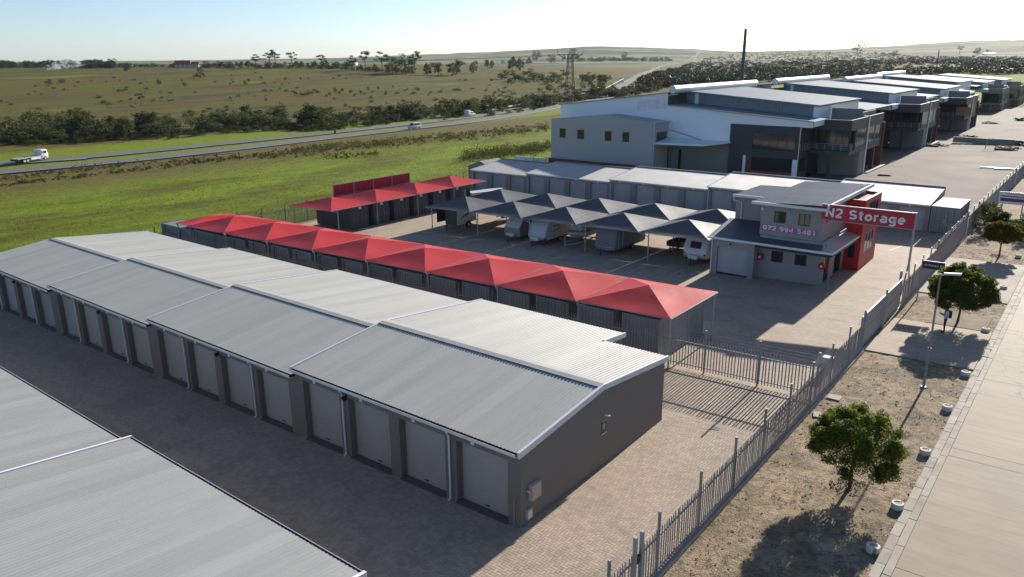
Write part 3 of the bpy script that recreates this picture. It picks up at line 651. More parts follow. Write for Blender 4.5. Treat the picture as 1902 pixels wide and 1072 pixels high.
sg = MB(); sg.box(0.004, 0.02, 5.56, 5.97, 1.52, 2.16); sgo = sg.build('safety_sign', mat('sign_green', (0.012, 0.075, 0.028), 0.4), gb); sgo['label'] = 'small green sign with an upward arrow'
sg = MB(); sg.add([(0.024, 5.74, 1.75), (0.024, 5.80, 1.75), (0.024, 5.80, 1.92), (0.024, 5.86, 1.92), (0.024, 5.77, 2.02), (0.024, 5.68, 1.92), (0.024, 5.74, 1.92)], [(0, 1, 2, 3, 4, 5, 6)]); sg.build('arrow', mat('lime_print', (0.55, 0.68, 0.28), 0.5), sgo)
sg = MB(); sg.box(0.021, 0.026, 5.57, 5.96, 1.52, 1.565); sg.box(0.021, 0.026, 5.57, 5.96, 2.135, 2.155); sg.build('white_band', WHITE, sgo)
sg = MB(); sg.box(0.004, 0.05, 5.79, 5.87, 2.34, 2.44); sg.tube([(0.05, 5.83, 2.39), (0.15, 5.83, 2.42)], 0.02, 6); sg.tube([(0.12, 5.75, 2.43), (0.24, 5.87, 2.38)], 0.035, 8); sg.build('security_camera', WHITE, gb)
# ---- the near block at the bottom left: same build, seen from its back (far slope)
nb = thing('garage_block', 'pale ribbed roof block nearest the camera, cut off at the lower left corner', 'garages')
def near_section(k):
    x1 = 0.5 - SEC * k; x0 = x1 - SEC; dz = -DST * k; ye, he = -8.0, 3.08; yr, hr = -17.6, 4.10; yo = -27.0
    t = (hr - he) / (ye - yr); a = math.atan(t); L1 = math.hypot(hr - he, ye - yr); ns = 19; w = SEC / ns; sx = w / (PIT_R * 4)
    s1 = sheet_mesh(L1, 'roof_sheet', ROOFN)
    for i in range(ns):
        put('roof_sheet', s1, nb, (x0 + i * w, yr, hr + dz), (-a, 0, 0), (sx, 1, 1)); put('roof_sheet', s1, nb, (x0 + i * w, yo - 0.2, he + dz), (a, 0, 0), (sx, 1, 1))
    mb = MB(); zl = lambda y: hr - abs(y - yr) * t + dz - 0.03
    mb.box(x0, x1, ye - 0.45, ye - 0.2, gz(x0) - 0.4, zl(ye - 0.45)); mb.box(x0, x1, yo + 0.2, yo + 0.45, gz(x0) - 0.4, zl(yo + 0.2) - 0.05)
    for xa in ((x0,) if k else (x0, x1 - 0.2)):
        P = [(yo + 0.45, gz(xa) - 0.4), (ye - 0.45, gz(xa) - 0.4), (ye - 0.45, zl(ye - 0.45)), (yr, zl(yr)), (yo + 0.45, zl(yo + 0.45))]; mb.prism([(xa, y, z) for y, z in P], [(xa + 0.2, y, z) for y, z in P])
    mb.build('wall', WALL, nb)
    mb = MB(); zg = he + dz - 0.02; mb.box(x0 + 0.03, x1, ye + 0.10, ye + 0.115, zg - 0.1, zg + 0.02); mb.box(x0 + 0.03, x1, ye - 0.02, ye + 0.1, zg - 0.1, zg - 0.088); mb.build('gutter', WHITE, nb)
    mb = MB(); mb.box(x0 + 0.04, x1 - 0.01, ye - 0.1, ye + 0.098, zg - 0.086, zg - 0.03); mb.build('gutter_shade_fill', BLACK, nb)  # shade in this gutter is a black fill as well
    for xa, xb, dr in ((x0 - 0.03, x0 + 0.07, 0.1),) + (((x1, x1 + 0.12, 0.22),) if k == 0 else ()):
        mb = MB()
        for (ya, za), (yb, zb) in (((yo, he + dz), (yr, hr + dz)), ((yr, hr + dz), (ye + 0.12, he + dz - 0.01))):
            mb.prism([(xa, ya, za - dr), (xb, ya, za - dr), (xb, ya, za + 0.055), (xa, ya, za + 0.055)], [(xa, yb, zb - dr), (xb, yb, zb - dr), (xb, yb, zb + 0.055), (xa, yb, zb + 0.055)])
        mb.build('barge_board', WHITE, nb)
    mb = MB(); mb.box(x0, x1, yr - 0.3, yr + 0.3, hr + dz + 0.01, hr + dz + 0.05); mb.build('ridge_cap', ROOF, nb)
for k in range(3): near_section(k)
# ---- back row of garages along the rear of the yard (single pitch)
br = thing('garage_block', 'rear row of mid grey garages with pale roller doors behind the grey shade canopies', 'garages')
def back_section(x0, x1, ze, nd, y0=64.2, y1=71.2, rise=0.72, pale=True):
    ops = []; pw = (x1 - x0) / nd
    for i in range(nd): xc = x1 - pw * (i + 0.5); ops.append((xc - 1.25, xc + 1.25, gz(xc) - 0.05, ze - 0.42))
    mb = MB(); wallbox(mb, 'x', x0, x1, gz(x0) - 0.4, ze - 0.05, y0, y0 + 0.28, ops)
    mb.box(x0, x1, y1 - 0.2, y1, gz(x0) - 0.4, ze + rise + 0.03)
    for xa in (x0, x1 - 0.2):
        mb.prism([(xa, y0 + 0.28, gz(xa) - 0.4), (xa, y1 - 0.2, gz(xa) - 0.4), (xa, y1 - 0.2, ze + rise - 0.06), (xa, y0 + 0.28, ze - 0.05)], [(xa + 0.2, y0 + 0.28, gz(xa) - 0.4), (xa + 0.2, y1 - 0.2, gz(xa) - 0.4), (xa + 0.2, y1 - 0.2, ze + rise - 0.06), (xa + 0.2, y0 + 0.28, ze - 0.05)])
    mb.build('wall', WALL2, br)
    for xa, xb, za, zb in ops:
        zd = gz((xa + xb) / 2) + 0.01; put('roller_door', ROLLB, br, ((xa + xb) / 2, y0 + 0.25, zd), None, (1, 1, (zb - zd) / 2.15)); put('number_plate', PLATE, br, ((xa + xb) / 2 - 0.2, y0 - 0.003, zb + 0.15))
    ns = round((x1 - x0) / 0.694); w = (x1 - x0) / ns; a = math.atan2(rise, y1 - y0 + 0.1); sm = sheet_mesh(math.hypot(rise, y1 - y0 + 0.1), 'roof_sheet', ROOFP)
    for i in range(ns): put('roof_sheet', sm, br, (x0 + i * w, y0 - 0.25, ze), (a, 0, 0), (w / (PIT_R * 4), 1, 1))
    mb = MB(); mb.box(x0, x1, y0 - 0.37, y0 - 0.355, ze - 0.11, ze + 0.01); mb.box(x0, x1, y0 - 0.355, y0 - 0.24, ze - 0.11, ze - 0.1); mb.build('gutter', WHITE, br)
    mb = MB(); mb.prism([(x0 - 0.02, y0 - 0.3, ze - 0.08), (x0 + 0.05, y0 - 0.3, ze - 0.08), (x0 + 0.05, y0 - 0.3, ze + 0.05), (x0 - 0.02, y0 - 0.3, ze + 0.05)], [(x0 - 0.02, y1, ze + rise - 0.06), (x0 + 0.05, y1, ze + rise - 0.06), (x0 + 0.05, y1, ze + rise + 0.08), (x0 - 0.02, y1, ze + rise + 0.08)]); mb.build('barge_board', WHITE, br)
    mb = MB(); downpipe(mb, x0 + 0.12, ze - 0.12, gz(x0), y0 - 0.08); mb.build('downpipe', WHITE, br)
    mb = MB(); mb.box(x0, x1, y1 + 0.002, y1 + 0.16, ze + rise - 0.3, ze + rise + 0.16); mb.build('parapet', WALL2, br)
BX = [1.7, -8.4, -21.6, -34.8, -48.0, -58.0]
for i in range(5): back_section(BX[i + 1], BX[i], 2.68 - 0.33 * i, 4 if i in (1, 2, 3) else 3)
# ================================================================== CONTAINERS AND SHADE CANOPIES
CW, CL, CH = 2.44, 6.06, 2.59
def corr(mb, p0, dirv, L, nrm, h0, h1, pitch=0.28, depth=0.036, inset=0.0):
    """vertical corrugated wall from p0 along dirv"""
    p0, dirv, nrm = Vector(p0), Vector(dirv), Vector(nrm); n = max(2, round(L / pitch)); p = L / n; pts = []
    for i in range(n):
        s = i * p; pts += [(s, 0), (s + p * .36, 0), (s + p * .5, -depth), (s + p * .86, -depth)]
    pts.append((L, 0)); V = []
    for s, d in pts:
        q = p0 + dirv * s + nrm * d; V += [(q.x, q.y, h0), (q.x, q.y, h1)]
    mb.add(V, [(2 * i, 2 * i + 2, 2 * i + 3, 2 * i + 1) for i in range(len(pts) - 1)])
def container_meshes(mt, sfx):
    w, l, h = CW / 2, CL / 2, CH; mb = MB()
    corr(mb, (-w + 0.02, -l + 0.12, 0), (0, 1, 0), CL - 0.24, (-1, 0, 0), 0.15, h - 0.11); corr(mb, (w - 0.02, -l + 0.12, 0), (0, 1, 0), CL - 0.24, (1, 0, 0), 0.15, h - 0.11)
    corr(mb, (-w + 0.12, -l + 0.03, 0), (1, 0, 0), CW - 0.24, (0, -1, 0), 0.15, h - 0.11, 0.245, 0.045)
    V = []; n = 24
    for i in range(n):
        y = -l + 0.1 + i * (CL - 0.2) / n; q = (CL - 0.2) / n
        for yy, zz in ((y, h - 0.03), (y + q * .4, h - 0.03), (y + q * .55, h - 0.05), (y + q * .9, h - 0.05)): V += [(-w + 0.05, yy, zz), (w - 0.05, yy, zz)]
    mb.add(V, [(2 * i, 2 * i + 1, 2 * i + 3, 2 * i + 2) for i in range(4 * n - 1)]); body = mb.mesh('body' + sfx, mt)
    mb = MB()
    for x in (-w, w - 0.12):
        for y in (-l, l - 0.12): mb.box(x, x + 0.12, y, y + 0.12, 0, h)
    for x in (-w + 0.005, w - 0.075): mb.box(x, x + 0.07, -l + 0.12, l - 0.12, h - 0.11, h - 0.005); mb.box(x, x + 0.07, -l + 0.12, l - 0.12, 0.03, 0.15)
    for y in (-l + 0.005, l - 0.075): mb.box(-w + 0.12, w - 0.12, y, y + 0.07, h - 0.115, h - 0.005); mb.box(-w + 0.12, w - 0.12, y, y + 0.07, 0.03, 0.15)
    frame = mb.mesh('frame' + sfx, mt)
    mb = MB(); lx = CW / 2 - 0.14
    for i in range(5): mb.box(0.01, lx, -0.02, 0.02, 0.16 + i * 0.458, 0.16 + (i + 0.82) * 0.458)
    mb.box(0.01, lx, -0.035, -0.02, 0.16, h - 0.12); door = mb.mesh('door' + sfx, mt)
    mb = MB()
    for x in (0.3, 0.8): mb.tube([(x, 0.05, 0.1), (x, 0.05, h - 0.1)], 0.02, 6); mb.box(x - 0.02, x + 0.3, 0.05, 0.075, 1.15, 1.19)
    rod = mb.mesh('lock_rods' + sfx, STEELD); return body, frame, door, rod
CM = container_meshes(CONT, ''); CMD = container_meshes(CONTD, '_dark')
PL2 = None
def container(label, loc, rz, M, group, plate=False):
    t = thing('shipping_container', label, 'container', loc, rz, group); t.rotation_euler = (0, 0, rz)
    put('body', M[0], t); put('frame', M[1], t)
    for s in (-1, 1):
        d = put('door', M[2], t, (0, CL / 2 - 0.05, 0), None, (s, 1, 1)); put('lock_rods', M[3], d)
    if plate: 
        mb = MB(); mb.box(-0.2, 0.2, CL / 2 + 0.03, CL / 2 + 0.05, 2.2, 2.5); mb.build('number_plate', WHITE, t)
    return t
def canopy(label, x0, x1, y0, y1, ze, ha, mt, name='shade_canopy', tilt=0.0, posts=(), group=None, sag=0.08, side=None):
    """four-sided stretched net on a steel frame; ze edge height at x1, falls with tilt towards x0"""
    cx, cy = (x0 + x1) / 2, (y0 + y1) / 2; zf = lambda x: ze + tilt * (x - x1)
    t = thing(name, label, 'canopy', (cx, cy, gz(cx)), 0, group); g0 = gz(cx)
    C = [Vector((x - cx, y - cy, zf(x) - g0)) for x, y in ((x0, y0), (x1, y0), (x1, y1), (x0, y1))]; A = Vector((0, 0, zf(cx) - g0 + ha)); mb = MB(); n = 5
    for k in range(4):
        P, Q = C[k], C[(k + 1) % 4]; V = []; F = []
        for i in range(n + 1):
            for j in range(n - i + 1):
                u, v = i / n, j / n; w = 1 - u - v; p = A * u + P * v + Q * w
                p = p - Vector((0, 0, sag * (27 * u * v * w + 2.0 * v * w * (1 - u) * 0.6))); V.append(tuple(p))
        idx = {}; c = 0
        for i in range(n + 1):
            for j in range(n - i + 1): idx[i, j] = c; c += 1
        for i in range(n):
            for j in range(n - i):
                F.append((idx[i, j], idx[i + 1, j], idx[i, j + 1]))
                if j < n - i - 1: F.append((idx[i + 1, j], idx[i + 1, j + 1], idx[i, j + 1]))
        mb.add(V, F)
    mb.build('shade_net', mt, t, smooth=True)
    mb = MB()
    for k in range(4): a, b = C[k] - Vector((0, 0, 0.06)), C[(k + 1) % 4] - Vector((0, 0, 0.06)); mb.tube([a, b], 0.03, 6)
    for k in range(4): mb.tube([C[k] - Vector((0, 0, 0.07)), A - Vector((0, 0, 0.12))], 0.025, 5)
    mb.build('frame', STEEL, t)
    for (px, py) in posts:
        mb = MB(); zt = zf(px) - g0 - 0.08; mb.tube([(px - cx, py - cy, gz(px) - g0 - 0.1), (px - cx, py - cy, zt)], 0.055, 8); mb.build('post', STEEL, t)
        mb = MB(); qx = min(max(px, x0), x1); mb.beam((px - cx, py - cy, zt - 0.3), (C[1].x if px > cx else C[0].x, C[1].y if py < cy else C[2].y, zt + 0.03), 0.05); mb.build('bracket', STEEL, t)
    return t
PCN = 6.2825
for k in range(8):
    x1 = -2.73 - PCN * k; x0 = x1 - PCN + 0.10; lab = ('red pyramid shade canopy nearest the street over the long container row', 'red pyramid canopy second from the street over the long container row', 'red pyramid canopy third from the street over the long container row', 'red pyramid canopy fourth from the street over the long container row', 'red pyramid canopy fifth from the street over the long container row', 'red pyramid canopy sixth from the street over the long container row', 'red pyramid canopy seventh from the street over the long container row', 'red pyramid canopy last but one at the field end of the long container row')[k]
    canopy(lab, x0, x1, 17.22, 23.55, 2.957 - 0.14 * k, 0.72, REDNET, tilt=0.0223, posts=((x1 + (-0.05 if k == 0 else 0.13), 17.35), (x1 - 0.05, 23.2)) , group='red canopies over the long container row')
canopy('narrow red canopy at the far field end of the long container row', -55.3, -53.05, 17.5, 23.2, 2.957 - 0.14 * 8, 0.35, REDNET, tilt=0.0223, posts=((-53.1, 17.6), (-55.2, 17.6)), group='red canopies over the long container row')
ci = 0
for k in range(7):
    for s in (0, 1):
        xr = -3.684 - PCN * k - s * 3.02; cx = xr - CW / 2; z = gz(cx) - 0.02
        ci += 1
        lab = ('slate grey container at the street end of the long red-roofed row' if ci == 1 else 'slate grey container number %d from the street end under the long red canopies' % ci)
        lab = {1: 'slate grey container at the street end of the long red-roofed row, long side bare'}.get(ci, '%s slate container from the street in the long red-roofed row' % ('second third fourth fifth sixth seventh eighth ninth tenth eleventh twelfth thirteenth fourteenth'.split()[ci - 2]))
        container(lab, (cx, 17.8 + CL / 2, z + 0.05), 0, CM, 'containers under the long red canopies')
container('slate container turned lengthways under the last full red canopy', (-49.8, 19.1, gz(-49.8) + 0.02), math.pi / 2, CM, 'containers under the long red canopies')
container('slate container lengthways at the field end of the long red-roofed row', (-56.0 + 0.0, 19.1, gz(-56) + 0.02), math.pi / 2, CM, 'containers under the long red canopies')
for k in range(4):
    y0 = 30.95 + 6.4 * k
    canopy(('red canopy with an open first bay at the near end of the short container row', 'second red canopy of the short container row by the field', 'third red canopy of the short container row by the field', 'red canopy at the far end of the short container row by the field')[k], -55.9, -48.7, y0, y0 + 6.2, 2.75 + gz(-48.7), 0.78, REDNET, tilt=SU, posts=((-49.1, y0 + 0.4 if k else y0 + 1.2), (-55.6, y0 + 0.4)), group='red canopies of the short container row')
for k, yy in enumerate((35.65, 38.85, 42.0, 45.25, 48.5, 51.7)):
    container('%s navy container from the near end of the short red-roofed row' % ORD[k], (-49.62 - CL / 2, yy, gz(-52.6) + 0.02), -math.pi / 2, CMD, 'containers of the short red-roofed row', True)
# red billboard behind the short row
bb = thing('billboard', 'long red billboard on steel posts behind the short container row', 'billboard', (-58.2, 45.4, gz(-58.2)))
mb = MB(); 
for i in range(4): mb.box(-0.05, 0.0, -6.4 + i * 3.2 + 0.02, -6.4 + (i + 1) * 3.2 - 0.02, 2.0, 3.72)
mb.build('panel', CRIM, bb)
for i in range(5):
    mb = MB(); mb.beam((0.08, -6.4 + i * 3.2, 0), (0.08, -6.4 + i * 3.2, 3.85), 0.09); mb.build('post', STEEL, bb)
mb = MB(); mb.beam((0.03, -6.45, 3.74), (0.03, 6.45, 3.74), 0.06); mb.beam((0.03, -6.4, 2.45), (0.03, 6.4, 2.45), 0.04); mb.build('frame', STEEL, bb)
for i in range(4):
    for q in (1.15, 2.1): mb = MB(); mb.beam((0.03, -6.4 + i * 3.2 + q, 2.0), (0.03, -6.4 + i * 3.2 + q, 3.7), 0.04); mb.build('stud', STEELD, bb)
GX = [-42.9, -36.4, -29.75, -23.3, -16.75, -10.2]
for r in range(2):
    for i in range(5):
        y0 = 39.0 + 6.05 * r; nm = '%s grey pyramid canopy from the field in the %s row' % (ORD[i], 'front' if r == 0 else 'back')
        canopy(nm, GX[i] + 0.04, GX[i + 1] - 0.04, y0, y0 + 5.98, 2.5 + gz(GX[i + 1]), 0.95, GREYNET, tilt=SU, posts=((GX[i] + 0.95, y0 + 0.1), (GX[i] + 0.95, y0 + 4.9)), group='grey canopies over the parked caravans')
# side curtain of dark net at the field end
sc = MB(); sc.box(-0.02, 0.02, -1.9, 1.9, 0.75, 2.45); tag(sc.build('net_curtain', netmat('black_net', (0.02, 0.02, 0.022), 0.05), None, loc=(-41.7, 41.5, gz(-41.7))), 'black net curtain hanging at the field end of the front grey canopies', 'curtain')
# container in the far right corner by the fence
container('dark slate container beside the fence at the end of the rear garages', (3.05, 63.9 + CL / 2, gz(3.0) + 0.02), math.pi, CM, None)
# ================================================================== OFFICE
of = thing('office_building', 'two storey grey office with red entrance tower and a phone number on its wall', 'office')
def window(par, axis, a0, a1, z0, z1, c, sgn=-1, bars=1, depth=0.08, fm=None, name='window'):
    """frame and pane set into an opening of a wall; sgn: outward side"""
    fr = MB(); t = 0.05; ca, cb = sorted((c - sgn * 0.02, c - sgn * (0.02 + depth)))
    def bx(u0, u1, za, zb, k=0.0):
        (fr.box(u0, u1, ca + k, cb - k, za, zb) if axis == 'x' else fr.box(ca + k, cb - k, u0, u1, za, zb))
    bx(a0, a0 + t, z0, z1); bx(a1 - t, a1, z0, z1); bx(a0 + t, a1 - t, z0, z0 + t); bx(a0 + t, a1 - t, z1 - t, z1)
    for i in range(1, bars + 1): u = a0 + (a1 - a0) * i / (bars + 1); bx(u - 0.02, u + 0.02, z0 + t, z1 - t, 0.003)
    o = fr.build(name, fm or BLACK, par); pm = MB(); q = (ca + cb) / 2
    if axis == 'x': pm.box(a0 + t, a1 - t, q - 0.008, q + 0.008, z0 + t, z1 - t)
    else: pm.box(q - 0.008, q + 0.008, a0 + t, a1 - t, z0 + t, z1 - t)
    pm.build('pane', GLASS, o); return o
OW = mat('office_grey', (0.30, 0.292, 0.275), 0.85, 0.05, 1.0, (0.23, 0.222, 0.205), 0.25, 0.6)
# side garage
mb = MB(); wallbox(mb, 'x', -9.55, -5.95, -0.6, 2.78, 38.0, 38.25, [(-9.0, -6.42, -0.2, 2.15)])
mb.box(-9.55, -9.3, 38.25, 47.8, -0.6, 2.78); mb.box(-6.2, -5.95, 38.25, 39.0, -0.6, 2.78); mb.build('garage_wall', OW, of)
put('roller_door', ROLLB, of, (-7.71, 38.2, 0.0), None, (2.57 / 2.5, 1, 1.0))
mb = MB(); mb.box(-0.04, 0.04, -0.14, 0, -0.09, 0.09); mb.build('wall_lamp', BLACK, of, loc=(-7.9, 38.0, 2.45))
# ground floor front wall, side wall
mb = MB(); wallbox(mb, 'x', -5.95, -1.1, -0.6, 3.3, 39.0, 39.25, [(-4.93, -4.0, 1.27, 2.15), (-3.08, -2.19, 1.28, 2.15)])
wallbox(mb, 'y', 39.25, 47.8, -0.6, 3.3, -1.35, -1.1, [(39.9, 41.2, -0.1, 2.1), (42.6, 44.4, 0.0, 2.1)])
mb.box(-9.3, -1.35, 47.55, 47.8, -0.6, 3.3); mb.build('ground_floor_wall', OW, of)
window(of, 'x', -4.93, -4.0, 1.27, 2.15, 39.0); window(of, 'x', -3.08, -2.19, 1.28, 2.15, 39.0)
window(of, 'y', 39.9, 41.2, -0.1, 2.1, -1.1, 1, 2, name='glass_door'); window(of, 'y', 42.6, 44.4, 0.0, 2.1, -1.1, 1, 3, name='glass_door')
# upper floor
mb = MB(); wallbox(mb, 'x', -6.1, -1.35, 3.3, 5.78, 39.2, 39.45, [(-5.04, -4.13, 4.36, 5.28), (-3.17, -2.28, 4.36, 5.28)])
wallbox(mb, 'y', 39.45, 51.2, 3.3, 5.78, -1.6, -1.35, [(40.0, 40.5, 4.6, 5.3)]); wallbox(mb, 'y', 39.45, 51.2, 3.3, 5.78, -6.1, -5.85)
mb.prism([(-1.6, 39.2, 5.78), (-1.6, 51.2, 5.78), (-1.6, 51.2, 6.12), (-1.6, 39.2, 5.8)], [(-1.35, 39.2, 5.78), (-1.35, 51.2, 5.78), (-1.35, 51.2, 6.12), (-1.35, 39.2, 5.8)])
mb.box(-5.85, -1.6, 50.95, 51.2, 0, 5.78); mb.build('upper_floor_wall', OW, of)
window(of, 'x', -5.04, -4.13, 4.36, 5.28, 39.2); window(of, 'x', -3.17, -2.28, 4.36, 5.28, 39.2); window(of, 'y', 40.0, 40.5, 4.6, 5.3, -1.35, 1, 0)
mb = MB(); mb.box(-9.3, -6.1, 42.0, 47.8, 2.4, 5.66); mb.build('stair_block_wall', OW, of)
def flatroof(x0, x1, y0, y1, z0, z1, mt, nm):
    n = max(1, round((x1 - x0) / 0.694)); w = (x1 - x0) / n; a = math.atan2(z1 - z0, y1 - y0); sm = sheet_mesh(math.hypot(z1 - z0, y1 - y0), 'roof_sheet', mt)
    for i in range(n): put('roof_sheet', sm, of, (x0 + i * w, y0, z0), (a, 0, 0), (w / (PIT_R * 4), 1, 1))
def crossroof(x0, x1, y0, y1, z0, z1, mt):
    n = max(1, round((y1 - y0) / 0.694)); w = (y1 - y0) / n; a = math.atan2(z1 - z0, x1 - x0); sm = sheet_mesh(math.hypot(z1 - z0, x1 - x0), 'roof_sheet', mt)
    for i in range(n): o = put('roof_sheet', sm, of, (x0, y0 + (i + 1) * w, z0), None, (w / (PIT_R * 4), 1, 1)); o.rotation_euler = Matrix(((0, math.cos(a), -math.sin(a)), (-1, 0, 0), (0, math.sin(a), math.cos(a)))).to_euler()
crossroof(-6.75, -1.0, 38.85, 51.6, 5.86, 6.12, ROOF)
mb = MB(); mb.box(-6.75, -0.99, 38.70, 38.84, 5.72, 5.93); mb.build('gutter', WHITE, of)
mb = MB(); mb.prism([(-1.0, 38.70, 5.92), (-0.88, 38.70, 5.92), (-0.88, 38.70, 6.19), (-1.0, 38.70, 6.19)], [(-1.0, 51.6, 5.92), (-0.88, 51.6, 5.92), (-0.88, 51.6, 6.19), (-1.0, 51.6, 6.19)]); mb.build('barge_board', WHITE, of)
crossroof(-9.5, -6.3, 41.75, 48.0, 5.72, 5.82, ROOF)
mb = MB(); mb.box(-9.5, -6.2, 41.62, 41.74, 5.6, 5.80); mb.build('fascia', WHITE, of)
mb = MB(); mb.tube([(-9.4, 41.7, 5.65), (-9.4, 41.7, 5.3), (-8.75, 41.9, 5.15), (-8.75, 41.9, 3.75)], 0.05, 8); mb.build('downpipe', WHITE, of)
# lean-to roof in dark sheet
flatroof(-9.75, -6.1, 37.85, 42.0, 2.86, 3.70, ROOFD, 'l'); flatroof(-6.1, -0.85, 37.85, 39.2, 2.86, 3.13, ROOFD, 'l')
crossr = MB(); crossr.slab([(-1.1, 39.0, 3.14), (-0.12, 37.9, 2.88), (-0.12, 47.4, 2.88), (-1.1, 47.4, 3.14)], 0.06); crossr.build('canopy_roof', ROOF, of)
crossr = MB(); crossr.slab([(-0.85, 37.88, 2.885), (-0.12, 37.88, 2.875), (-1.1, 39.0, 3.135)], 0.05); crossr.build('canopy_corner', ROOFP, of)
mb = MB(); mb.box(-9.78, -0.1, 37.72, 37.84, 2.74, 2.90); mb.box(-0.10, 0.0, 37.72, 47.4, 2.76, 2.90); mb.build('gutter', WHITE, of)
mb = MB(); mb.box(-5.9, -0.25, 37.9, 38.05, 2.5, 2.74); mb.box(-0.25, -0.1, 38.05, 45.0, 2.5, 2.76); mb.build('canopy_beam', BLACK, of)
mb = MB(); mb.beam((-0.2, 37.95, -0.1), (-0.2, 37.95, 2.5), 0.12); mb.build('canopy_post', STEELD, of)
mb = MB(); downpipe(mb, -9.42, 2.78, -0.25, 37.92); mb.build('downpipe', WHITE, of)
# red tower
mb = MB(); wallbox(mb, 'x', -1.1, 0.12, -0.4, 5.75, 45.1, 45.32, [(-0.82, -0.28, 0.95, 2.35), (-0.95, -0.2, 4.75, 5.35)]); wallbox(mb, 'y', 45.32, 50.0, -0.4, 5.75, -0.1, 0.12, [(46.4, 49.3, 1.2, 2.85), (46.4, 49.3, 4.1, 5.35)]); mb.box(-1.1, 0.12, 50.0, 50.22, -0.4, 5.75); mb.build('entrance_tower_wall', REDP, of)
mb = MB(); mb.box(-1.1, -0.1, 45.32, 50.0, 5.45, 5.55); mb.build('tower_roof', CONC, of)
window(of, 'x', -0.82, -0.28, 0.95, 2.35, 45.1, -1, 0); window(of, 'x', -0.95, -0.2, 4.75, 5.35, 45.1, -1, 1); window(of, 'y', 46.4, 49.3, 1.2, 2.85, 0.12, 1, 2, fm=WHITE); window(of, 'y', 46.4, 49.3, 4.1, 5.35, 0.12, 1, 2)
# lettering
ph = MB(); ph.box(-5.95, -1.66, 39.17, 39.195, 3.65, 4.12); pho = ph.build('phone_banner', mat('banner_purple', (0.42, 0.12, 0.30), 0.5), of)
text_obj('072 994 5481', mat('white_print', (0.78, 0.78, 0.80), 0.5), pho, (-3.8, 39.155, 3.885), (math.pi / 2, 0, 0), 0.36, 0.035, 4.1)
for x, y, z, r_ in ((-5.75, 38.82, 1.55, 0.28), (-1.02, 39.0, 1.5, 0.26)):
    mb = MB(); mb.disc((x, y, z), (0, 1, 0), r_, 0.24, 20); ho = mb.build('hose_reel', REDP, of); mb = MB(); mb.disc((x, y - 0.13, z), (0, 1, 0), r_ * 0.35, 0.04, 12); mb.build('reel_hub', WHITE, ho)
mb = MB(); mb.box(-0.9, -0.55, 39.6, 39.7, 0.85, 1.7); mb.build('notice_board', REDP, of)
mb = MB(); mb.tube([(-3.85, 39.18, 5.55), (-3.85, 39.0, 5.45)], 0.02, 6); mb.disc((-3.85, 38.98, 5.38), (0, 0, 1), 0.1, 0.12, 10); mb.build('wall_lamp', STEEL, of)
mb = MB(); mb.box(-6.05, -5.9, 39.02, 39.18, 5.25, 5.45); mb.build('security_camera', WHITE, of)
# ---- gateway sign
gs = thing('gateway_sign', 'long crimson sign reading N2 Storage on a post across the drive', 'sign', (4.75, 39.75, gz(4.75)))
p0, p1 = Vector((-6.2, -0.72, 0)), Vector((-0.02, -0.02, 0)); zb, zt2 = 4.98, 6.08; dv = (p1 - p0).normalized(); nv = Vector((dv.y, -dv.x, 0))
mb = MB(); q = nv * 0.06; mb.prism([tuple(p0 - q + Vector((0, 0, zb))), tuple(p0 + q + Vector((0, 0, zb))), tuple(p0 + q + Vector((0, 0, zt2))), tuple(p0 - q + Vector((0, 0, zt2)))], [tuple(p1 - q + Vector((0, 0, zb - 0.12))), tuple(p1 + q + Vector((0, 0, zb - 0.12))), tuple(p1 + q + Vector((0, 0, zt2 - 0.1))), tuple(p1 - q + Vector((0, 0, zt2 - 0.1)))]); pb = mb.build('sign_panel', CRIM, gs)
mb = MB(); e = nv * 0.0
mb.beam(tuple(p0 + Vector((0, 0, zt2 + 0.03))), tuple(p1 + Vector((0, 0, zt2 - 0.07))), 0.16, 0.05); mb.beam(tuple(p0 + Vector((0, 0, zb - 0.03))), tuple(p1 + Vector((0, 0, zb - 0.15))), 0.14, 0.05); mb.build('sign_edging', STEEL, gs)
tp = (p0 + p1) / 2 + nv * 0.075 + Vector((-0.15, 0, (zb + zt2) / 2 - 0.07)); rzt = math.atan2(dv.y, dv.x)
text_obj('N2 Storage', mat('white_print', (0.78, 0.78, 0.8)), pb, tp, (math.pi / 2, 0.017, rzt), 0.66, 0.035, 5.35)
mb = MB(); mb.beam((0, 0, 2.4), (0, 0, 6.05), 0.13); mb.beam((0, 0, 2.5), (-0.22, -0.1, -0.1), 0.1); mb.beam((0, 0, 2.5), (0.25, 0.12, -0.1), 0.1); mb.build('post', STEEL, gs)
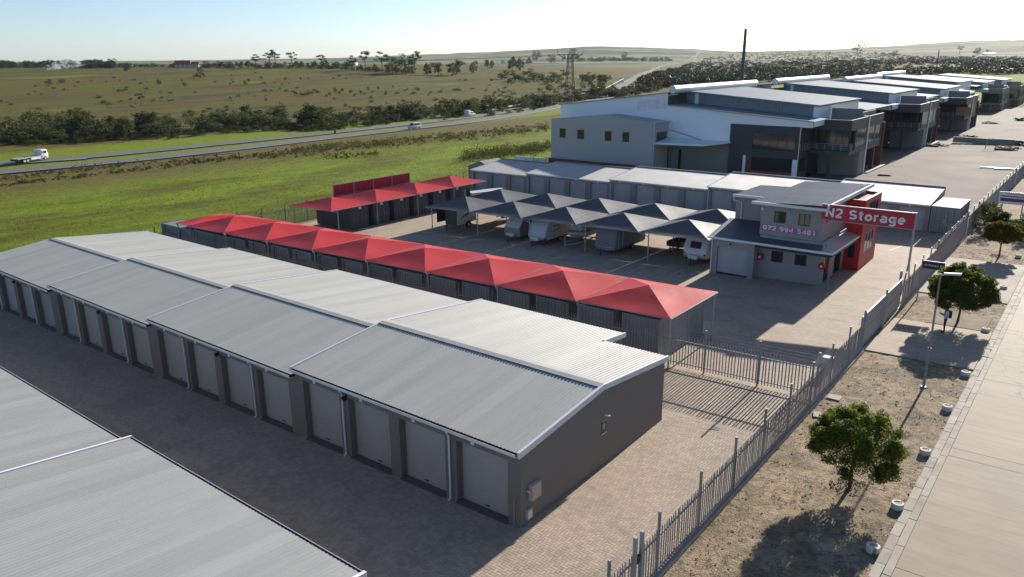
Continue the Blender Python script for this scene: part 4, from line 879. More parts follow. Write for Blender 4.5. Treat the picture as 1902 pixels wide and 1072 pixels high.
# ================================================================== WAREHOUSES
TRANSL = mat('clerestory_sheet', (0.20, 0.225, 0.25), 0.5, 0.10, 1.5, stretch=(3, 1, 0.3))
BEIGE = mat('raw_plaster', (0.30, 0.265, 0.21), 0.9, 0.08, 0.6)
def wslab(mb, pts, t=0.12): return mb.slab(pts, t)
def rail(par, x0, y0, x1, y1, z, n, h=1.0):
    mb = MB()
    for i in range(n + 1): t = i / n; x, y = x0 + (x1 - x0) * t, y0 + (y1 - y0) * t; mb.beam((x, y, z), (x, y, z + h), 0.05)
    for k in range(4): zz = z + h * (0.25 + 0.25 * k); mb.beam((x0, y0, zz), (x1, y1, zz), 0.035)
    mb.build('balustrade', STEEL, par)
def warehouse(label, y0, xo, zo, ylen=44.0, raw=False, front=True, detail=True):
    """one unit; the local frame is world axes with the end wall at y0"""
    t = thing('warehouse', label, 'warehouse', (xo, y0, zo), 0, 'row of warehouse units'); wallm = BEIGE if raw else DARKP; sage = BEIGE if raw else SAGE
    # end gable and main roof
    mb = MB(); P = [(-61.2, -2.5), (-41.2, -2.5), (-41.2, 11.75), (-61.2, 9.4)]
    mb.prism([(x, 0, z) for x, z in P], [(x, 0.3, z) for x, z in P]); P = [(-41.2, 4.9), (-30.6, 4.9), (-30.6, 7.55), (-18.7, 7.45), (-18.7, 8.3), (-41.2, 9.95)]
    mb.prism([(x, 0, z) for x, z in P], [(x, 0.3, z) for x, z in P]); mb.box(-61.2, -60.9, 0.3, ylen, -2.5, 9.3); mb.build('end_wall_cladding', WHITE2, t)
    mb = MB(); 
    for x in (-46.5, -44.6, -42.9): mb.box(x, x + 1.75, -0.02, -0.004, 8.9 + (x + 46.5) * 0.11, 10.4 + (x + 46.5) * 0.11)
    if detail: mb.build('wall_panel', WHITE, t)
    mb = MB(); wslab(mb, [(-61.5, -0.3, 9.45), (-41.0, -0.3, 11.85), (-41.0, ylen, 11.85), (-61.5, ylen, 9.45)]); wslab(mb, [(-40.98, 27.5, 9.95), (-18.5, 27.5, 8.4), (-18.5, ylen, 8.4), (-40.98, ylen, 9.95)]); mb.build('main_roof', ROOFW, t)
    mb = MB(); wslab(mb, [(-41.0, -0.3, 9.98), (-18.5, -0.3, 8.36), (-18.5, 5.7, 8.36), (-41.0, 5.7, 9.98)]); mb.build('low_roof', ROOFW, t)
    mb = MB(); wslab(mb, [(-41.0, 5.3, 11.9), (-19.6, 5.3, 10.25), (-19.6, 27.6, 10.25), (-41.0, 27.6, 11.9)], 0.22); mb.build('high_roof', ROOFW, t)
    mb = MB(); nn = 40
    for i in range(nn):
        x0 = -38.6 + i * 18.0 / nn; x1 = x0 + 18.0 / nn - 0.03; zt = lambda x: 11.9 - (x + 41) * 0.0771 - 0.24; zb = lambda x: 9.98 - (x + 41) * 0.072 + 0.06
        mb.prism([(x0, 5.75, zb(x0)), (x1, 5.75, zb(x1)), (x1, 5.75, zt(x1)), (x0, 5.75, zt(x0))], [(x0, 5.82, zb(x0)), (x1, 5.82, zb(x1)), (x1, 5.82, zt(x1)), (x0, 5.82, zt(x0))])
    mb.build('clerestory_glazing', TRANSL, t)
    mb = MB(); mb.prism([(-40.7, 5.75, 10.0), (-39.3, 5.75, 9.9), (-39.3, 5.75, 11.5), (-40.7, 5.75, 11.6)], [(-40.7, 5.82, 10.0), (-39.3, 5.82, 9.9), (-39.3, 5.82, 11.5), (-40.7, 5.82, 11.6)]); mb.build('clerestory_glazing', TRANSL, t)
    mb = MB(); mb.box(-20.5, -20.0, 5.84, 27.4, 7.4, 10.0); mb.build('high_wall', WHITE2, t); mb = MB(); mb.box(-40.9, -20.5, 27.2, 27.4, 8.0, 10.0); mb.build('high_wall', WHITE2, t); mb = MB(); mb.box(-39.25, -38.65, 5.7, 5.83, 9.8, 11.6); mb.build('clerestory_post', WHITE2, t); mb = MB(); mb.box(-20.58, -20.0, 5.65, 5.83, 8.2, 10.02); mb.build('clerestory_post', WHITE2, t)
    if detail:
        mb = MB(); mb.tube([(-40.6, 0.4, 12.2), (-40.6, 34.5, 12.2)], 0.62, 14); mb.box(-41.0, -40.2, 0.6, 34.3, 11.86, 11.95); mb.build('ridge_ventilator', WHITE, t)
    mb = MB(); mb.prism([(-18.5, -0.32, 7.6), (-18.38, -0.32, 7.6), (-18.38, -0.32, 8.4), (-18.5, -0.32, 8.4)], [(-18.5, 4.2, 7.6), (-18.38, 4.2, 7.6), (-18.38, 4.2, 8.4), (-18.5, 4.2, 8.4)]); mb.build('eave_fascia', WHITE2, t)
    if not front: return t
    # office block at the corner
    if not raw:
        mb = MB(); wallbox(mb, 'x', -30.6, -20.4, -1.5, 7.5, -0.1, 0.2, [(-27.1, -20.9, 4.0, 6.35), (-27.0, -21.1, 1.0, 2.95)])
        wallbox(mb, 'y', 0.2, 9.0, -1.5, 7.5, -20.7, -20.4, [(0.9, 3.4, 4.0, 6.4), (0.9, 3.6, 1.0, 3.0), (4.6, 8.6, -0.6, 3.4)]); mb.build('office_wall', DARKP, t)
        window(t, 'x', -27.1, -20.9, 4.0, 6.35, -0.1, -1, 4); window(t, 'x', -27.0, -21.1, 1.0, 2.95, -0.1, -1, 0); window(t, 'y', 0.9, 3.4, 4.0, 6.4, -20.4, 1, 2); window(t, 'y', 0.9, 3.6, 1.0, 3.0, -20.4, 1, 3); window(t, 'y', 4.6, 8.6, -0.6, 3.4, -20.4, 1, 5, name='glazed_doors')
        mb = MB(); mb.box(-27.9, -21.0, -0.16, -0.103, -1.5, 0.95); mb.box(-27.9, -27.05, -0.16, -0.103, 0.95, 3.05); mb.box(-20.397, -20.34, 0.3, 4.0, -1.5, 0.95); mb.build('brick_panel', BRICK, t)
        mb = MB(); mb.box(-28.3, -27.9, -0.2, -0.103, -1.5, 3.05); mb.box(-20.98, -20.3, -0.22, -0.103, -1.5, 2.9); mb.build('corner_pier', WHITE2, t)
        if detail: rail(t, -20.3, 0.5, -20.3, 3.6, 4.0, 3)
        mb = MB(); mb.tube([(-20.2, -0.3, 7.5), (-20.25, -0.25, 6.9), (-20.25, -0.25, -0.5)], 0.06, 6); mb.build('downpipe', WHITE, t)
    # projecting front with balcony
    x1 = -14.6
    mb = MB(); mb.box(-20.3, x1, 4.0, 4.3, 6.9, 8.4); mb.box(x1 - 0.3, x1, 4.3, 12.9, 6.9, 8.4); mb.box(x1 - 0.6, x1 - 0.3, 13.3, 23.2, 6.9, 8.35); mb.build('parapet', wallm, t)
    mb = MB(); mb.box(-20.3, x1 - 0.35, 4.35, 23.0, 6.92, 7.0); mb.build('flat_roof', CONC, t)
    mb = MB(); mb.box(-19.8, -15.4, 12.0, 12.3, 7.0, 9.55); mb.box(-15.7, -15.4, 12.3, 20.0, 7.0, 9.0); mb.build('roof_screen', BEIGE if raw else WALL2, t)
    mb = MB(); mb.box(-20.3, x1, 4.0, 12.9, 3.55, 4.0); mb.box(x1 - 0.6, x1 - 0.3, 13.3, 23.2, 3.3, 4.2); mb.build('balcony_slab', wallm, t)
    if detail: rail(t, -20.2, 4.05, x1 - 0.05, 4.05, 4.0, 5); rail(t, x1 - 0.05, 4.05, x1 - 0.05, 5.6, 4.0, 2)
    mb = MB(); wallbox(mb, 'x', -20.35, -15.2, 4.0, 6.9, 6.6, 6.8, [(-20.0, -15.5, 4.1, 6.8)]); wallbox(mb, 'y', 6.8, 12.9, 4.0, 6.9, x1 - 0.3, x1, [(7.0, 12.2, 4.5, 6.8)]); wallbox(mb, 'y', 13.3, 23.2, 4.2, 6.9, x1 - 0.6, x1 - 0.3, [(13.8, 18.4, 4.4, 6.7), (19.0, 22.6, 4.4, 6.7)]); mb.build('upper_wall', wallm, t)
    window(t, 'x', -20.0, -15.5, 4.1, 6.8, 6.6, -1, 4); window(t, 'y', 7.0, 12.2, 4.5, 6.8, x1, 1, 5, fm=STEEL if not raw else BLACK); window(t, 'y', 13.8, 18.4, 4.4, 6.7, x1 - 0.3, 1, 4, fm=STEEL); window(t, 'y', 19.0, 22.6, 4.4, 6.7, x1 - 0.3, 1, 3, fm=STEEL)
    mb = MB(); mb.box(-20.3, -14.9, 9.6, 9.9, -1.2, 3.55); mb.box(x1 - 0.3, x1 - 0.02, 9.9, 12.9, -1.2, 3.55); mb.build('ground_floor_wall', sage, t)
    mb = MB(); mb.box(x1 - 0.9, x1 + 0.1, 12.92, 13.28, -1.2, 8.5); mb.build('fin_wall', WHITE2 if not raw else BEIGE, t)
    for (x, y) in ((-17.2, 4.5), (-14.8, 18.3)):
        mb = MB(); mb.box(x - 0.25, x + 0.25, y - 0.25, y + 0.25, -1.2, 3.5 if y < 10 else 3.3); mb.build('column', wallm, t)
    mb = MB(); mb.box(-19.5, -19.2, 13.3, 23.2, -1.2, 3.3); mb.box(-19.5, x1, 23.2, 23.5, -1.2, 6.9); mb.build('back_wall', BRICK if not raw else BEIGE, t)
    mb = MB(); mb.box(-20.3, -14.0, 13.0, 24.0, -1.2, 0.0 + 0.06 - zo * 0.0); mb.box(-14.3, -13.9, 13.0, 24.0, -1.0, 0.16); mb.build('plinth', CONC, t)
    return t
w1 = warehouse('nearest white warehouse with a grey side wing and dark corner office', 91.5, 0, -0.3)
# details of the first unit only: side wing, loading canopy
mb = MB(); P = [(-59.6, -1.8), (-40.7, -1.8), (-40.7, 7.55), (-49.9, 8.35), (-59.6, 7.35)]
ops = [(-57.9, -56.7, 4.4, 5.9), (-54.4, -53.1, 4.4, 5.9), (-49.2, -48.0, 4.4, 5.9), (-46.0, -44.8, 4.4, 5.9)]
wallbox(mb, 'x', -59.6, -40.7, -1.8, 7.3, -5.1, -4.9, ops); mb.prism([(-59.6, -5.1, 7.3), (-40.7, -5.1, 7.3), (-40.7, -5.1, 7.55), (-49.9, -5.1, 8.35), (-59.6, -5.1, 7.4)], [(-59.6, -4.9, 7.3), (-40.7, -4.9, 7.3), (-40.7, -4.9, 7.55), (-49.9, -4.9, 8.35), (-59.6, -4.9, 7.4)])
wallbox(mb, 'y', -4.9, -0.02, -1.8, 7.4, -40.9, -40.7, [(-4.0, -0.6, 4.4, 6.0)]); mb.box(-59.6, -59.4, -4.9, -0.02, -1.8, 7.3); mb.build('side_wing_wall', mat('wing_grey', (0.46, 0.445, 0.43), 0.85, 0.04, 0.5), w1)
for a0, a1, za, zb_ in ops: window(w1, 'x', a0, a1, za, zb_, -5.1, -1, 0)
window(w1, 'y', -4.0, -0.6, 4.4, 6.0, -40.7, 1, 3)
mb = MB(); wslab(mb, [(-59.7, -4.85, 7.28), (-49.9, -4.85, 8.28), (-49.9, -0.02, 8.28), (-59.7, -0.02, 7.28)], 0.1); wslab(mb, [(-49.9, -4.85, 8.28), (-40.5, -4.85, 7.5), (-40.5, -0.02, 7.5), (-49.9, -0.02, 8.28)], 0.1); mb.build('side_wing_roof', ROOFP, w1)
mb = MB(); mb.box(-40.65, -40.5, -5.0, -0.02, 7.46, 7.62); mb.tube([(-40.6, -5.0, 7.4), (-40.6, -5.0, -1)], 0.06, 6); mb.build('gutter', WHITE, w1)
mb = MB(); wslab(mb, [(-40.7, -4.6, 4.55), (-32.8, -4.6, 4.75), (-30.4, -0.02, 4.95), (-40.7, -0.02, 4.95)], 0.28); mb.build('loading_canopy', WHITE2, w1)
mb = MB(); mb.tube([(-40.5, -4.6, 7.2), (-34.6, -1.2, 5.0)], 0.1, 8); mb.build('canopy_stay', STEEL, w1)
mb = MB(); wallbox(mb, 'x', -40.7, -30.62, -1.8, 4.7, 0.32, 0.5, [(-40.3, -38.5, -1.0, 3.1)]); mb.build('bay_wall', SAGE, w1)
mb = MB(); mb.box(-40.25, -39.0, 0.42, 0.46, -1.0, 3.05); mb.build('bay_door', WALL2, w1)
mb = MB(); mb.box(-60.0, -40.9, -5.35, -5.15, -2.0, 0.95); mb.build('brick_plinth', BRICK, w1); mb = MB(); mb.box(-66.5, -60.0, -6.0, -5.8, -2.0, 0.9); mb.build('yard_wall', WHITE, w1)
warehouse('second white warehouse from the camera with dark projecting office front', 135.5, 0.2, -0.3)
warehouse('third warehouse in the row with a timber board on its balcony', 180.0, 1.2, -1.0)
mb = MB(); mb.box(-15.6, -12.6, 186.35, 186.45, 3.3, 5.2); tag(mb.build('timber_board', mat('plywood', (0.34, 0.19, 0.09), 0.8, 0.15, 2.0)), 'sheet of brown boarding standing on the balcony of the third warehouse', 'board')
warehouse('fourth warehouse roof standing behind the third warehouse', 228.0, -3.0, -0.9, 40, front=False)
warehouse('unfinished beige warehouse frame, nearer of the two at the far end', 262.0, -1.0, -1.9, 34, raw=True, detail=False)
warehouse('unfinished beige warehouse frame farthest along the row', 296.0, 0.4, -2.0, 34, raw=True, detail=False)
# ---- things lying on the warehouse yard
rr = random.Random(21)
def pile(label, x, y, n=14, s=1.0, m=None):
    o = thing('rubble_pile', label, 'rubble', (x, y, gz(x) + 0.03)); mb = MB()
    for i in range(n):
        px, py = rr.gauss(0, 0.7 * s), rr.gauss(0, 0.7 * s); d = math.hypot(px, py) / s; h = max(0.08, (0.55 - d * 0.3)) * s; a = rr.uniform(0, 3.1); L = rr.uniform(0.3, 1.0) * s
        mb.beam((px - math.cos(a) * L, py - math.sin(a) * L, h * rr.uniform(0.1, 0.6)), (px + math.cos(a) * L, py + math.sin(a) * L, h), rr.uniform(0.1, 0.3) * s, rr.uniform(0.08, 0.25) * s)
    mb.build('rubble', m or mat('rubble', (0.11, 0.095, 0.08), 0.9, 0.4, 2.0, isl=0.5), o); return o
pile('heap of dark rubble with a plank beside the second warehouse front', -12.6, 150.0, 16, 1.2); pile('heap of rubble on the yard near the third warehouse', -10.5, 172.0, 12, 1.0)
pile('dark heap of building waste by the fence in the warehouse yard', -0.6, 148.0, 18, 1.3); pile('heap of dark scrap at the right edge of the warehouse yard', 1.8, 158.0, 18, 1.6); pile('low heap of rubble far up the pale yard', -6.0, 226.0, 14, 1.4); pile('loose rubble close to the unfinished warehouses', -12.0, 214.0, 12, 1.2)
mb = MB(); mb.box(-0.9, 0.9, -0.35, 0.35, 0.0, 0.14); mb.box(-0.8, 0.7, -0.3, 0.1, 0.14, 0.2); tag(mb.build('board_stack', mat('scrap_boards', (0.09, 0.07, 0.055), 0.9), None, loc=(-11.2, 103.2, gz(-11) + 0.03), rot=(0, 0, 0.1)), 'flat stack of dark boards on the pale yard in front of the first warehouse', 'boards')
mb = MB(); mb.beam((-2.6, 0, 0.1), (1.2, 0.3, 0.12), 0.25, 0.16); mb.beam((-0.6, -0.7, 0.1), (2.4, -0.2, 0.2), 0.35, 0.16); tag(mb.build('timber_planks', WHITE, None, loc=(1.6, 118.0, gz(1.6) + 0.03)), 'pale planks lying beside the palisade fence in the warehouse yard', 'planks')
lw = thing('low_wall', 'low wall of grey precast concrete blocks across the warehouse yard', 'wall', (-5.5, 158.0, gz(-5.5) + 0.03))
xx = -5.6
for i, L in enumerate((1.2, 0.9, 1.3, 2.6, 2.4, 2.2, 1.1)):
    mb = MB(); mb.box(xx, xx + L - 0.06, -0.25 + rr.uniform(-.1, .1), 0.3, 0, 1.05 + rr.uniform(-0.06, 0.08)); mb.build('block', CONC, lw); xx += L
mb = MB(); mb.box(-0.1, 3.5, -0.12, 0.12, 0, 2.6); tag(mb.build('brick_wall', BRICK, None, loc=(1.6, 163.0, 0.05)), 'reddish brown brick wall at the right edge of the warehouse yard', 'wall')
mb = MB()
for x, y in ((0, 0), (1.6, 0), (0, 0.9), (1.6, 0.9)): mb.beam((x, y, 0), (x, y, 1.9), 0.06)
for z in (0.5, 1.85): mb.beam((0, 0, z), (1.6, 0, z), 0.05); mb.beam((0, 0.9, z), (1.6, 0.9, z), 0.05); mb.beam((0, 0, z), (0, 0.9, z), 0.05); mb.beam((1.6, 0, z), (1.6, 0.9, z), 0.05)
tag(mb.build('scaffold_trestle', STEELD, None, loc=(-4.2, 148.0, gz(-4) + 0.03)), 'small grey scaffold trestle standing on the warehouse yard', 'scaffold')
# ================================================================== FENCES
def pale_mesh(h=1.95):
    mb = MB(); w, d = 0.034, 0.014; V = []
    for z, k in ((0.08, 1), (h - 0.09, 1), (h, 0.15)):
        for x, y in ((-w * k, -d), (-w * 0.35 * k, d), (w * 0.35 * k, d), (w * k, -d)): V.append((x, y, z))
    mb.add(V, [(i, i + 1, i + 5, i + 4) for i in (0, 1, 2)] + [(i, i + 1, i + 5, i + 4) for i in (4, 5, 6)]); return mb.mesh('pale', STEEL)
PALE = pale_mesh()
STEELP = mat('post_steel', (0.25, 0.25, 0.25), 0.6, 0.12, 3.0, (0.17, 0.165, 0.16), 0.4, 1.5)
mb = MB(); mb.box(-0.04, 0.04, -0.04, 0.04, -0.2, 2.5); mb.cur = 1
for i in range(6): mb.box(0.045, 0.075, -0.02, 0.02, 1.98 + i * 0.09, 2.02 + i * 0.09)
mb.cur = 2; mb.box(-0.05, 0.05, -0.05, 0.05, 2.5, 2.52); FPOST = mb.mesh('post', [STEELP, BLACK, STEEL])
def fence(label, a, b, zf=None, sp=0.17, post=3.06, skip=(), limit=300, near=None, plinth=False, group='palisade fences', wires=True):
    a, b = Vector((a[0], a[1], 0)), Vector((b[0], b[1], 0)); L = (b - a).length; d = (b - a) / L; rz = math.atan2(d.y, d.x); zf = zf or gz
    t = thing('palisade_fence', label, 'fence', (a.x, a.y, zf(a.x)), rz, group); z0 = zf(a.x); sl = (zf(b.x) - zf(a.x)) / L
    n = int(L / sp); ks = list(range(n))
    if near is not None: ks.sort(key=lambda k: abs((a + d * (k + 0.5) * sp - Vector((near[0], near[1], 0))).length))
    rest = MB()
    for i, k in enumerate(ks):
        s = (k + 0.5) * sp
        if i < limit: put('pale', PALE, t, (s, 0, sl * s), (rng.gauss(0, 0.004), rng.gauss(0, 0.008), 0))
        else: rest.add([(s - 0.034, -0.014, sl * s + 0.08), (s, 0.014, sl * s + 0.08), (s + 0.034, -0.014, sl * s + 0.08), (s - 0.034, -0.014, sl * s + 1.86), (s, 0.014, sl * s + 1.86), (s + 0.034, -0.014, sl * s + 1.86), (s, -0.01, sl * s + 1.95)], [(0, 1, 4, 3), (1, 2, 5, 4), (3, 4, 6), (4, 5, 6)])
    if rest.v: struct(rest.build('pale_run', STEEL, t), 'stuff')
    npst = int(round(L / post))
    for i in range(npst + 1): s = L * i / npst; put('post', FPOST, t, (s, 0.055, sl * s))
    for z in (0.30, 1.62): mb = MB(); mb.beam((0, 0.03, z), (L, 0.03, z + sl * L), 0.05, 0.05); mb.build('rail', STEEL, t)
    if wires:
        mb = MB()
        for i in range(0, 6, 2): zz = 2.0 + i * 0.09; mb.beam((0, 0.13, zz), (L, 0.13, zz + sl * L), 0.006)
        mb.build('electric_wires', STEELD, t)
    if plinth: mb = MB(); mb.slab([(0, -0.09, 0.16), (L, -0.09, 0.16 + sl * L), (L, 0.14, 0.16 + sl * L), (0, 0.14, 0.16)], 0.5); mb.build('plinth', CONC, t)
    return t
fence('palisade fence along the sandy verge from the lower edge up to the sliding gate', (5.46, -12.3), (5.38, 25.9), plinth=True, limit=300, near=(5.4, 8))
fence('palisade fence between the grey garages and the red-roofed container row', (5.2, 17.85), (-58.2, 17.75), near=(0, 18))
fence('palisade fence beside the office drive beyond the sliding gate', (5.30, 36.4), (5.2, 63.0), plinth=True)
fence('dense palisade fence along the verge past the rear garages', (5.15, 63.6), (5.3, 100.0), limit=210)
fence('far palisade fence running along the warehouse yard', (5.35, 100.4), (5.6, 200.0), sp=0.34, limit=0)
fence('palisade fence along the green field at the back of the yard', (-58.5, -20.0), (-58.5, 63.0), near=(-58, 28), limit=260)
fence('wire topped fence from the rear garages towards the warehouse wing', (-58.3, 72.0), (-63.0, 92.0), sp=0.3, limit=0)
# short return of fence with posts where the inner fence meets the boundary
gt = thing('sliding_gate', 'grey steel sliding gate across the office drive', 'gate', (5.12, 26.1, gz(5.12)), math.pi / 2)
mb = MB(); L = 10.0
for x in (0.05, 5.0, 9.95): mb.beam((x, 0, 0.1), (x, 0, 2.1), 0.09)
for z in (0.14, 1.05, 2.06): mb.beam((0.0, 0, z), (L, 0, z), 0.08, 0.09)
mb.build('gate_frame', STEEL, gt)
mb = MB(); mb.box(-0.03, 0.03, -0.012, 0.012, 0.18, 2.02); GB = mb.mesh('gate_bar', STEEL)
for i in range(80): put('gate_bar', GB, gt, (0.12 + i * 0.124, 0, 0))
for x in (-0.15, 10.15, 4.95, 10.4): mb = MB(); mb.beam((x, -0.16 if x < 5 else 0.16, 0), (x, -0.16 if x < 5 else 0.16, 2.6), 0.11); mb.build('gate_post', STEEL, gt)
mb = MB(); mb.box(-0.3, 10.2, -0.06, 0.06, -0.02, 0.03); mb.build('track', STEELD, gt)
mb = MB(); mb.box(-0.22, 0.22, -0.18, 0.18, 0, 0.8); mb.box(-0.25, 0.25, -0.21, 0.21, 0.8, 0.84); tag(mb.build('gate_motor_cabinet', mat('pale_cabinet', (0.40, 0.41, 0.41), 0.6), None, loc=(4.55, 21.9, gz(4.55))), 'pale grey cabinet inside the fence near the sliding gate', 'cabinet')
g2 = thing('gate_posts', 'pair of square steel gate posts on the fence at the lower edge', 'posts', (5.46, -0.9, gz(5.46)))
for y in (0.0, -0.42): mb = MB(); mb.box(-0.055, 0.055, y - 0.055, y + 0.055, -0.1, 2.5); mb.build('post', STEEL, g2); mb = MB(); mb.box(-0.062, 0.062, y - 0.062, y + 0.062, 2.5, 2.53); mb.build('cap', STEEL, g2)
mb = MB(); mb.box(-0.05, 0.05, -0.3, -0.12, 1.5, 1.75); mb.build('lock', BLACK, g2)
# ================================================================== STREET THINGS
def kerb_block():
    mb = MB(); n = 22; ro, ri, h = 0.27, 0.17, 0.30; V = []
    for i in range(n + 1):
        a = R(-62) + (2 * math.pi - R(56)) * i / n - R(0); a = R(16 - 90) + R(328) * i / n
        c, s = math.cos(a), math.sin(a); V += [(ro * c, ro * s, 0), (ro * c * 1.03, ro * s * 1.03, h * 0.5), (ro * c, ro * s, h), (ri * c, ri * s, h), (ri * c, ri * s, 0.03)]
    F = []
    for i in range(n):
        for k in range(4): o = i * 5; F.append((o + k, o + 5 + k, o + 6 + k, o + k + 1))
    F += [(0, 1, 2, 3, 4), tuple(n * 5 + k for k in (4, 3, 2, 1, 0))]; mb.add(V, F); shell = mb.mesh('shell', mat('limewashed_concrete', (0.66, 0.63, 0.57), 0.85, 0.12, 5.0, (0.42, 0.36, 0.28), 0.6, 3.0))
    mb = MB(); mb.disc((0, 0, 0.14), (0, 0, 1), 0.18, 0.26, 14); soil = mb.mesh('soil_fill', mat('pale_sand', (0.42, 0.35, 0.26), 0.95, 0.2, 6.0)); return shell, soil
KS, KSO = kerb_block()
blocks = [(10.78, 6.1, 'open fronted white block nearest the camera on the kerb'), (10.83, 9.5, 'second white planter block from the lower edge of the kerb'), (10.80, 14.7, 'white planter block on the kerb level with the nearest tree'), (10.75, 20.1, 'white planter block on the kerb between lamp post and nearest tree'), (10.75, 25.4, 'white planter block on the kerb just before the paved crossing'), (10.6, 33.9, 'white planter block on the kerb just past the paved crossing'), (10.3, 45.2, 'white planter block on the kerb beyond the large verge tree'), (10.1, 56.6, 'white planter block farthest up the kerb')]
for i, (x, y, lab) in enumerate(blocks):
    t = thing('planter_block', lab, 'concrete block', (x, y, gz(x) - 0.02), rng.uniform(0, 0.6) + (0.3 if i == 0 else 2.5), 'white planter blocks along the kerb'); t.scale = (0.82, 0.82, 0.82); put('shell', KS, t); put('soil_fill', KSO, t)
lp = thing('street_lamp', 'tall grey street lamp standing on the sandy verge', 'street lamp', (9.29, 22.37, gz(9.29) - 0.05))
mb = MB(); mb.tube([(0, 0, 0), (0, 0, 2.2), (-0.04, 0, 6.2)], [0.062, 0.056, 0.036], 10); mb.build('pole', mat('pole_grey', (0.24, 0.24, 0.235), 0.6), lp)
mb = MB(); mb.tube([(0, 0, 2.2), (0, 0, 2.26)], 0.085, 10); mb.tube([(0, 0, 0), (0, 0, 0.12)], 0.14, 10); mb.build('collar', STEELD, lp)
mb = MB(); mb.tube([(-0.04, 0, 6.15), (0.3, 0, 6.22)], 0.03, 8); mb.prism([(0.1, -0.10, 6.18), (0.1, 0.10, 6.18), (0.1, 0.08, 6.28), (0.1, -0.08, 6.28)], [(0.86, -0.14, 6.27), (0.86, 0.14, 6.27), (0.86, 0.10, 6.36), (0.86, -0.10, 6.36)]); mb.build('lamp_head', mat('lamp_white', (0.6, 0.6, 0.58), 0.5), lp)
ss = thing('street_sign', 'black road name sign on a post outside the fence', 'sign', (5.72, 39.0, gz(5.72)))
mb = MB(); mb.tube([(0, 0, -0.1), (0, 0, 3.0)], 0.045, 8); mb.build('post', STEEL, ss)
mb = MB(); mb.box(0.05, 1.42, -0.03, 0.0, 2.34, 2.86); sp_ = mb.build('sign_panel', BLACK, ss); mb = MB(); mb.box(0.03, 1.44, -0.035, 0.015, 2.862, 2.90); mb.build('sign_edging', WHITE, ss)
text_obj('46 Pioneer Rd', mat('white_print', (0.7, 0.7, 0.7)), sp_, (0.735, -0.045, 2.6), (math.pi / 2, 0, 0), 0.15, 0.02, 1.2, extr=0.006)
bd = thing('estate_board', 'white advertising board with a red and blue strip on posts by the far verge', 'sign', (6.3, 74.0, gz(6.3)))
mb = MB(); mb.box(0, 3.2, -0.04, 0, 1.75, 3.0); bp = mb.build('board', WHITE, bd)
mb = MB(); mb.box(0.1, 3.1, -0.05, -0.042, 2.5, 2.62); mb.build('red_strip', CRIM, bp); mb = MB(); mb.box(0.15, 3.05, -0.05, -0.042, 2.02, 2.36); mb.build('blue_strip', mat('blue_print', (0.06, 0.06, 0.16), 0.5, 0.6, 3.0), bp); mb = MB(); mb.box(0.7, 2.2, -0.05, -0.042, 2.78, 2.86); mb.build('grey_strip', STEELD, bp)
for x in (0.4, 2.2): mb = MB(); mb.beam((x, 0.04, -0.1), (x, 0.04, 2.9), 0.08); mb.build('post', BARK, bd)
mb = MB(); mb.box(-0.35, 0.35, -0.25, 0.25, 0, 0.8); tag(mb.build('kiosk_box', mat('kiosk', (0.16, 0.18, 0.2), 0.6), None, loc=(7.9, 70.0, gz(7.9))), 'grey service box among the shrubs below the advertising board', 'box')
mb = MB(); mb.box(-0.32, 0.32, -0.3, 0.3, 0, 0.05); cvr = mb.mesh('manhole_slab', CONC)
for i, (x, y, lab) in enumerate(((5.95, 18.5, 'small concrete manhole slab outside the fence, farther one'), (6.0, 16.0, 'pale concrete manhole slab outside the fence behind the nearest tree'))): tag(put('manhole_slab', cvr, None, (x, y, gz(x) + 0.0), (0, 0, 0.3 * i)), lab, 'slab', 'manhole slabs')
mb = MB(); mb.box(-0.2, 0.2, -0.16, 0.16, 0, 0.02); tag(mb.build('drain_cover', mat('iron', (0.05, 0.047, 0.043), 0.7), None, loc=(2.5, 11.8, gz(2.5) + 0.0)), 'dark iron drain cover in the sunlit paving', 'drain')
# ================================================================== CARAVANS, TRAILERS, BOATS
def bev(mb, name, mt, w, seg=2, smooth=True):
    me = mb.mesh(name, mt); bm = bmesh.new(); bm.from_mesh(me); bmesh.ops.remove_doubles(bm, verts=bm.verts, dist=1e-5)
    bmesh.ops.bevel(bm, geom=[e for e in bm.edges if len(e.link_faces) == 2 and e.calc_face_angle(0) > 0.35], offset=w, segments=seg, affect='EDGES', profile=0.6)
    bm.to_mesh(me); bm.free(); me.polygons.foreach_set('use_smooth', [True] * len(me.polygons))
    try: me.set_sharp_from_angle(angle=R(35))
    except Exception: pass
    return me
def wheel(par, x, y, z, r, w=0.2):
    mb = MB(); mb.disc((0, 0, 0), (1, 0, 0), r, w, 18); t = put('wheel', bev(mb, 'tyre', RUBBER, 0.03, 2), par, (x, y, z)); mb = MB(); mb.disc((0, 0, 0), (1, 0, 0), r * 0.58, w + 0.02, 14); mb.build('rim', STEEL, t)
def towbar(par, y, z=0.45, l=1.1, jock=True):
    mb = MB(); mb.beam((-0.5, y, z), (0, y - l, z), 0.07); mb.beam((0.5, y, z), (0, y - l, z), 0.07); mb.beam((0, y - l - 0.25, z + 0.02), (0, y - l + 0.1, z + 0.02), 0.09); mb.build('drawbar', STEELD, par)
    mb = MB(); mb.tube([(0, y - l + 0.15, 0.1), (0, y - l + 0.15, 0.75)], 0.03, 6); mb.disc((0, y - l + 0.15, 0.1), (1, 0, 0), 0.1, 0.06, 10); mb.build('jockey_wheel', BLACK, par)
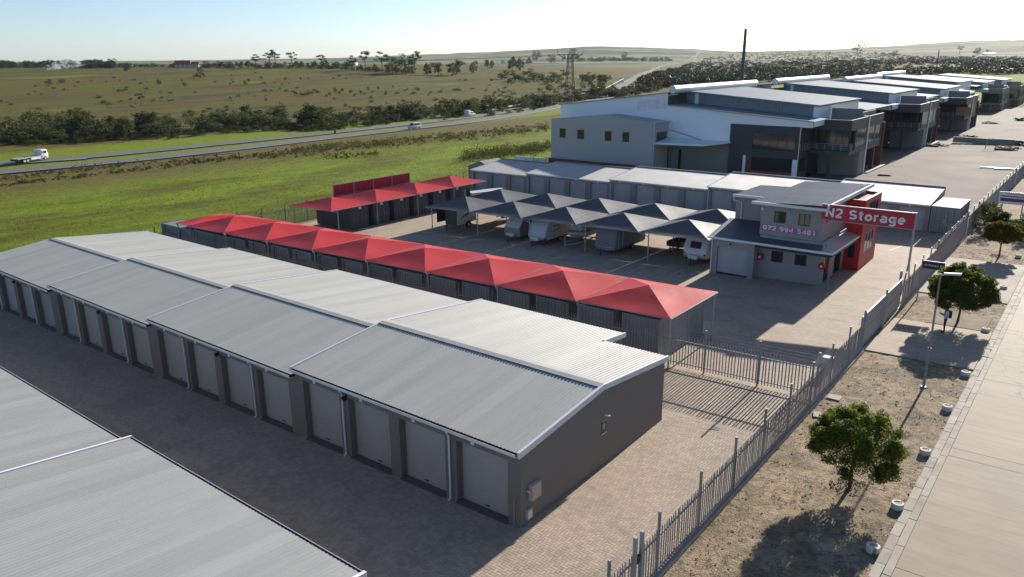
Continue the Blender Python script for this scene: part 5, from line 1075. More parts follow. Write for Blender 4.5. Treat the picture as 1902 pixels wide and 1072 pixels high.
def caravan(label, x, y, w, prof, mt, rz=0.0, box=True, win=None, cat='caravan', wheels=True, wy=None, bevel=0.12):
    t = thing('caravan', label, cat, (x, y, gz(x)), rz); mb = MB(); mb.prism([(-w / 2, a, b) for a, b in prof], [(w / 2, a, b) for a, b in prof]); put('body', bev(mb, 'body', mt, bevel, 3), t)
    ym = wy if wy is not None else max(a for a, b in prof) * 0.55
    if wheels:
        for s in (-1, 1): wheel(t, s * (w / 2 - 0.06), ym, 0.31, 0.31)
    mb = MB(); mb.box(-w / 2 + 0.15, w / 2 - 0.15, min(a for a, b in prof) + 0.25, max(a for a, b in prof) - 0.1, 0.34, 0.47); mb.build('chassis', BLACK, t)
    towbar(t, min(a for a, b in prof) + 0.25)
    if box: mb = MB(); mb.box(-0.42, 0.42, -0.42, 0.05, 0.5, 0.85); put('gas_locker', bev(mb, 'gas_locker', GRP, 0.06, 2), t)
    return t
SIL = mat('silver_panel', (0.58, 0.59, 0.60), 0.4, 0.05, 1.0)
c1 = caravan('small caravan with slanted silver three panel front in the third bay', -31.2, 39.35, 1.95, [(0.0, 0.45), (3.6, 0.45), (3.6, 2.3), (0.95, 2.3), (0.0, 1.3)], mat('dull_panel', (0.22, 0.22, 0.215), 0.6), bevel=0.05)
for i in range(3):
    mb = MB(); x0 = -0.9 + i * 0.61; mb.prism([(x0, -0.02, 1.33), (x0 + 0.57, -0.02, 1.33), (x0 + 0.57, 0.0, 1.36), (x0, 0.0, 1.36)], [(x0, 0.93, 2.31), (x0 + 0.57, 0.93, 2.31), (x0 + 0.57, 0.95, 2.34), (x0, 0.95, 2.34)]); mb.build('front_panel', SIL, c1)
c2 = caravan('rounded pale caravan beside the boat under the front grey canopies', -27.9, 39.0, 2.1, [(0.15, 0.5), (0.0, 0.8), (0.12, 1.45), (0.45, 2.0), (0.9, 2.38), (4.6, 2.42), (4.7, 0.5)], mat('caravan_grey', (0.46, 0.47, 0.48), 0.5, 0.05, 1.0))
mb = MB(); mb.box(-1.06, -1.055, 0, 0, 0, 0); 
mb = MB(); mb.box(1.052, 1.062, 0.5, 4.5, 0.62, 0.72); mb.box(1.052, 1.062, 0.5, 4.5, 1.9, 1.93); mb.build('side_trim', WHITE, c2); mb = MB(); mb.box(1.052, 1.058, 1.4, 2.5, 1.3, 1.8); mb.build('window', GLASS, c2)
mb = MB(); mb.box(0.85, 1.07, 0.02, 0.2, 0.5, 0.8); mb.build('corner_guard', mat('navy_plastic', (0.02, 0.03, 0.08), 0.5), c2)
mb = MB(); mb.box(-0.8, 0.8, 0.75, 1.0, 2.3, 2.42); mb.build('roof_lip', SIL, c2)
c3 = caravan('long caravan wrapped in a grey cloth cover', -20.3, 39.2, 2.2, [(0.0, 0.42), (0.12, 1.6), (0.42, 2.25), (5.6, 2.35), (5.8, 0.42)], COVER, bevel=0.16, box=False)
mb = MB()
for z in (0.55, 0.75): mb.tube([(-1.12, 0.3, z), (-0.7, -0.04, z - 0.05), (0, -0.06, z - 0.1), (0.7, -0.04, z - 0.02), (1.12, 0.35, z + 0.1)], 0.02, 5)
mb.tube([(1.12, 0.6, 0.5), (1.13, 0.55, 1.4), (1.05, 0.7, 2.3)], 0.02, 5); mb.tube([(1.12, 1.2, 0.5), (1.13, 1.3, 1.4), (1.1, 1.5, 2.3)], 0.02, 5); mb.build('cover_straps', SIL, c3)
c4 = caravan('white caravan with a dark front window beside the office garage', -11.9, 40.1, 2.15, [(0.25, 0.45), (0.0, 0.75), (0.05, 1.25), (0.5, 2.15), (0.85, 2.4), (5.0, 2.4), (5.05, 0.45)], GRP)
mb = MB(); k = 0.5 / 1.0
mb.prism([(-0.85, 0.12, 1.30), (0.85, 0.12, 1.30), (0.85, 0.42, 1.95), (-0.85, 0.42, 1.95)], [(-0.85, 0.18, 1.28), (0.85, 0.18, 1.28), (0.85, 0.48, 1.93), (-0.85, 0.48, 1.93)]); mb.build('window_surround', mat('surround_grey', (0.16, 0.17, 0.18), 0.5), c4)
mb = MB(); mb.prism([(-0.5, 0.10, 1.36), (0.5, 0.10, 1.36), (0.5, 0.36, 1.90), (-0.5, 0.36, 1.90)], [(-0.5, 0.18, 1.36), (0.5, 0.18, 1.36), (0.5, 0.44, 1.90), (-0.5, 0.44, 1.90)]); mb.build('window', glassmat('violet_glass', (0.05, 0.04, 0.09)), c4)
mb = MB(); mb.box(-1.0, -0.85, -0.02, 0.1, 0.8, 0.95); mb.box(0.85, 1.0, -0.02, 0.1, 0.8, 0.95); mb.build('marker_lights', BLACK, c4)
# box trailer at the field end
bt = thing('box_trailer', 'white box trailer with a black swoosh at the field end of the canopies', 'trailer', (-40.35, 40.4, gz(-40.35)))
mb = MB(); mb.prism([(-0.85, 0, 0.5), (-0.85, 3.2, 0.6), (-0.85, 3.2, 2.15), (-0.85, 0.15, 2.15)], [(0.85, 0, 0.5), (0.85, 3.2, 0.6), (0.85, 3.2, 2.15), (0.85, 0.15, 2.15)]); put('body', bev(mb, 'body', GRP, 0.04, 2), bt)
mb = MB(); P = [(0.5, 0.95), (0.9, 1.2), (1.6, 1.42), (2.3, 1.62), (2.35, 1.78), (1.6, 1.6), (0.9, 1.35)]; mb.prism([(0.853, a, b) for a, b in P], [(0.862, a, b) for a, b in P]); mb.build('stripe', BLACK, bt)
for s in (-1, 1): wheel(bt, s * 0.95, 1.75, 0.38, 0.38, 0.22)
mb = MB(); mb.box(-0.8, 0.8, -0.06, 0.0, 0.5, 2.1); mb.build('front_panel', mat('trailer_front', (0.06, 0.065, 0.06), 0.6), bt); towbar(bt, 0.1, 0.45, 1.0); mb = MB(); mb.tube([(0.75, 3.3, 0.55), (0.75, 3.3, 0.05)], 0.03, 6); mb.beam((0.75, 3.1, 0.6), (0.75, 3.5, 0.6), 0.05); mb.build('rear_stand', STEELD, bt)
def boat(label, x, y, rz, L=5.6, bw=2.1, cabin=True):
    t = thing('motor_boat', label, 'boat', (x, y, gz(x)), rz); st = 11; V = []; F = []; m = 7
    for i in range(st):
        u = i / (st - 1); yy = u * L; k = min(1.0, (u * 2.6) ** 0.6) if u > 0 else 0.02; hw = bw / 2 * k; sheer = 1.72 - 0.32 * u ** 0.7; keel = 0.62 + 0.75 * (1 - min(1, u * 2.2)) ** 2; ch = keel + (sheer - keel) * 0.42
        V += [(-hw, yy, sheer), (-hw * 0.97, yy, sheer - 0.16), (-hw * 0.82, yy, ch), (0, yy, keel), (hw * 0.82, yy, ch), (hw * 0.97, yy, sheer - 0.16), (hw, yy, sheer)]
    for i in range(st - 1):
        for k in range(6): o = i * m; F.append((o + k, o + k + 1, o + m + k + 1, o + m + k))
        o = i * m; F.append((o, o + m, o + m + 6, o + 6))
    o = (st - 1) * m; F.append(tuple(o + k for k in range(7))); mb = MB(); mb.add(V, F); h = mb.build('hull', GRP, t, smooth=False)
    mb = MB()
    for i in range(st - 1):
        for s in (0, 6):
            a, b = Vector(V[i * m + s]), Vector(V[(i + 1) * m + s]); mb.beam(tuple(a - Vector((0, 0, 0.05))), tuple(b - Vector((0, 0, 0.05))), 0.05, 0.07)
    mb.build('rubbing_strake', mat('navy_plastic', (0.02, 0.03, 0.08), .5), h)
    if cabin:
        mb = MB(); mb.prism([(-0.7, 1.1, 1.6), (0.7, 1.1, 1.6), (0.55, 1.75, 2.2), (-0.55, 1.75, 2.2)], [(-0.85, 3.6, 1.5), (0.85, 3.6, 1.5), (0.7, 3.3, 2.25), (-0.7, 3.3, 2.25)]); put('cabin_cover', bev(mb, 'cabin_cover', SIL, 0.06, 2), t)
    mb = MB(); mb.box(-0.22, 0.22, L, L + 0.45, 0.9, 1.9); put('outboard_motor', bev(mb, 'outboard_motor', BLACK, 0.08, 2), t)
    tr = MB()
    for s in (-1, 1): tr.beam((s * 0.55, 0.6, 0.5), (s * 0.55, L, 0.5), 0.08); tr.beam((s * 0.55, 0.6, 0.5), (0, -0.6, 0.5), 0.08); tr.beam((s * 0.5, 2.2, 0.5), (s * 0.6, 2.2, 1.0), 0.06); tr.beam((s * 0.5, L - 0.6, 0.5), (s * 0.6, L - 0.6, 0.8), 0.06)
    tr.beam((-0.9, L * 0.68, 0.45), (0.9, L * 0.68, 0.45), 0.08); tr.beam((0, -0.55, 0.1), (0, -0.55, 1.2), 0.07); tr.build('trailer_frame', STEEL, t)
    for s in (-1, 1): wheel(t, s * 1.0, L * 0.68, 0.3, 0.3)
    return t
boat('white motor boat with a navy rim on a trailer between two caravans', -24.3, 39.2, 0)
boat('white boat stern under the back grey canopies behind the trailer', -38.4, 51.8, math.pi, 5.4, 2.2, False)
boat('small pale boat by the far end of the short container row', -47.2, 58.0, 2.6, 4.6, 1.8, False)
ut = thing('utility_trailer', 'low black utility trailer in the bay left of the white caravan', 'trailer', (-15.3, 43.2, gz(-15.3)))
mb = MB(); mb.box(-0.8, 0.8, 0, 3.2, 0.5, 0.58); mb.box(-0.8, -0.75, 0, 3.2, 0.58, 0.95); mb.box(0.75, 0.8, 0, 3.2, 0.58, 0.95); mb.box(-0.75, 0.75, 3.15, 3.2, 0.58, 0.95); mb.box(-0.75, 0.75, 0, 0.05, 0.58, 0.95); mb.build('tray', BLACK, ut); towbar(ut, 0.05, 0.5, 0.9)
for s in (-1, 1): wheel(ut, s * 0.92, 1.7, 0.3, 0.3)
# ================================================================== VEHICLES ON THE HIGHWAY
CARW = mat('car_white', (0.68, 0.69, 0.70), 0.3, 0.03, 1.0); CARD = mat('car_dark', (0.05, 0.055, 0.065), 0.3, 0.03, 1.0)
def make_car(mt, label, hgt_=1.65, L=4.4):
    t = thing('car', label, 'car', (0, 0, 0), 0, 'vehicles on the highway'); w = 0.88; mb = MB(); h = L / 2
    P = [(-h, 0.35), (-h, 0.85), (-h + 0.9, 0.98), (h - 0.08, 0.95), (h, 0.75), (h, 0.35)]; mb.prism([(-w, a, b) for a, b in P], [(w, a, b) for a, b in P]); put('body', bev(mb, 'body', mt, 0.09, 2), t)
    P = [(-h + 0.75, 0.95), (-h + 1.45, hgt_), (h - 0.55, hgt_ - 0.02), (h - 0.1, 0.95)]; mb = MB(); mb.prism([(-w + 0.08, P[0][0], P[0][1]), (-w + 0.2, P[1][0], P[1][1]), (-w + 0.2, P[2][0], P[2][1]), (-w + 0.08, P[3][0], P[3][1])], [(w - 0.08, P[0][0], P[0][1]), (w - 0.2, P[1][0], P[1][1]), (w - 0.2, P[2][0], P[2][1]), (w - 0.08, P[3][0], P[3][1])]); c = put('cabin', bev(mb, 'cabin', mt, 0.05, 2), t)
    for s in (-1, 1):
        mb = MB(); mb.prism([(s * (w - 0.085), -h + 1.0, 1.02), (s * (w - 0.085), h - 0.35, 1.02), (s * (w - 0.185), h - 0.7, hgt_ - 0.12), (s * (w - 0.185), -h + 1.5, hgt_ - 0.12)], [(s * (w - 0.06), -h + 1.0, 1.02), (s * (w - 0.06), h - 0.35, 1.02), (s * (w - 0.16), h - 0.7, hgt_ - 0.12), (s * (w - 0.16), -h + 1.5, hgt_ - 0.12)]); mb.build('side_window', GLASS, c)
    mb = MB(); mb.prism([(-w + 0.2, -h + 0.80, 1.02), (w - 0.2, -h + 0.80, 1.02), (w - 0.3, -h + 1.38, hgt_ - 0.08), (-w + 0.3, -h + 1.38, hgt_ - 0.08)], [(-w + 0.2, -h + 0.76, 1.03), (w - 0.2, -h + 0.76, 1.03), (w - 0.3, -h + 1.34, hgt_ - 0.06), (-w + 0.3, -h + 1.34, hgt_ - 0.06)]); mb.build('windscreen', GLASS, c)
    for sx in (-1, 1):
        for sy in (-h + 0.8, h - 0.85): wheel(t, sx * (w - 0.08), sy, 0.33, 0.33, 0.2)
        mb = MB(); mb.box(sx * 0.62 - 0.16, sx * 0.62 + 0.16, -h - 0.015, -h + 0.05, 0.62, 0.78); mb.build('headlight', SIL, t)
    return t
def on_road(line, px, py):
    p = pix(px, py); best = min(range(1, len(line) - 1), key=lambda i: (Vector(line[i]) - Vector((p.x, p.y, 0))).length); a, b = Vector(line[best - 1]), Vector(line[best + 1])
    d = (b - a).normalized(); q = Vector((p.x, p.y, 0)); z = max(hgt(q.x, q.y), hgt(line[best][0], line[best][1])) + 0.24; return Vector((q.x, q.y, z)), math.atan2(d.y, d.x)
suv = make_car(CARW, 'white car on the near carriageway left of the road signs', 1.75, 4.5)
p, a = on_road(near_line, 770, 240.5); suv.location = p; suv.rotation_euler = (0, 0, a - math.pi / 2)   # nose towards the camera's left
dark = make_car(CARD, 'dark car leading the vehicles on the near carriageway far up the highway', 1.5, 4.3); p, a = on_road(near_line, 1191, 155); dark.location = p; dark.rotation_euler = (0, 0, a - math.pi / 2)
for px, py, ln, flip, lab in ((1090, 175, far_line, 0, 'white car nearest the lattice pylon on the far carriageway'), (1110, 169.5, far_line, 0, 'white car second past the lattice pylon on the far carriageway'), (1157, 154, far_line, 0, 'white car alone midway up the far carriageway'), (1211, 146.5, near_line, 1, 'white car behind the dark car on the near carriageway'), (1228, 127, far_line, 0, 'white car near the top of the far carriageway'), (1262, 123, near_line, 1, 'white car farthest away on the near carriageway')):
    p, a = on_road(ln, px, py); copy_thing(suv, p, a + math.pi / 2 + (math.pi if flip else 0), lab)
# flatbed truck
ft = thing('flatbed_truck', 'white flatbed recovery truck driving on the highway at the left edge', 'truck')
mb = MB(); P = [(-3.4, 0.45), (-3.45, 1.3), (-3.15, 2.3), (-1.75, 2.35), (-1.7, 0.55)]; mb.prism([(-1.0, a, b) for a, b in P], [(1.0, a, b) for a, b in P]); put('cab', bev(mb, 'cab', CARW, 0.1, 2), ft)
for s in (-1, 1): mb = MB(); mb.box(s * 1.0 - 0.01, s * 1.0 + 0.01, -3.0, -2.2, 1.45, 2.0); mb.build('side_window', GLASS, ft); mb = MB(); mb.box(s * 1.0 - 0.008, s * 1.0 + 0.008, -2.05, -1.82, 1.5, 1.95); mb.build('rear_window', GLASS, ft)
mb = MB(); mb.prism([(-0.85, -3.42, 1.45), (0.85, -3.42, 1.45), (0.8, -3.22, 2.15), (-0.8, -3.22, 2.15)], [(-0.85, -3.38, 1.45), (0.85, -3.38, 1.45), (0.8, -3.18, 2.15), (-0.8, -3.18, 2.15)]); mb.build('windscreen', GLASS, ft)
mb = MB(); mb.prism([(-1.1, -1.6, 0.98), (1.1, -1.6, 0.98), (1.1, -1.6, 1.1), (-1.1, -1.6, 1.1)], [(-1.1, 4.2, 0.88), (1.1, 4.2, 0.88), (1.1, 4.2, 0.98), (-1.1, 4.2, 0.98)]); mb.build('flatbed', STEEL, ft)
mb = MB(); mb.box(-0.45, 0.45, -1.7, 4.0, 0.6, 0.86); mb.box(-1.05, 1.05, 3.9, 4.15, 0.5, 0.86); mb.build('chassis', BLACK, ft)
mb = MB(); mb.box(-1.08, -0.95, -1.4, 1.0, 0.5, 0.92); mb.box(0.95, 1.08, -1.4, 1.0, 0.5, 0.92); mb.build('side_locker', CARW, ft)
for s in (-1, 1):
    for y_ in (-2.5, 1.9, 2.7): wheel(ft, s * 0.92, y_, 0.42, 0.42, 0.26)
p, a = on_road(far_line, 60, 302); ft.location = p; ft.rotation_euler = (0, 0, a + math.pi / 2)
# pickup with load box
pk = make_car(CARW, 'white pickup with a load box on the far carriageway beside the tree belt', 1.7, 5.0); p, a = on_road(far_line, 873, 217); pk.location = p; pk.rotation_euler = (0, 0, a + math.pi / 2)
mb = MB(); mb.box(-0.85, 0.85, 0.9, 2.45, 0.9, 2.2); put('load_box', bev(mb, 'load_box', CARW, 0.05, 2), pk)
# ================================================================== PERSON
def person():
    t = thing('person', 'person in a white shirt and dark trousers looking at a phone on the paved crossing', 'person', (8.58, 32.03, gz(8.58) + 0.055), math.pi / 2)   # faces -X after turning
    J = {}; V = []; E = []; RR = []
    def v(n, p, r): J[n] = len(V); V.append(p); RR.append(r)
    def e(a, b): E.append((J[a], J[b]))
    v('pel', (0, 0, 0.96), (0.155, 0.115)); v('wst', (0, -0.005, 1.10), (0.14, 0.10)); v('chs', (0, 0.0, 1.30), (0.165, 0.115)); v('shl', (0, 0.01, 1.43), (0.12, 0.085)); v('nek', (0, -0.01, 1.51), (0.055, 0.055)); v('hd1', (0, -0.045, 1.58), (0.075, 0.085)); v('hd2', (0, -0.06, 1.66), (0.085, 0.105)); v('hd3', (0, -0.05, 1.735), (0.06, 0.075))
    for a, b in (('pel', 'wst'), ('wst', 'chs'), ('chs', 'shl'), ('shl', 'nek'), ('nek', 'hd1'), ('hd1', 'hd2'), ('hd2', 'hd3')): e(a, b)
    for s, q in ((1, 'r'), (-1, 'l')):
        v('hip' + q, (s * 0.10, 0, 0.90), (0.095, 0.10)); v('kne' + q, (s * 0.105, -0.015, 0.50), (0.062, 0.066)); v('ank' + q, (s * 0.11, 0.02, 0.09), (0.042, 0.045)); v('toe' + q, (s * 0.125, -0.15, 0.04), (0.042, 0.035)); e('pel', 'hip' + q); e('hip' + q, 'kne' + q); e('kne' + q, 'ank' + q); e('ank' + q, 'toe' + q)
        v('shd' + q, (s * 0.185, 0.01, 1.41), (0.062, 0.062)); v('elb' + q, (s * 0.225, 0.02, 1.13), (0.046, 0.046)); v('wri' + q, (s * 0.09, -0.24, 1.20), (0.03, 0.028)); v('plm' + q, (s * 0.055, -0.31, 1.235), (0.036, 0.02)); e('shl', 'shd' + q); e('shd' + q, 'elb' + q); e('elb' + q, 'wri' + q); e('wri' + q, 'plm' + q)
        for k, (dx, dy, dz) in enumerate(((0.02, -0.07, 0.03), (0.005, -0.08, 0.025), (-0.01, -0.075, 0.015), (-0.022, -0.06, 0.005))): v('f%d%s' % (k, q), (s * 0.055 + s * dx, -0.31 + dy, 1.235 + dz), (0.010, 0.010)); e('plm' + q, 'f%d%s' % (k, q))
        v('thm' + q, (s * 0.02, -0.33, 1.275), (0.011, 0.011)); e('plm' + q, 'thm' + q)
    me = bpy.data.meshes.new('body'); me.from_pydata(V, E, []); me.update(); o = bpy.data.objects.new('body', me); COL.objects.link(o)
    md = o.modifiers.new('s', 'SKIN'); md.use_smooth_shade = True
    for i, sv in enumerate(me.skin_vertices[0].data): sv.radius = RR[i]; sv.use_root = (i == 0)
    o.modifiers.new('u', 'SUBSURF').levels = 2; dg = bpy.context.evaluated_depsgraph_get(); m2 = bpy.data.meshes.new_from_object(o.evaluated_get(dg)); bpy.data.objects.remove(o)
    m2.materials.clear()
    for mm in (mat('skin', (0.085, 0.045, 0.028), 0.55), mat('shirt', (0.55, 0.56, 0.58), 0.85, 0.08, 12.0), mat('trousers', (0.02, 0.022, 0.03), 0.85), mat('shoes', (0.012, 0.012, 0.012), 0.6)): m2.materials.append(mm)
    for f in m2.polygons:
        c = f.center; arm = c.y < -0.05 and 1.08 < c.z < 1.33
        f.material_index = 3 if c.z < 0.10 else 2 if c.z < 0.99 else 0 if (c.z > 1.49 or (arm and c.y < -0.13)) else 1; f.use_smooth = True
    b = put('body', m2, t)
    mb = MB(); V = []; F = []; n = 12
    for i in range(6):
        ph = i / 5 * math.pi * 0.58
        for k in range(n): th = 2 * math.pi * k / n; V.append((0.098 * math.sin(ph) * math.cos(th), -0.045 + 0.118 * math.sin(ph) * math.sin(th) + 0.012, 1.675 + 0.112 * math.cos(ph) - (0.03 if math.sin(th) > 0.2 and i > 3 else 0)))
    for i in range(5):
        for k in range(n): F.append((i * n + k, i * n + (k + 1) % n, (i + 1) * n + (k + 1) % n, (i + 1) * n + k))
    mb.add(V, F); mb.build('hair', mat('black_hair', (0.008, 0.007, 0.007), 0.8), t, smooth=True)
    mb = MB(); mb.tube([(0, -0.165, 1.625), (0, -0.175, 1.635), (0, -0.150, 1.66)], [0.014, 0.012, 0.008], 6); mb.build('nose', mat('skin', (0.085, 0.045, 0.028)), t, smooth=True)
    for s in (-1, 1): mb = MB(); mb.tube([(s * 0.088, -0.04, 1.63), (s * 0.095, -0.035, 1.675)], 0.016, 6); mb.build('ear', MATS['skin'], t, smooth=True)
    mb = MB(); mb.box(-0.15, 0.15, 0.12, 0.30, 1.02, 1.44); bp = thing('backpack', 'dark backpack worn by the person on the crossing', 'backpack', (8.58, 32.03, gz(8.58) + 0.055), math.pi / 2); put('bag', bev(mb, 'bag', mat('backpack_cloth', (0.014, 0.015, 0.022), 0.8), 0.06, 3), bp)
    mb = MB()
    for s in (-1, 1): mb.tube([(s * 0.09, 0.14, 1.40), (s * 0.11, 0.05, 1.51), (s * 0.12, -0.08, 1.46), (s * 0.13, -0.115, 1.30), (s * 0.14, 0.02, 1.08), (s * 0.11, 0.14, 1.06)], 0.018, 5)
    mb.build('strap', MATS['backpack_cloth'], bp)
    mb = MB(); mb.box(-0.035, 0.035, -0.40, -0.385, 1.235, 1.37); ph = mb.build('mobile_phone', BLACK, None, loc=(8.58, 32.03, gz(8.58) + 0.055), rot=(0, 0, math.pi / 2)); tag(ph, 'black mobile phone held by the person on the crossing', 'phone')
    # turn from facing -Y to facing -X
    t.rotation_euler = (0, 0, -math.pi / 2 + 0.15); bp.rotation_euler = t.rotation_euler; ph.rotation_euler = t.rotation_euler
person()
# ================================================================== TREES
def leaf_mesh(name, seed, blobs, n, leaf, mt, shell=0.45, flat=0.5):
    g = np.random.default_rng(seed); B = np.array(blobs, float); vol = (B[:, 3] * B[:, 4] * B[:, 5]) ** 0.67; pick = g.choice(len(B), n, p=vol / vol.sum()); b = B[pick]
    d = g.normal(size=(n, 3)); d /= np.linalg.norm(d, axis=1)[:, None]; r = g.random(n) ** shell
    c = b[:, :3] + d * r[:, None] * b[:, 3:6]
    nrm = d + g.normal(size=(n, 3)) * flat + np.array([0, 0, 0.35]); nrm /= np.linalg.norm(nrm, axis=1)[:, None]
    t = np.cross(nrm, g.normal(size=(n, 3))); t /= np.linalg.norm(t, axis=1)[:, None] + 1e-9; u = np.cross(nrm, t)
    s = leaf * (0.6 + 0.8 * g.random(n))[:, None]
    V = np.stack([c - t * s, c + u * s * 0.55 + nrm * s * 0.12, c + t * s, c - u * s * 0.55 + nrm * s * 0.12], 1).reshape(-1, 3)
    me = bpy.data.meshes.new(name); me.vertices.add(4 * n); me.vertices.foreach_set('co', V.ravel()); me.loops.add(4 * n); me.loops.foreach_set('vertex_index', np.arange(4 * n)); me.polygons.add(n); me.polygons.foreach_set('loop_start', np.arange(n) * 4); me.polygons.foreach_set('loop_total', np.full(n, 4)); me.update(); me.validate(); me.materials.append(mt); return me
def blobs_on(seed, n, rx, ry, rz, cz, br, low=-0.4, core=0.72):
    q = random.Random(seed); out = [(0, 0, cz, rx * core, ry * core, rz * core)]
    for i in range(n):
        th = q.uniform(0, 6.283); z = q.uniform(low, 1); k = math.sqrt(max(0, 1 - z * z)) if z > 0 else 1.0
        rr_ = q.uniform(0.78, 1.0); out.append((rx * k * rr_ * math.cos(th), ry * k * rr_ * math.sin(th), cz + rz * z * rr_, *[br * q.uniform(0.7, 1.25) * f for f in (1, 1, 0.8)]))
    return out
def trunk_mesh(name, h, r, limbs, seed, spread):
    q = random.Random(seed); mb = MB(); mb.tube([(0, 0, -0.1), (q.uniform(-.03, .03) * h, q.uniform(-.03, .03) * h, h * 0.5), (q.uniform(-.05, .05) * h, 0, h)], [r * 1.25, r, r * 0.6], 8)
    for i in range(limbs):
        a = 6.283 * i / limbs + q.uniform(-.4, .4); z0 = h * q.uniform(0.55, 0.95); L = spread * q.uniform(0.6, 1.0)
        mb.tube([(0, 0, z0), (math.cos(a) * L * 0.4, math.sin(a) * L * 0.4, z0 + L * 0.45), (math.cos(a) * L, math.sin(a) * L, z0 + L * 0.8)], [r * 0.55, r * 0.35, r * 0.12], 5)
    return mb.mesh(name, BARK)
LEAFG = leafmat('glossy_leaf', (0.048, 0.080, 0.012), (0.215, 0.245, 0.022), 0.5, spec=0.3); LEAFY = leafmat('yellow_tip_leaf', (0.045, 0.060, 0.008), (0.22, 0.20, 0.014), 0.5)
LEAFD = leafmat('dark_bush_leaf', (0.034, 0.052, 0.013), (0.110, 0.128, 0.036), 0.4); LEAFO = leafmat('olive_leaf', (0.055, 0.068, 0.020), (0.135, 0.145, 0.048), 0.35)
def street_tree(label, x, y, rx, rz, cz, h, seed, n=46000, leaf=0.042, mt=None, nb=110):
    t = thing('street_tree', label, 'tree', (x, y, gz(x)), 0, 'young trees on the verge')
    put('crown', leaf_mesh('crown', seed, blobs_on(seed, nb, rx, rx, rz, cz, rx * 0.17, -0.62, 0.92), n, leaf, mt or LEAFG, 0.42, 0.9), t); put('trunk', trunk_mesh('trunk', h, 0.065, 5, seed, rx * 0.7), t)
    mb = MB(); q = random.Random(seed)
    for i in range(170): a = q.uniform(0, 6.28); d = 0.75 * math.sqrt(q.random()); s = q.uniform(0.01, 0.032); mb.box(d * math.cos(a) - s, d * math.cos(a) + s, d * math.sin(a) - s, d * math.sin(a) + s, -0.02, s * 0.8)
    mb.build('mulch', mat('mulch', (0.10, 0.07, 0.042), 0.95, 0.3, 5.0, isl=0.3), t); return t
street_tree('small rounded tree nearest the camera on the sandy verge', 8.96, 10.05, 1.66, 1.30, 2.0, 1.4, 1)
street_tree('broad flat topped tree behind the person on the verge', 8.9, 34.9, 1.95, 1.45, 2.25, 1.6, 2, 52000, 0.052)
street_tree('small yellowish tree farthest along the verge', 8.75, 56.2, 1.45, 0.95, 2.05, 1.3, 3, 26000, 0.055, LEAFY)
mb = MB()   # turned earth round the second tree
struct(sheet('planting_bed', 7.2, 10.6, 33.75, 37.0, 0.045, mat('turned_earth', (0.135, 0.078, 0.046), 0.95, 0.35, 3.0, (0.24, 0.175, 0.11), 0.7, 0.9, bump=0.8, bscale=10)))
def shrub(label, loc, r, h, seed, mt=LEAFD, n=900, leaf=0.09, group='shrubs'):
    t = thing('shrub', label, 'shrub', loc, 0, group); put('crown', leaf_mesh('crown', seed, blobs_on(seed, 14, r * 0.75, r * 0.75, h * 0.42, h * 0.48, r * 0.38, -0.9), n, leaf, mt, 0.5, 0.8), t)
    mb = MB()
    for i in range(4): a = i * 1.6; mb.tube([(0, 0, -0.05), (math.cos(a) * r * 0.4, math.sin(a) * r * 0.4, h * 0.6)], [0.03, 0.012], 5)
    mb.build('stems', BARK, t); return t
LEAFM = leafmat('mid_green_leaf', (0.035, 0.060, 0.015), (0.10, 0.135, 0.03), 0.35)
for i, (x, y, r, h, m_, lab) in enumerate(((6.3, 67.5, 1.5, 3.2, LEAFD, 'tall dark shrub against the fence below the advertising board'), (7.2, 69.0, 1.1, 1.8, LEAFM, 'mid green shrub under the advertising board'), (8.8, 68.5, 1.2, 1.6, LEAFM, 'light green shrub at the right edge below the advertising board'), (6.1, 71.5, 1.0, 2.2, LEAFM, 'slim shrub behind the tall dark one at the fence'), (9.6, 66.0, 1.3, 2.4, LEAFM, 'green shrub cut by the right edge of the photograph'), (9.5, 92.0, 1.6, 1.8, LEAFD, 'dark low shrub on the far verge past the board'), (8.2, 104.0, 1.8, 1.6, LEAFM, 'green patch of shrub beside the far fence'))): shrub(lab, (x, y, gz(x)), r, h, 40 + i, m_, 2600, 0.075)
# ---- normalised far trees (height 1)
def far_kind(k, seed):
    if k == 'bush': return leaf_mesh('crown', seed, blobs_on(seed, 16, 0.36, 0.36, 0.44, 0.48, 0.17, -0.95), 900, 0.038, LEAFD, 0.45, 0.9), trunk_mesh('trunk', 0.42, 0.022, 4, seed, 0.3)
    if k == 'olive': return leaf_mesh('crown', seed, blobs_on(seed, 14, 0.34, 0.34, 0.42, 0.50, 0.17, -0.95), 700, 0.040, LEAFO, 0.45, 0.9), trunk_mesh('trunk', 0.45, 0.02, 4, seed, 0.3)
    if k == 'dense': return leaf_mesh('crown', seed, blobs_on(seed, 18, 0.30, 0.30, 0.46, 0.48, 0.16, -0.98), 950, 0.042, LEAFD, 0.5, 0.9), trunk_mesh('trunk', 0.4, 0.024, 3, seed, 0.2)
    q = random.Random(seed); bl = []; 
    for i in range(11):
        a = q.uniform(0, 6.28); d = 0.34 * math.sqrt(q.random()); bl.append((d * math.cos(a), d * math.sin(a), q.uniform(0.55, 0.93), q.uniform(0.09, 0.17), q.uniform(0.09, 0.17), q.uniform(0.04, 0.07)))
    return leaf_mesh('crown', seed, bl, 520, 0.034, LEAFD, 0.5, 0.9), trunk_mesh('trunk', 0.62, 0.02, 6, seed, 0.36)
KINDS = {k: [far_kind(k, 100 + 10 * i + j) for j in range(3)] for i, k in enumerate(('bush', 'olive', 'dense', 'gum'))}
tr_rng = random.Random(77)
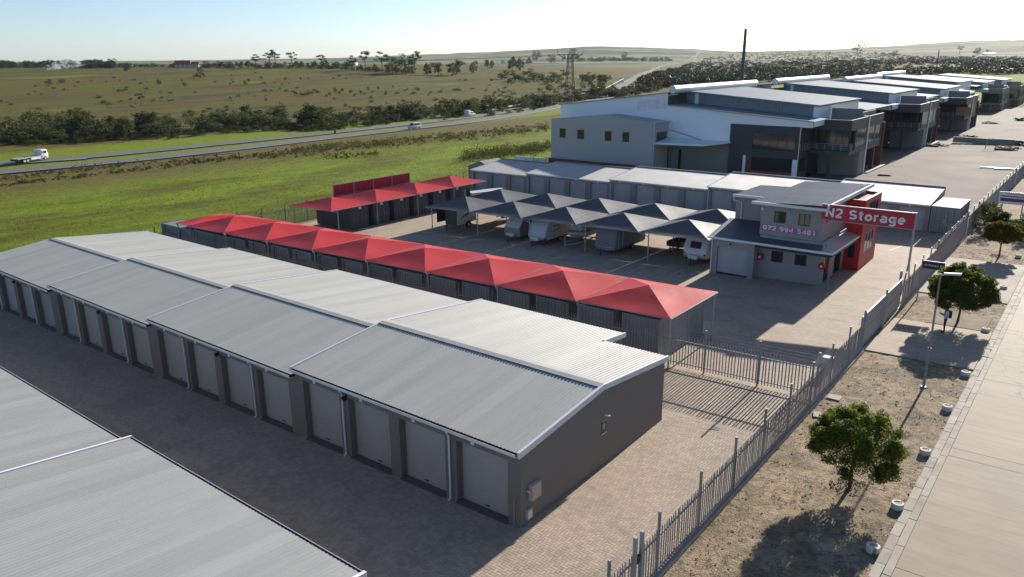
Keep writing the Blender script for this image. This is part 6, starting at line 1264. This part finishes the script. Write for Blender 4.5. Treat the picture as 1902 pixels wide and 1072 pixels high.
def far_tree(kind, label, group, px, py, hpx=None, h=None, wide=1.0, name='tree'):
    p = pix(px, py); dep = (p - CAM).dot(FWD)
    if h is None: h = hpx * dep / FPX
    p.z = hgt(p.x, p.y); cr, tk = tr_rng.choice(KINDS[kind]); t = thing(name, label, 'tree', p, tr_rng.uniform(0, 6.28), group)
    t.scale = (h * wide, h * wide, h); put('crown', cr, t); put('trunk', tk, t); return t
# the belt beyond the highway
BELT = [(-20, 242, 270), (100, 240, 266), (200, 238, 260), (300, 236, 256), (345, 238, 250), (420, 228, 243), (500, 222, 239), (600, 222, 240), (700, 214, 229), (800, 205, 222), (900, 199, 212), (1000, 190, 201), (1100, 178, 186), (1230, 166, 171)]
for i in range(235):
    px = tr_rng.uniform(-15, 1225)
    lo = lerpt([(a, b) for a, b, c in BELT], px); hi = lerpt([(a, c) for a, b, c in BELT], px); py = tr_rng.uniform(lo, hi)
    if 318 < px < 372 and tr_rng.random() < 0.7: continue
    if 640 < px < 700 and py > 222 and tr_rng.random() < 0.6: continue
    if px > 1000 and tr_rng.random() < 0.35: continue
    far_tree(tr_rng.choice(('bush', 'olive', 'olive', 'dense')), 'dark green tree in the dense belt along the far side of the highway', 'trees of the belt beyond the highway', px, py, h=tr_rng.choice((1, 1, 1, 1.35)) * tr_rng.uniform(2.8, 5.4), wide=tr_rng.uniform(1.1, 1.7))
# single trees that stand out
SOLO = [('gum', 262, 196, 23, 1.0, 'tall thin tree rising above the belt in the left field'), ('bush', 296, 158, 11, 1.2, 'lone dark round tree in the middle of the left field'), ('gum', 210, 127, 18, 1.3, 'umbrella shaped tree on the left skyline'), ('dense', 237, 134, 17, 0.9, 'narrow dark tree on the left skyline beside the umbrella tree'), ('bush', 91, 157, 10, 1.6, 'low bush left of its neighbour in the left field'), ('bush', 116, 156, 10, 1.5, 'low bush right of its neighbour in the left field'), ('olive', 373, 145, 20, 1.0, 'pale tree below the red roofed farmhouse'), ('bush', 343, 161, 9, 1.2, 'small bush in the field below the pale tree'), ('dense', 56, 127, 8, 2.0, 'dark bush on the skyline beside the smoke'),
 ('gum', 476, 126, 25, 1.3, 'hazy gum tree at the left of the skyline gum row'), ('gum', 502, 126, 28, 1.2, 'second hazy gum tree of the skyline row'), ('gum', 512, 126, 33, 0.9, 'tallest hazy gum tree of the skyline row'), ('gum', 543, 126, 29, 0.9, 'flat topped gum tree apart on the skyline'), ('gum', 599, 128, 26, 1.0, 'sparse gum tree with a bare top on the skyline'),
 ('gum', 655, 131, 28, 1.0, 'first dark gum tree of the hill clump'), ('gum', 679, 132, 37, 0.8, 'tall dark gum tree with a separate top cloud'), ('gum', 710, 134, 38, 1.0, 'broad dark gum tree in the middle of the hill clump'), ('bush', 729, 136, 31, 1.0, 'rounded tree in the hill clump'), ('bush', 754, 137, 37, 1.2, 'largest rounded tree of the hill clump'), ('gum', 771, 137, 41, 0.8, 'gum tree with a flat cap right of the hill clump'),
 ('dense', 624, 128, 13, 1.2, 'small dark tree left of the hill clump'), ('dense', 646, 131, 16, 0.9, 'dark upright tree at the left foot of the hill clump'), ('dense', 671, 131, 11, 1.0, 'dark bush at the foot of the tall gum'), ('dense', 697, 133, 14, 1.2, 'dark bush between two hill gums'), ('dense', 737, 136, 14, 1.4, 'dark bush under the largest hill tree'), ('dense', 794, 139, 22, 0.9, 'dark conical tree first right of the hill clump'), ('dense', 814, 139, 20, 1.0, 'dark conical tree second right of the hill clump'), ('dense', 840, 141, 24, 1.0, 'dark conical tree third right of the hill clump'), ('dense', 849, 139, 28, 0.9, 'taller dark conical tree at the right end of the hill'),
 ('dense', 879, 136, 21, 1.0, 'dark tree left of the central pair'), ('dense', 905, 127, 16, 0.9, 'left tree of the dark pair in the centre plain'), ('dense', 914, 127, 14, 0.8, 'right tree of the dark pair in the centre plain'), ('dense', 952, 131, 26, 0.9, 'left tree of the dark clump on the centre plain'), ('dense', 966, 131, 24, 0.9, 'right tree of the dark clump on the centre plain'), ('dense', 982, 120, 14, 1.0, 'hazy tree right of the dark clump'), ('bush', 997, 115, 23, 0.9, 'hazy tall tree on the plain left of the pylon'), ('bush', 1024, 117, 18, 1.3, 'hazy round tree between plain and pylon'), ('bush', 1066, 115, 26, 0.9, 'hazy tall tree right behind the lattice pylon'), ('dense', 1047, 114, 12, 0.8, 'small hazy tree left of the lattice pylon'), ('bush', 1160, 110, 14, 1.0, 'hazy tree above the far hedge line'),
 ('bush', 1592, 97, 15, 1.4, 'clump of tall dark trees on the right skyline'), ('gum', 1606, 97, 16, 0.9, 'thin tree right beside the skyline clump'), ('gum', 1782, 101, 15, 1.2, 'umbrella tree on the right green fields'), ('bush', 1815, 102, 14, 1.2, 'round dark tree on the right green fields'), ('gum', 1834, 102, 10, 1.2, 'small flat tree right of the round dark one'), ('bush', 1662, 104, 11, 1.2, 'dark tree on the right edge of the bush'), ('bush', 1112, 182, 13, 1.1, 'dark tree beside the highway above the warehouse roof'), ('bush', 1158, 176, 12, 1.0, 'small dark tree on the median above the warehouse roof')]
for k, px, py, hp, wd, lab in SOLO: far_tree(k, lab, 'single trees in the far fields', px, py, hp, None, wd)
# skyline rows
def row(n, x0, x1, yb, jit, h0, h1, lab, grp, kinds=('bush', 'dense', 'olive'), name='bush'):
    for i in range(n): px = x0 + (x1 - x0) * (i + tr_rng.random()) / n; t = far_tree(tr_rng.choice(kinds), lab, grp, px, lerpt(yb, px) + tr_rng.uniform(-jit, jit), tr_rng.uniform(h0, h1), None, tr_rng.uniform(1.1, 1.7), name); t['category'] = name
def mass(name, label, cat, specs):
    out = []
    for px, py, hp, wd, kind in specs:
        p = pix(px, py); h = hp * (p - CAM).dot(FWD) / FPX; me = tr_rng.choice(KINDS[kind])[0]; a = np.empty(len(me.vertices) * 3); me.vertices.foreach_get('co', a); a = a.reshape(-1, 3); an = tr_rng.uniform(0, 6.28); c, s = math.cos(an), math.sin(an)
        out.append(np.stack([(a[:, 0] * c - a[:, 1] * s) * h * wd + p.x, (a[:, 0] * s + a[:, 1] * c) * h * wd + p.y, a[:, 2] * h + hgt(p.x, p.y) - 0.08 * h], 1))
    V = np.concatenate(out); n = len(V) // 4; me = bpy.data.meshes.new(name); me.vertices.add(4 * n); me.vertices.foreach_set('co', V.ravel()); me.loops.add(4 * n); me.loops.foreach_set('vertex_index', np.arange(4 * n)); me.polygons.add(n); me.polygons.foreach_set('loop_start', np.arange(n) * 4); me.polygons.foreach_set('loop_total', np.full(n, 4)); me.update(); me.materials.append(LEAFD)
    o = struct(put(name, me), 'stuff'); o['label'] = label; o['category'] = cat
U = tr_rng.uniform
mass('roadside_scrub', 'low olive scrub between the tree belt and the far carriageway', 'scrub', [(px_, lerpt([(a, c) for a, b, c in BELT], px_) + U(-4, 5), U(6, 13), U(1.4, 2.4), tr_rng.choice(('olive', 'olive', 'bush'))) for px_ in [U(-15, 1000) for i in range(150)]])
mass('belt_understorey', 'dense dark undergrowth within the tree belt', 'undergrowth', [(px_, U(lerpt([(a, b) for a, b, c in BELT], px_), lerpt([(a, c) for a, b, c in BELT], px_)), U(8, 17), U(1.4, 2.2), tr_rng.choice(('olive', 'bush', 'dense'))) for px_ in [U(-15, 1230) for i in range(190)] if not 325 < px_ < 365])
mass('far_wood', 'dark wood along the far left skyline', 'wood', [(U(-8, 215), 126 + U(-1, 0.6), U(9, 16), U(1.2, 1.8), tr_rng.choice(('bush', 'dense'))) for i in range(110)])
mass('skyline_thicket', 'low hazy thicket on the skyline between smoke and farmhouse', 'thicket', [(U(205, 335), 125 + U(-1, 1), U(4, 10), U(1.2, 1.8), 'bush') for i in range(46)])
cl = []
while len(cl) < 190:
    px_ = U(-10, 1010); py_ = U(134, 222)
    if py_ > lerpt([(a, b) for a, b, c in BELT], px_) - 4 or py_ < lerpt([(0, 130), (600, 132), (800, 142), (1000, 128)], px_): continue
    if mnoise.noise(Vector((px_ * 0.012, py_ * 0.06, 1.7))) < U(-0.15, 0.35): continue
    cl.append((px_, py_, U(1.5, 5.0) * (0.6 + (py_ - 125) / 90), U(1.4, 2.6), tr_rng.choice(('olive', 'bush', 'olive'))))
mass('field_shrubs', 'small shrubs dotted in clusters over the far fields', 'shrubs', cl)
mass('hedge_line', 'dark hedge line below the distant hills', 'hedge', [(U(1075, 1250), 113 + U(-1.5, 1.5), U(5, 8), U(1.3, 2.0), 'bush') for i in range(60)])
mass('skyline_understorey', 'dark undergrowth along the skyline avenue', 'undergrowth', [(U(375, 800), lerpt([(375, 125.5), (660, 128), (800, 136)], 0) + 0, U(4, 9), U(1.3, 1.9), 'bush') if False else (px_, lerpt([(375, 125.5), (600, 127), (660, 130), (800, 138)], px_) + U(-1, 1), U(4, 9), U(1.3, 1.9), 'bush') for px_ in [U(375, 800) for i in range(80)]])
row(30, 375, 660, [(370, 125), (660, 127)], 1.0, 8, 14, 'dark tree in the avenue along the skyline right of the farmhouse', 'skyline avenue', name='tree')
row(14, 780, 1000, [(780, 128), (900, 120), (1000, 118)], 2.0, 6, 11, 'hazy tree scattered on the centre plain', 'trees on the centre plain', name='tree')
row(26, 930, 1050, [(930, 150), (1050, 150)], 9, 9, 16, 'olive bush in the scrub left of the lattice pylon', 'scrub by the pylon', ('bush', 'olive')); row(10, 1078, 1130, [(1078, 150), (1130, 150)], 4, 10, 16, 'dark bush between pylon and highway', 'bushes between pylon and highway')
row(16, 1000, 1140, [(1000, 172), (1140, 160)], 7, 8, 13, 'bush on the slope below the highway beside the pylon', 'bushes under the pylon')
row(26, 545, 780, [(545, 176), (780, 168)], 7, 4, 9, 'low bush in the brown field above the belt', 'bushes in the brown field'); row(14, 330, 560, [(330, 150), (560, 152)], 7, 3, 6, 'small bush dotted over the upper left field', 'bushes in the upper field')
# ---- bushland on the right: one mass
LEAFW = leafmat('bushland_leaf', (0.016, 0.027, 0.009), (0.058, 0.074, 0.024), 0.3)
def wood():
    g = random.Random(5); pts = []
    while len(pts) < 3600:
        px = g.uniform(1195, 1935); lo = lerpt([(1195, 150), (1290, 118), (1330, 102), (1500, 97), (1660, 100), (1700, 106), (1902, 107)], px); hi = lerpt([(1195, 166), (1300, 158), (1500, 150), (1700, 140), (1935, 138)], px)
        py = lo + (hi - lo) * g.random() ** 1.25
        if 1630 < px < 1790 and 121 < py < 131 and g.random() < 0.85: continue
        if px < 1300 and py < lerpt([(1195, 150), (1300, 112)], px): continue
        p = pix(px, py); p.z = hgt(p.x, p.y); h = g.uniform(2.2, 5.2) * (1.25 if g.random() < 0.1 else 1)
        if -70 < p.x < 12 and 70 < p.y < 345: continue
        pts.append((p, h))
    src = [leaf_mesh('t', 300 + i, blobs_on(300 + i, 12, 0.55, 0.55, 0.42, 0.5, 0.26, -0.95), 90, 0.125, LEAFW, 0.5, 0.9) for i in range(4)]; arrs = []
    for s in src: a = np.empty(len(s.vertices) * 3); s.vertices.foreach_get('co', a); arrs.append(a.reshape(-1, 3))
    out = []
    for p, h in pts:
        a = g.choice(arrs); an = g.uniform(0, 6.28); c, s = math.cos(an), math.sin(an); w = h * g.uniform(1.2, 2.1)
        out.append(np.stack([(a[:, 0] * c - a[:, 1] * s) * w + p.x, (a[:, 0] * s + a[:, 1] * c) * w + p.y, a[:, 2] * h + p.z], 1))
    V = np.concatenate(out); n = len(V) // 4; me = bpy.data.meshes.new('bushland'); me.vertices.add(4 * n); me.vertices.foreach_set('co', V.ravel()); me.loops.add(4 * n); me.loops.foreach_set('vertex_index', np.arange(4 * n)); me.polygons.add(n); me.polygons.foreach_set('loop_start', np.arange(n) * 4); me.polygons.foreach_set('loop_total', np.full(n, 4)); me.update(); me.materials.append(LEAFW)
    o = struct(put('bushland', me), 'stuff'); o['label'] = 'dense dark bushland covering the slope behind the warehouses'; o['category'] = 'bushland'
    for s in src: bpy.data.meshes.remove(s)
wood()
# ---- rough scrub and long grass in the field this side of the highway (one mass)
def scrub():
    g = random.Random(9); V = []; F = []
    BANDS = [([(0, 335), (250, 305), (560, 288), (780, 258), (1020, 232)], 3.5, 260, 0.7), ([(540, 283), (640, 274), (800, 262), (1020, 240)], 6.0, 420, 1.2), ([(860, 296), (940, 285), (1025, 276)], 7.0, 260, 1.5), ([(0, 345), (330, 308), (620, 270)], 2.5, 160, 0.5), ([(600, 293), (700, 288)], 4, 40, 0.8)]
    for tab, jit, n, hm in BANDS:
        for i in range(n):
            px = tab[0][0] + (tab[-1][0] - tab[0][0]) * g.random(); p = pix(px, lerpt(tab, px) + g.gauss(0, jit * 0.6))
            if p.x > -59.5 and p.y < 75: continue
            h = hm * g.uniform(0.35, 1.2); w = h * g.uniform(0.6, 1.1)
            for q in range(26):
                c = Vector((g.gauss(0, w * 0.45), g.gauss(0, w * 0.45), h * (0.15 + 0.8 * g.random()))) + Vector((p.x, p.y, hgt(p.x, p.y))); t = Vector((g.gauss(0, 1), g.gauss(0, 1), g.gauss(0, 1))).normalized(); u = t.orthogonal().normalized(); s = 0.10 * g.uniform(0.7, 1.8); o = len(V); V += [tuple(c - t * s), tuple(c + u * s * 0.6), tuple(c + t * s), tuple(c - u * s * 0.6)]; F.append((o, o + 1, o + 2, o + 3))
    me = bpy.data.meshes.new('field_scrub'); me.from_pydata(V, [], F); me.update(); me.materials.append(leafmat('scrub_leaf', (0.075, 0.085, 0.022), (0.16, 0.16, 0.05), 0.3)); o = struct(put('field_scrub', me), 'stuff'); o['label'] = 'rough scrub and long grass across the green field'; o['category'] = 'scrub'
scrub()
# ================================================================== POLES, PYLON, SIGNS, HOUSE
def at_px(px, py_base, py_top): p = pix(px, py_base); p.z = hgt(p.x, p.y); return p, (p - CAM).dot(FWD) * (py_base - py_top) / FPX / math.cos(PIT) * 0.97
POLE = mat('pole_steel', (0.075, 0.075, 0.085), 0.7)
p, h = at_px(1375, 186, 62); mp = thing('power_pole', 'tall steel monopole carrying power lines behind the first warehouse', 'power pole', p); mb = MB(); mb.tube([(0, 0, -0.5), (0, 0, h)], [0.95, 0.62], 12); mb.build('pole', POLE, mp); MPH = h; MPP = p
for z, w in ((0.77, 3.4), (0.665, 3.6)): mb = MB(); mb.tube([(-w, 0, h * (z + 0.02)), (0, 0, h * z), (w, 0, h * (z + 0.02))], [0.08, 0.16, 0.08], 6); o = mb.build('cross_arm', POLE, mp); mb = MB(); mb.tube([(-w, 0, h * (z + 0.02)), (-w + 0.8, 0, h * (z + 0.075))], 0.1, 5); mb.tube([(w, 0, h * (z + 0.02)), (w - 0.8, 0, h * (z + 0.075))], 0.1, 5); mb.build('insulator', POLE, o)
mp.rotation_euler = (0, 0, YAW)
p, h = at_px(1738, 136, 97); m2 = thing('power_pole', 'short dark monopole standing among the bushes behind the far warehouses', 'power pole', p); mb = MB(); mb.tube([(0, 0, -0.5), (0, 0, h)], [0.5, 0.4], 10); mb.build('pole', POLE, m2); mb = MB(); mb.tube([(-0.6, 0, h), (0.6, 0, h)], 0.3, 6); mb.build('pole_head', POLE, m2)
p, h = at_px(1535, 127, 98); hp = thing('power_pole', 'wooden H frame power pole on the bushy slope', 'power pole', p, YAW)
for s in (-1.4, 1.4): mb = MB(); mb.tube([(s, 0, -0.5), (s, 0, h)], 0.25, 8); mb.build('pole', POLE, hp)
mb = MB(); mb.beam((-4, 0, h * 0.88), (4, 0, h * 0.88), 0.3); mb.build('cross_arm', POLE, hp); HPP, HPH = p, h
p, h = at_px(1058, 187, 97); py_ = thing('lattice_pylon', 'lattice steel pylon beside the highway', 'pylon', p, YAW + 0.2); LT = mat('pylon_steel', (0.10, 0.085, 0.08), 0.7); b0, b1 = 2.2, 1.0; LPP, LPH = p, h
for sx in (-1, 1):
    for sy in (-1, 1): mb = MB(); mb.beam((sx * b0, sy * b0, 0), (sx * b1, sy * b1, h * 0.9), 0.22); mb.build('leg', LT, py_)
mb = MB(); nz = 9
for i in range(nz):
    z0, z1 = h * 0.9 * i / nz, h * 0.9 * (i + 1) / nz; w0, w1 = b0 + (b1 - b0) * i / nz, b0 + (b1 - b0) * (i + 1) / nz
    for sx in (-1, 1): mb.beam((sx * w0, -w0, z0), (sx * w1, w1, z1), 0.12); mb.beam((sx * w0, w0, z0), (sx * w1, -w1, z1), 0.12); mb.beam((-w0, sx * w0, z0), (w1, sx * w1, z1), 0.12); mb.beam((w0, sx * w0, z0), (-w1, sx * w1, z1), 0.12)
mb.build('bracing', LT, py_)
mb = MB()
for sy in (-0.8, 0.8): mb.beam((-6.2, sy, h * 0.90), (6.2, sy, h * 0.90), 0.22); mb.beam((-6.2, sy, h * 0.90), (-2.5, sy, h * 0.82), 0.16); mb.beam((6.2, sy, h * 0.90), (2.5, sy, h * 0.82), 0.16); mb.beam((-2.5, sy, h * 0.82), (2.5, sy, h * 0.82), 0.16)
for s in (-1, 1): mb.beam((s * 6.2, -0.8, h * 0.9), (s * 6.2, 0.8, h * 0.9), 0.14); mb.beam((s * 6.2, 0, h * 0.9), (s * 6.6, 0, h), 0.12)
mb.build('cross_arm', LT, py_)
def wire(a, b, sag, r=0.03): 
    mb = MB(); a, b = Vector(a), Vector(b); mb.tube([tuple(a.lerp(b, t / 14) - Vector((0, 0, sag * 4 * (t / 14) * (1 - t / 14)))) for t in range(15)], r, 4, False); return mb
WIRE = mat('wire', (0.06, 0.06, 0.06), 0.6)
pl = thing('power_lines', 'power lines hung from the monopole to the wooden H frame pole', 'power lines', (0, 0, 0)); 
for s in (-3.4, 3.4, 0):
    a = MPP + Vector((math.cos(YAW) * s, math.sin(YAW) * s, MPH * 0.62)); b = HPP + Vector((math.cos(YAW) * s, math.sin(YAW) * s, HPH * 0.88)); wire(a, b, 9.0, 0.05).build('wire', WIRE, pl)
pl2 = thing('power_lines', 'power lines hung from the lattice pylon across the left field', 'power lines', (0, 0, 0)); e = Vector((-640, 40, 24))
for s in (-6, 0, 6): a = LPP + Vector((math.cos(YAW) * s, math.sin(YAW) * s, LPH * 0.9)); wire(a, e + Vector((0, s * 1.2, 2)), 7.0, 0.05).build('wire', WIRE, pl2)
def board_sign(label, px, pyb, pyt, w, cat='road sign', col=None):
    p, h = at_px(px, pyb, pyt); t = thing('road_sign', label, cat, p, YAW - 0.1); mb = MB(); mb.box(-w / 2, w / 2, -0.06, 0.06, h * 0.35, h); mb.build('panel', col or POLE, t)
    for s in (-1, 1): mb = MB(); mb.beam((s * w * 0.35, 0.1, -0.2), (s * w * 0.35, 0.1, h), 0.14); mb.build('post', STEELD, t)
board_sign('brown square road sign between belt and far carriageway', 736, 227, 212, 2.4, col=mat('brown_sign', (0.13, 0.05, 0.04), 0.6)); board_sign('left panel of the dark overhead road signs far up the highway', 1242, 139, 128, 5.0); board_sign('right panel of the dark road signs far up the highway', 1249.5, 139, 129, 3.4); board_sign('small dark sign post beside the near carriageway', 623, 253, 242, 0.6); board_sign('white road sign beside the guard rail', 1015.5, 187, 180, 1.5, col=WHITE); board_sign('short dark post sign by the near carriageway close to the warehouse', 1028.5, 198, 191, 0.9)
# guard rail on the far carriageway
gr = thing('guard_rail', 'white guard rail curving along the far carriageway', 'guard rail', (0, 0, 0)); pts = []
for i, q in enumerate(far_line[1:-1], 1):
    d = (Vector(far_line[i + 1]) - Vector(far_line[i - 1])).normalized(); x, y = q[0] - d.y * 5.6, q[1] + d.x * 5.6; r_ = math.hypot(x - 15, y + 19.6)
    if 300 < r_ < 640: pts.append((x, y, max(hgt(x, y), hgt(q[0], q[1])) + 0.95))
mb = MB()
for a, b in zip(pts, pts[1:]): mb.beam(a, b, 0.1, 0.5)
mb.build('rail', WHITE, gr)
for a in pts[::1]: mb = MB(); mb.beam((a[0], a[1], a[2] - 1.2), a, 0.15); mb.build('post', STEELD, gr)
# field gate and posts
fg = thing('field_fence', 'old wooden post and rail fence piece in the field by the highway', 'fence', pix(404, 301)); fg.rotation_euler = (0, 0, R(75))
for x in (-4.5, 0, 4.5): mb = MB(); mb.beam((x, 0, -0.2), (x, 0, 1.7), 0.16); mb.build('post', BARK, fg)
mb = MB(); mb.beam((-4.5, 0, 1.5), (0, 0, 1.5), 0.1); mb.beam((0, 0, 1.5), (4.5, 0, 1.5), 0.1); mb.build('rail', BARK, fg)
# farmhouse
p, h = at_px(345, 125.5, 112); fh = thing('farmhouse', 'farmhouse with a bright red roof on the left skyline', 'house', p, YAW + 0.25); s = h / 7.0
mb = MB(); mb.box(-9 * s, 5 * s, -4 * s, 4 * s, 0, 3 * s); mb.box(5 * s, 12 * s, -3 * s, 3 * s, 0, 3 * s); mb.build('wall', mat('cream_wall', (0.55, 0.45, 0.38), 0.8), fh)
mb = MB(); mb.prism([(-9.6 * s, -4.6 * s, 3 * s), (-9.6 * s, 4.6 * s, 3 * s), (-9.0 * s, 0, 6.6 * s)], [(5.4 * s, -4.6 * s, 3 * s), (5.4 * s, 4.6 * s, 3 * s), (4.6 * s, 0, 6.6 * s)]); mb.prism([(5.42 * s, -3.5 * s, 3 * s), (5.42 * s, 3.5 * s, 3 * s), (5.42 * s, 0, 5.2 * s)], [(12.5 * s, -3.5 * s, 3 * s), (12.5 * s, 3.5 * s, 3 * s), (12.2 * s, 0, 5.2 * s)]); rf = mb.build('roof', mat('red_roof', (0.33, 0.05, 0.06), 0.7), fh); mb = MB(); mb.box(-2 * s, -1 * s, -0.5 * s, 0.5 * s, 6 * s, 7.4 * s); mb.build('chimney', WHITE, rf)
for x in (-6, -2, 2, 8): mb = MB(); mb.box((x - 0.7) * s, (x + 0.7) * s, -4.06 * s if x < 5 else -3.06 * s, -4.0 * s if x < 5 else -3.0 * s, 1 * s, 2.3 * s); mb.build('window', GLASS, fh)
for px, py, w, hh, lab, m_ in ((808, 119, 34, 5, 'long low blue grey farm shed on the centre plain', mat('shed_blue', (0.10, 0.12, 0.16), 0.6)), (641, 121.5, 26, 3.5, 'small white walled shed behind the hill gums', WHITE), (1837, 101.5, 40, 5, 'white roofed sheds on the right green fields', WHITE)):
    p = pix(px, py); p.z = hgt(p.x, p.y); t = thing('farm_shed', lab, 'shed', p, YAW); mb = MB(); mb.box(-w / 2, w / 2, -6, 6, 0, hh * 0.6); mb.build('wall', m_, t); mb = MB(); mb.prism([(-w / 2, -6.5, hh * 0.6), (-w / 2, 6.5, hh * 0.6), (-w / 2, 0, hh)], [(w / 2, -6.5, hh * 0.6), (w / 2, 6.5, hh * 0.6), (w / 2, 0, hh)]); mb.build('roof', m_, t)
# grey gabled shed just behind the rear garages at the field side
gsd = thing('grey_shed', 'small grey gabled shed behind the field end of the rear garages', 'shed', (-62.0, 73.0, hgt(-62, 73))); mb = MB(); mb.box(-2.6, 2.6, -2.0, 2.0, 0, 2.0); mb.build('wall', WALL2, gsd); mb = MB(); mb.prism([(-2.9, -2.3, 2.0), (2.9, -2.3, 2.0), (0, -2.3, 3.1)], [(-2.9, 2.3, 2.0), (2.9, 2.3, 2.0), (0, 2.3, 3.1)]); mb.build('roof', WALL2, gsd)
# ---- smoke from a field fire
def smoke():
    p = pix(108, 131); p.z = hgt(p.x, p.y); mb = MB(); dx = Vector((math.cos(YAW), math.sin(YAW), 0)); up = Vector((0, 0, 1)); k = (p - CAM).dot(FWD) / FPX
    path = [p + dx * (-34 * k) + up * 0.5 * k, p + dx * (-20 * k) + up * 5 * k, p + dx * (0 * k) + up * 9 * k, p + dx * (26 * k) + up * 12 * k, p + dx * (52 * k) + up * 15 * k]; mb.tube(path, [1.5 * k, 5 * k, 7 * k, 8 * k, 6 * k], 14)
    mt = bpy.data.materials.new('smoke'); mt.use_nodes = True; n = mt.node_tree; n.nodes.clear(); pv = n.nodes.new('ShaderNodeVolumePrincipled'); ou = n.nodes.new('ShaderNodeOutputMaterial'); pv.inputs['Color'].default_value = (0.85, 0.88, 0.92, 1); pv.inputs['Anisotropy'].default_value = 0.3
    nz_ = noi(n, posn(n), 0.16, 5, 0.7); n.links.new(mathn(n, 'MULTIPLY', ramp(n, nz_, [(0.46, 0.0), (0.60, 1.0)]), 0.5), pv.inputs['Density']); n.links.new(pv.outputs[0], ou.inputs['Volume'])
    o = struct(mb.build('smoke', mt, None, smooth=True), 'stuff'); o['label'] = 'pale smoke drifting from a fire on the left skyline'; o['category'] = 'smoke'
smoke()
# ---- haze: the air itself
def haze():
    mb = MB(); mb.box(-8600, 8600, -8600, 8600, -8, 150); mt = bpy.data.materials.new('haze'); mt.use_nodes = True; n = mt.node_tree; n.nodes.clear(); pv = n.nodes.new('ShaderNodeVolumePrincipled'); ou = n.nodes.new('ShaderNodeOutputMaterial')
    pv.inputs['Color'].default_value = (0.80, 0.88, 1.0, 1); pv.inputs['Density'].default_value = 0.000042; pv.inputs['Anisotropy'].default_value = 0.0; n.links.new(pv.outputs[0], ou.inputs['Volume']); mt.cycles.homogeneous_volume = True if hasattr(mt.cycles, 'homogeneous_volume') else None
    struct(mb.build('haze', mt), 'stuff')
haze()
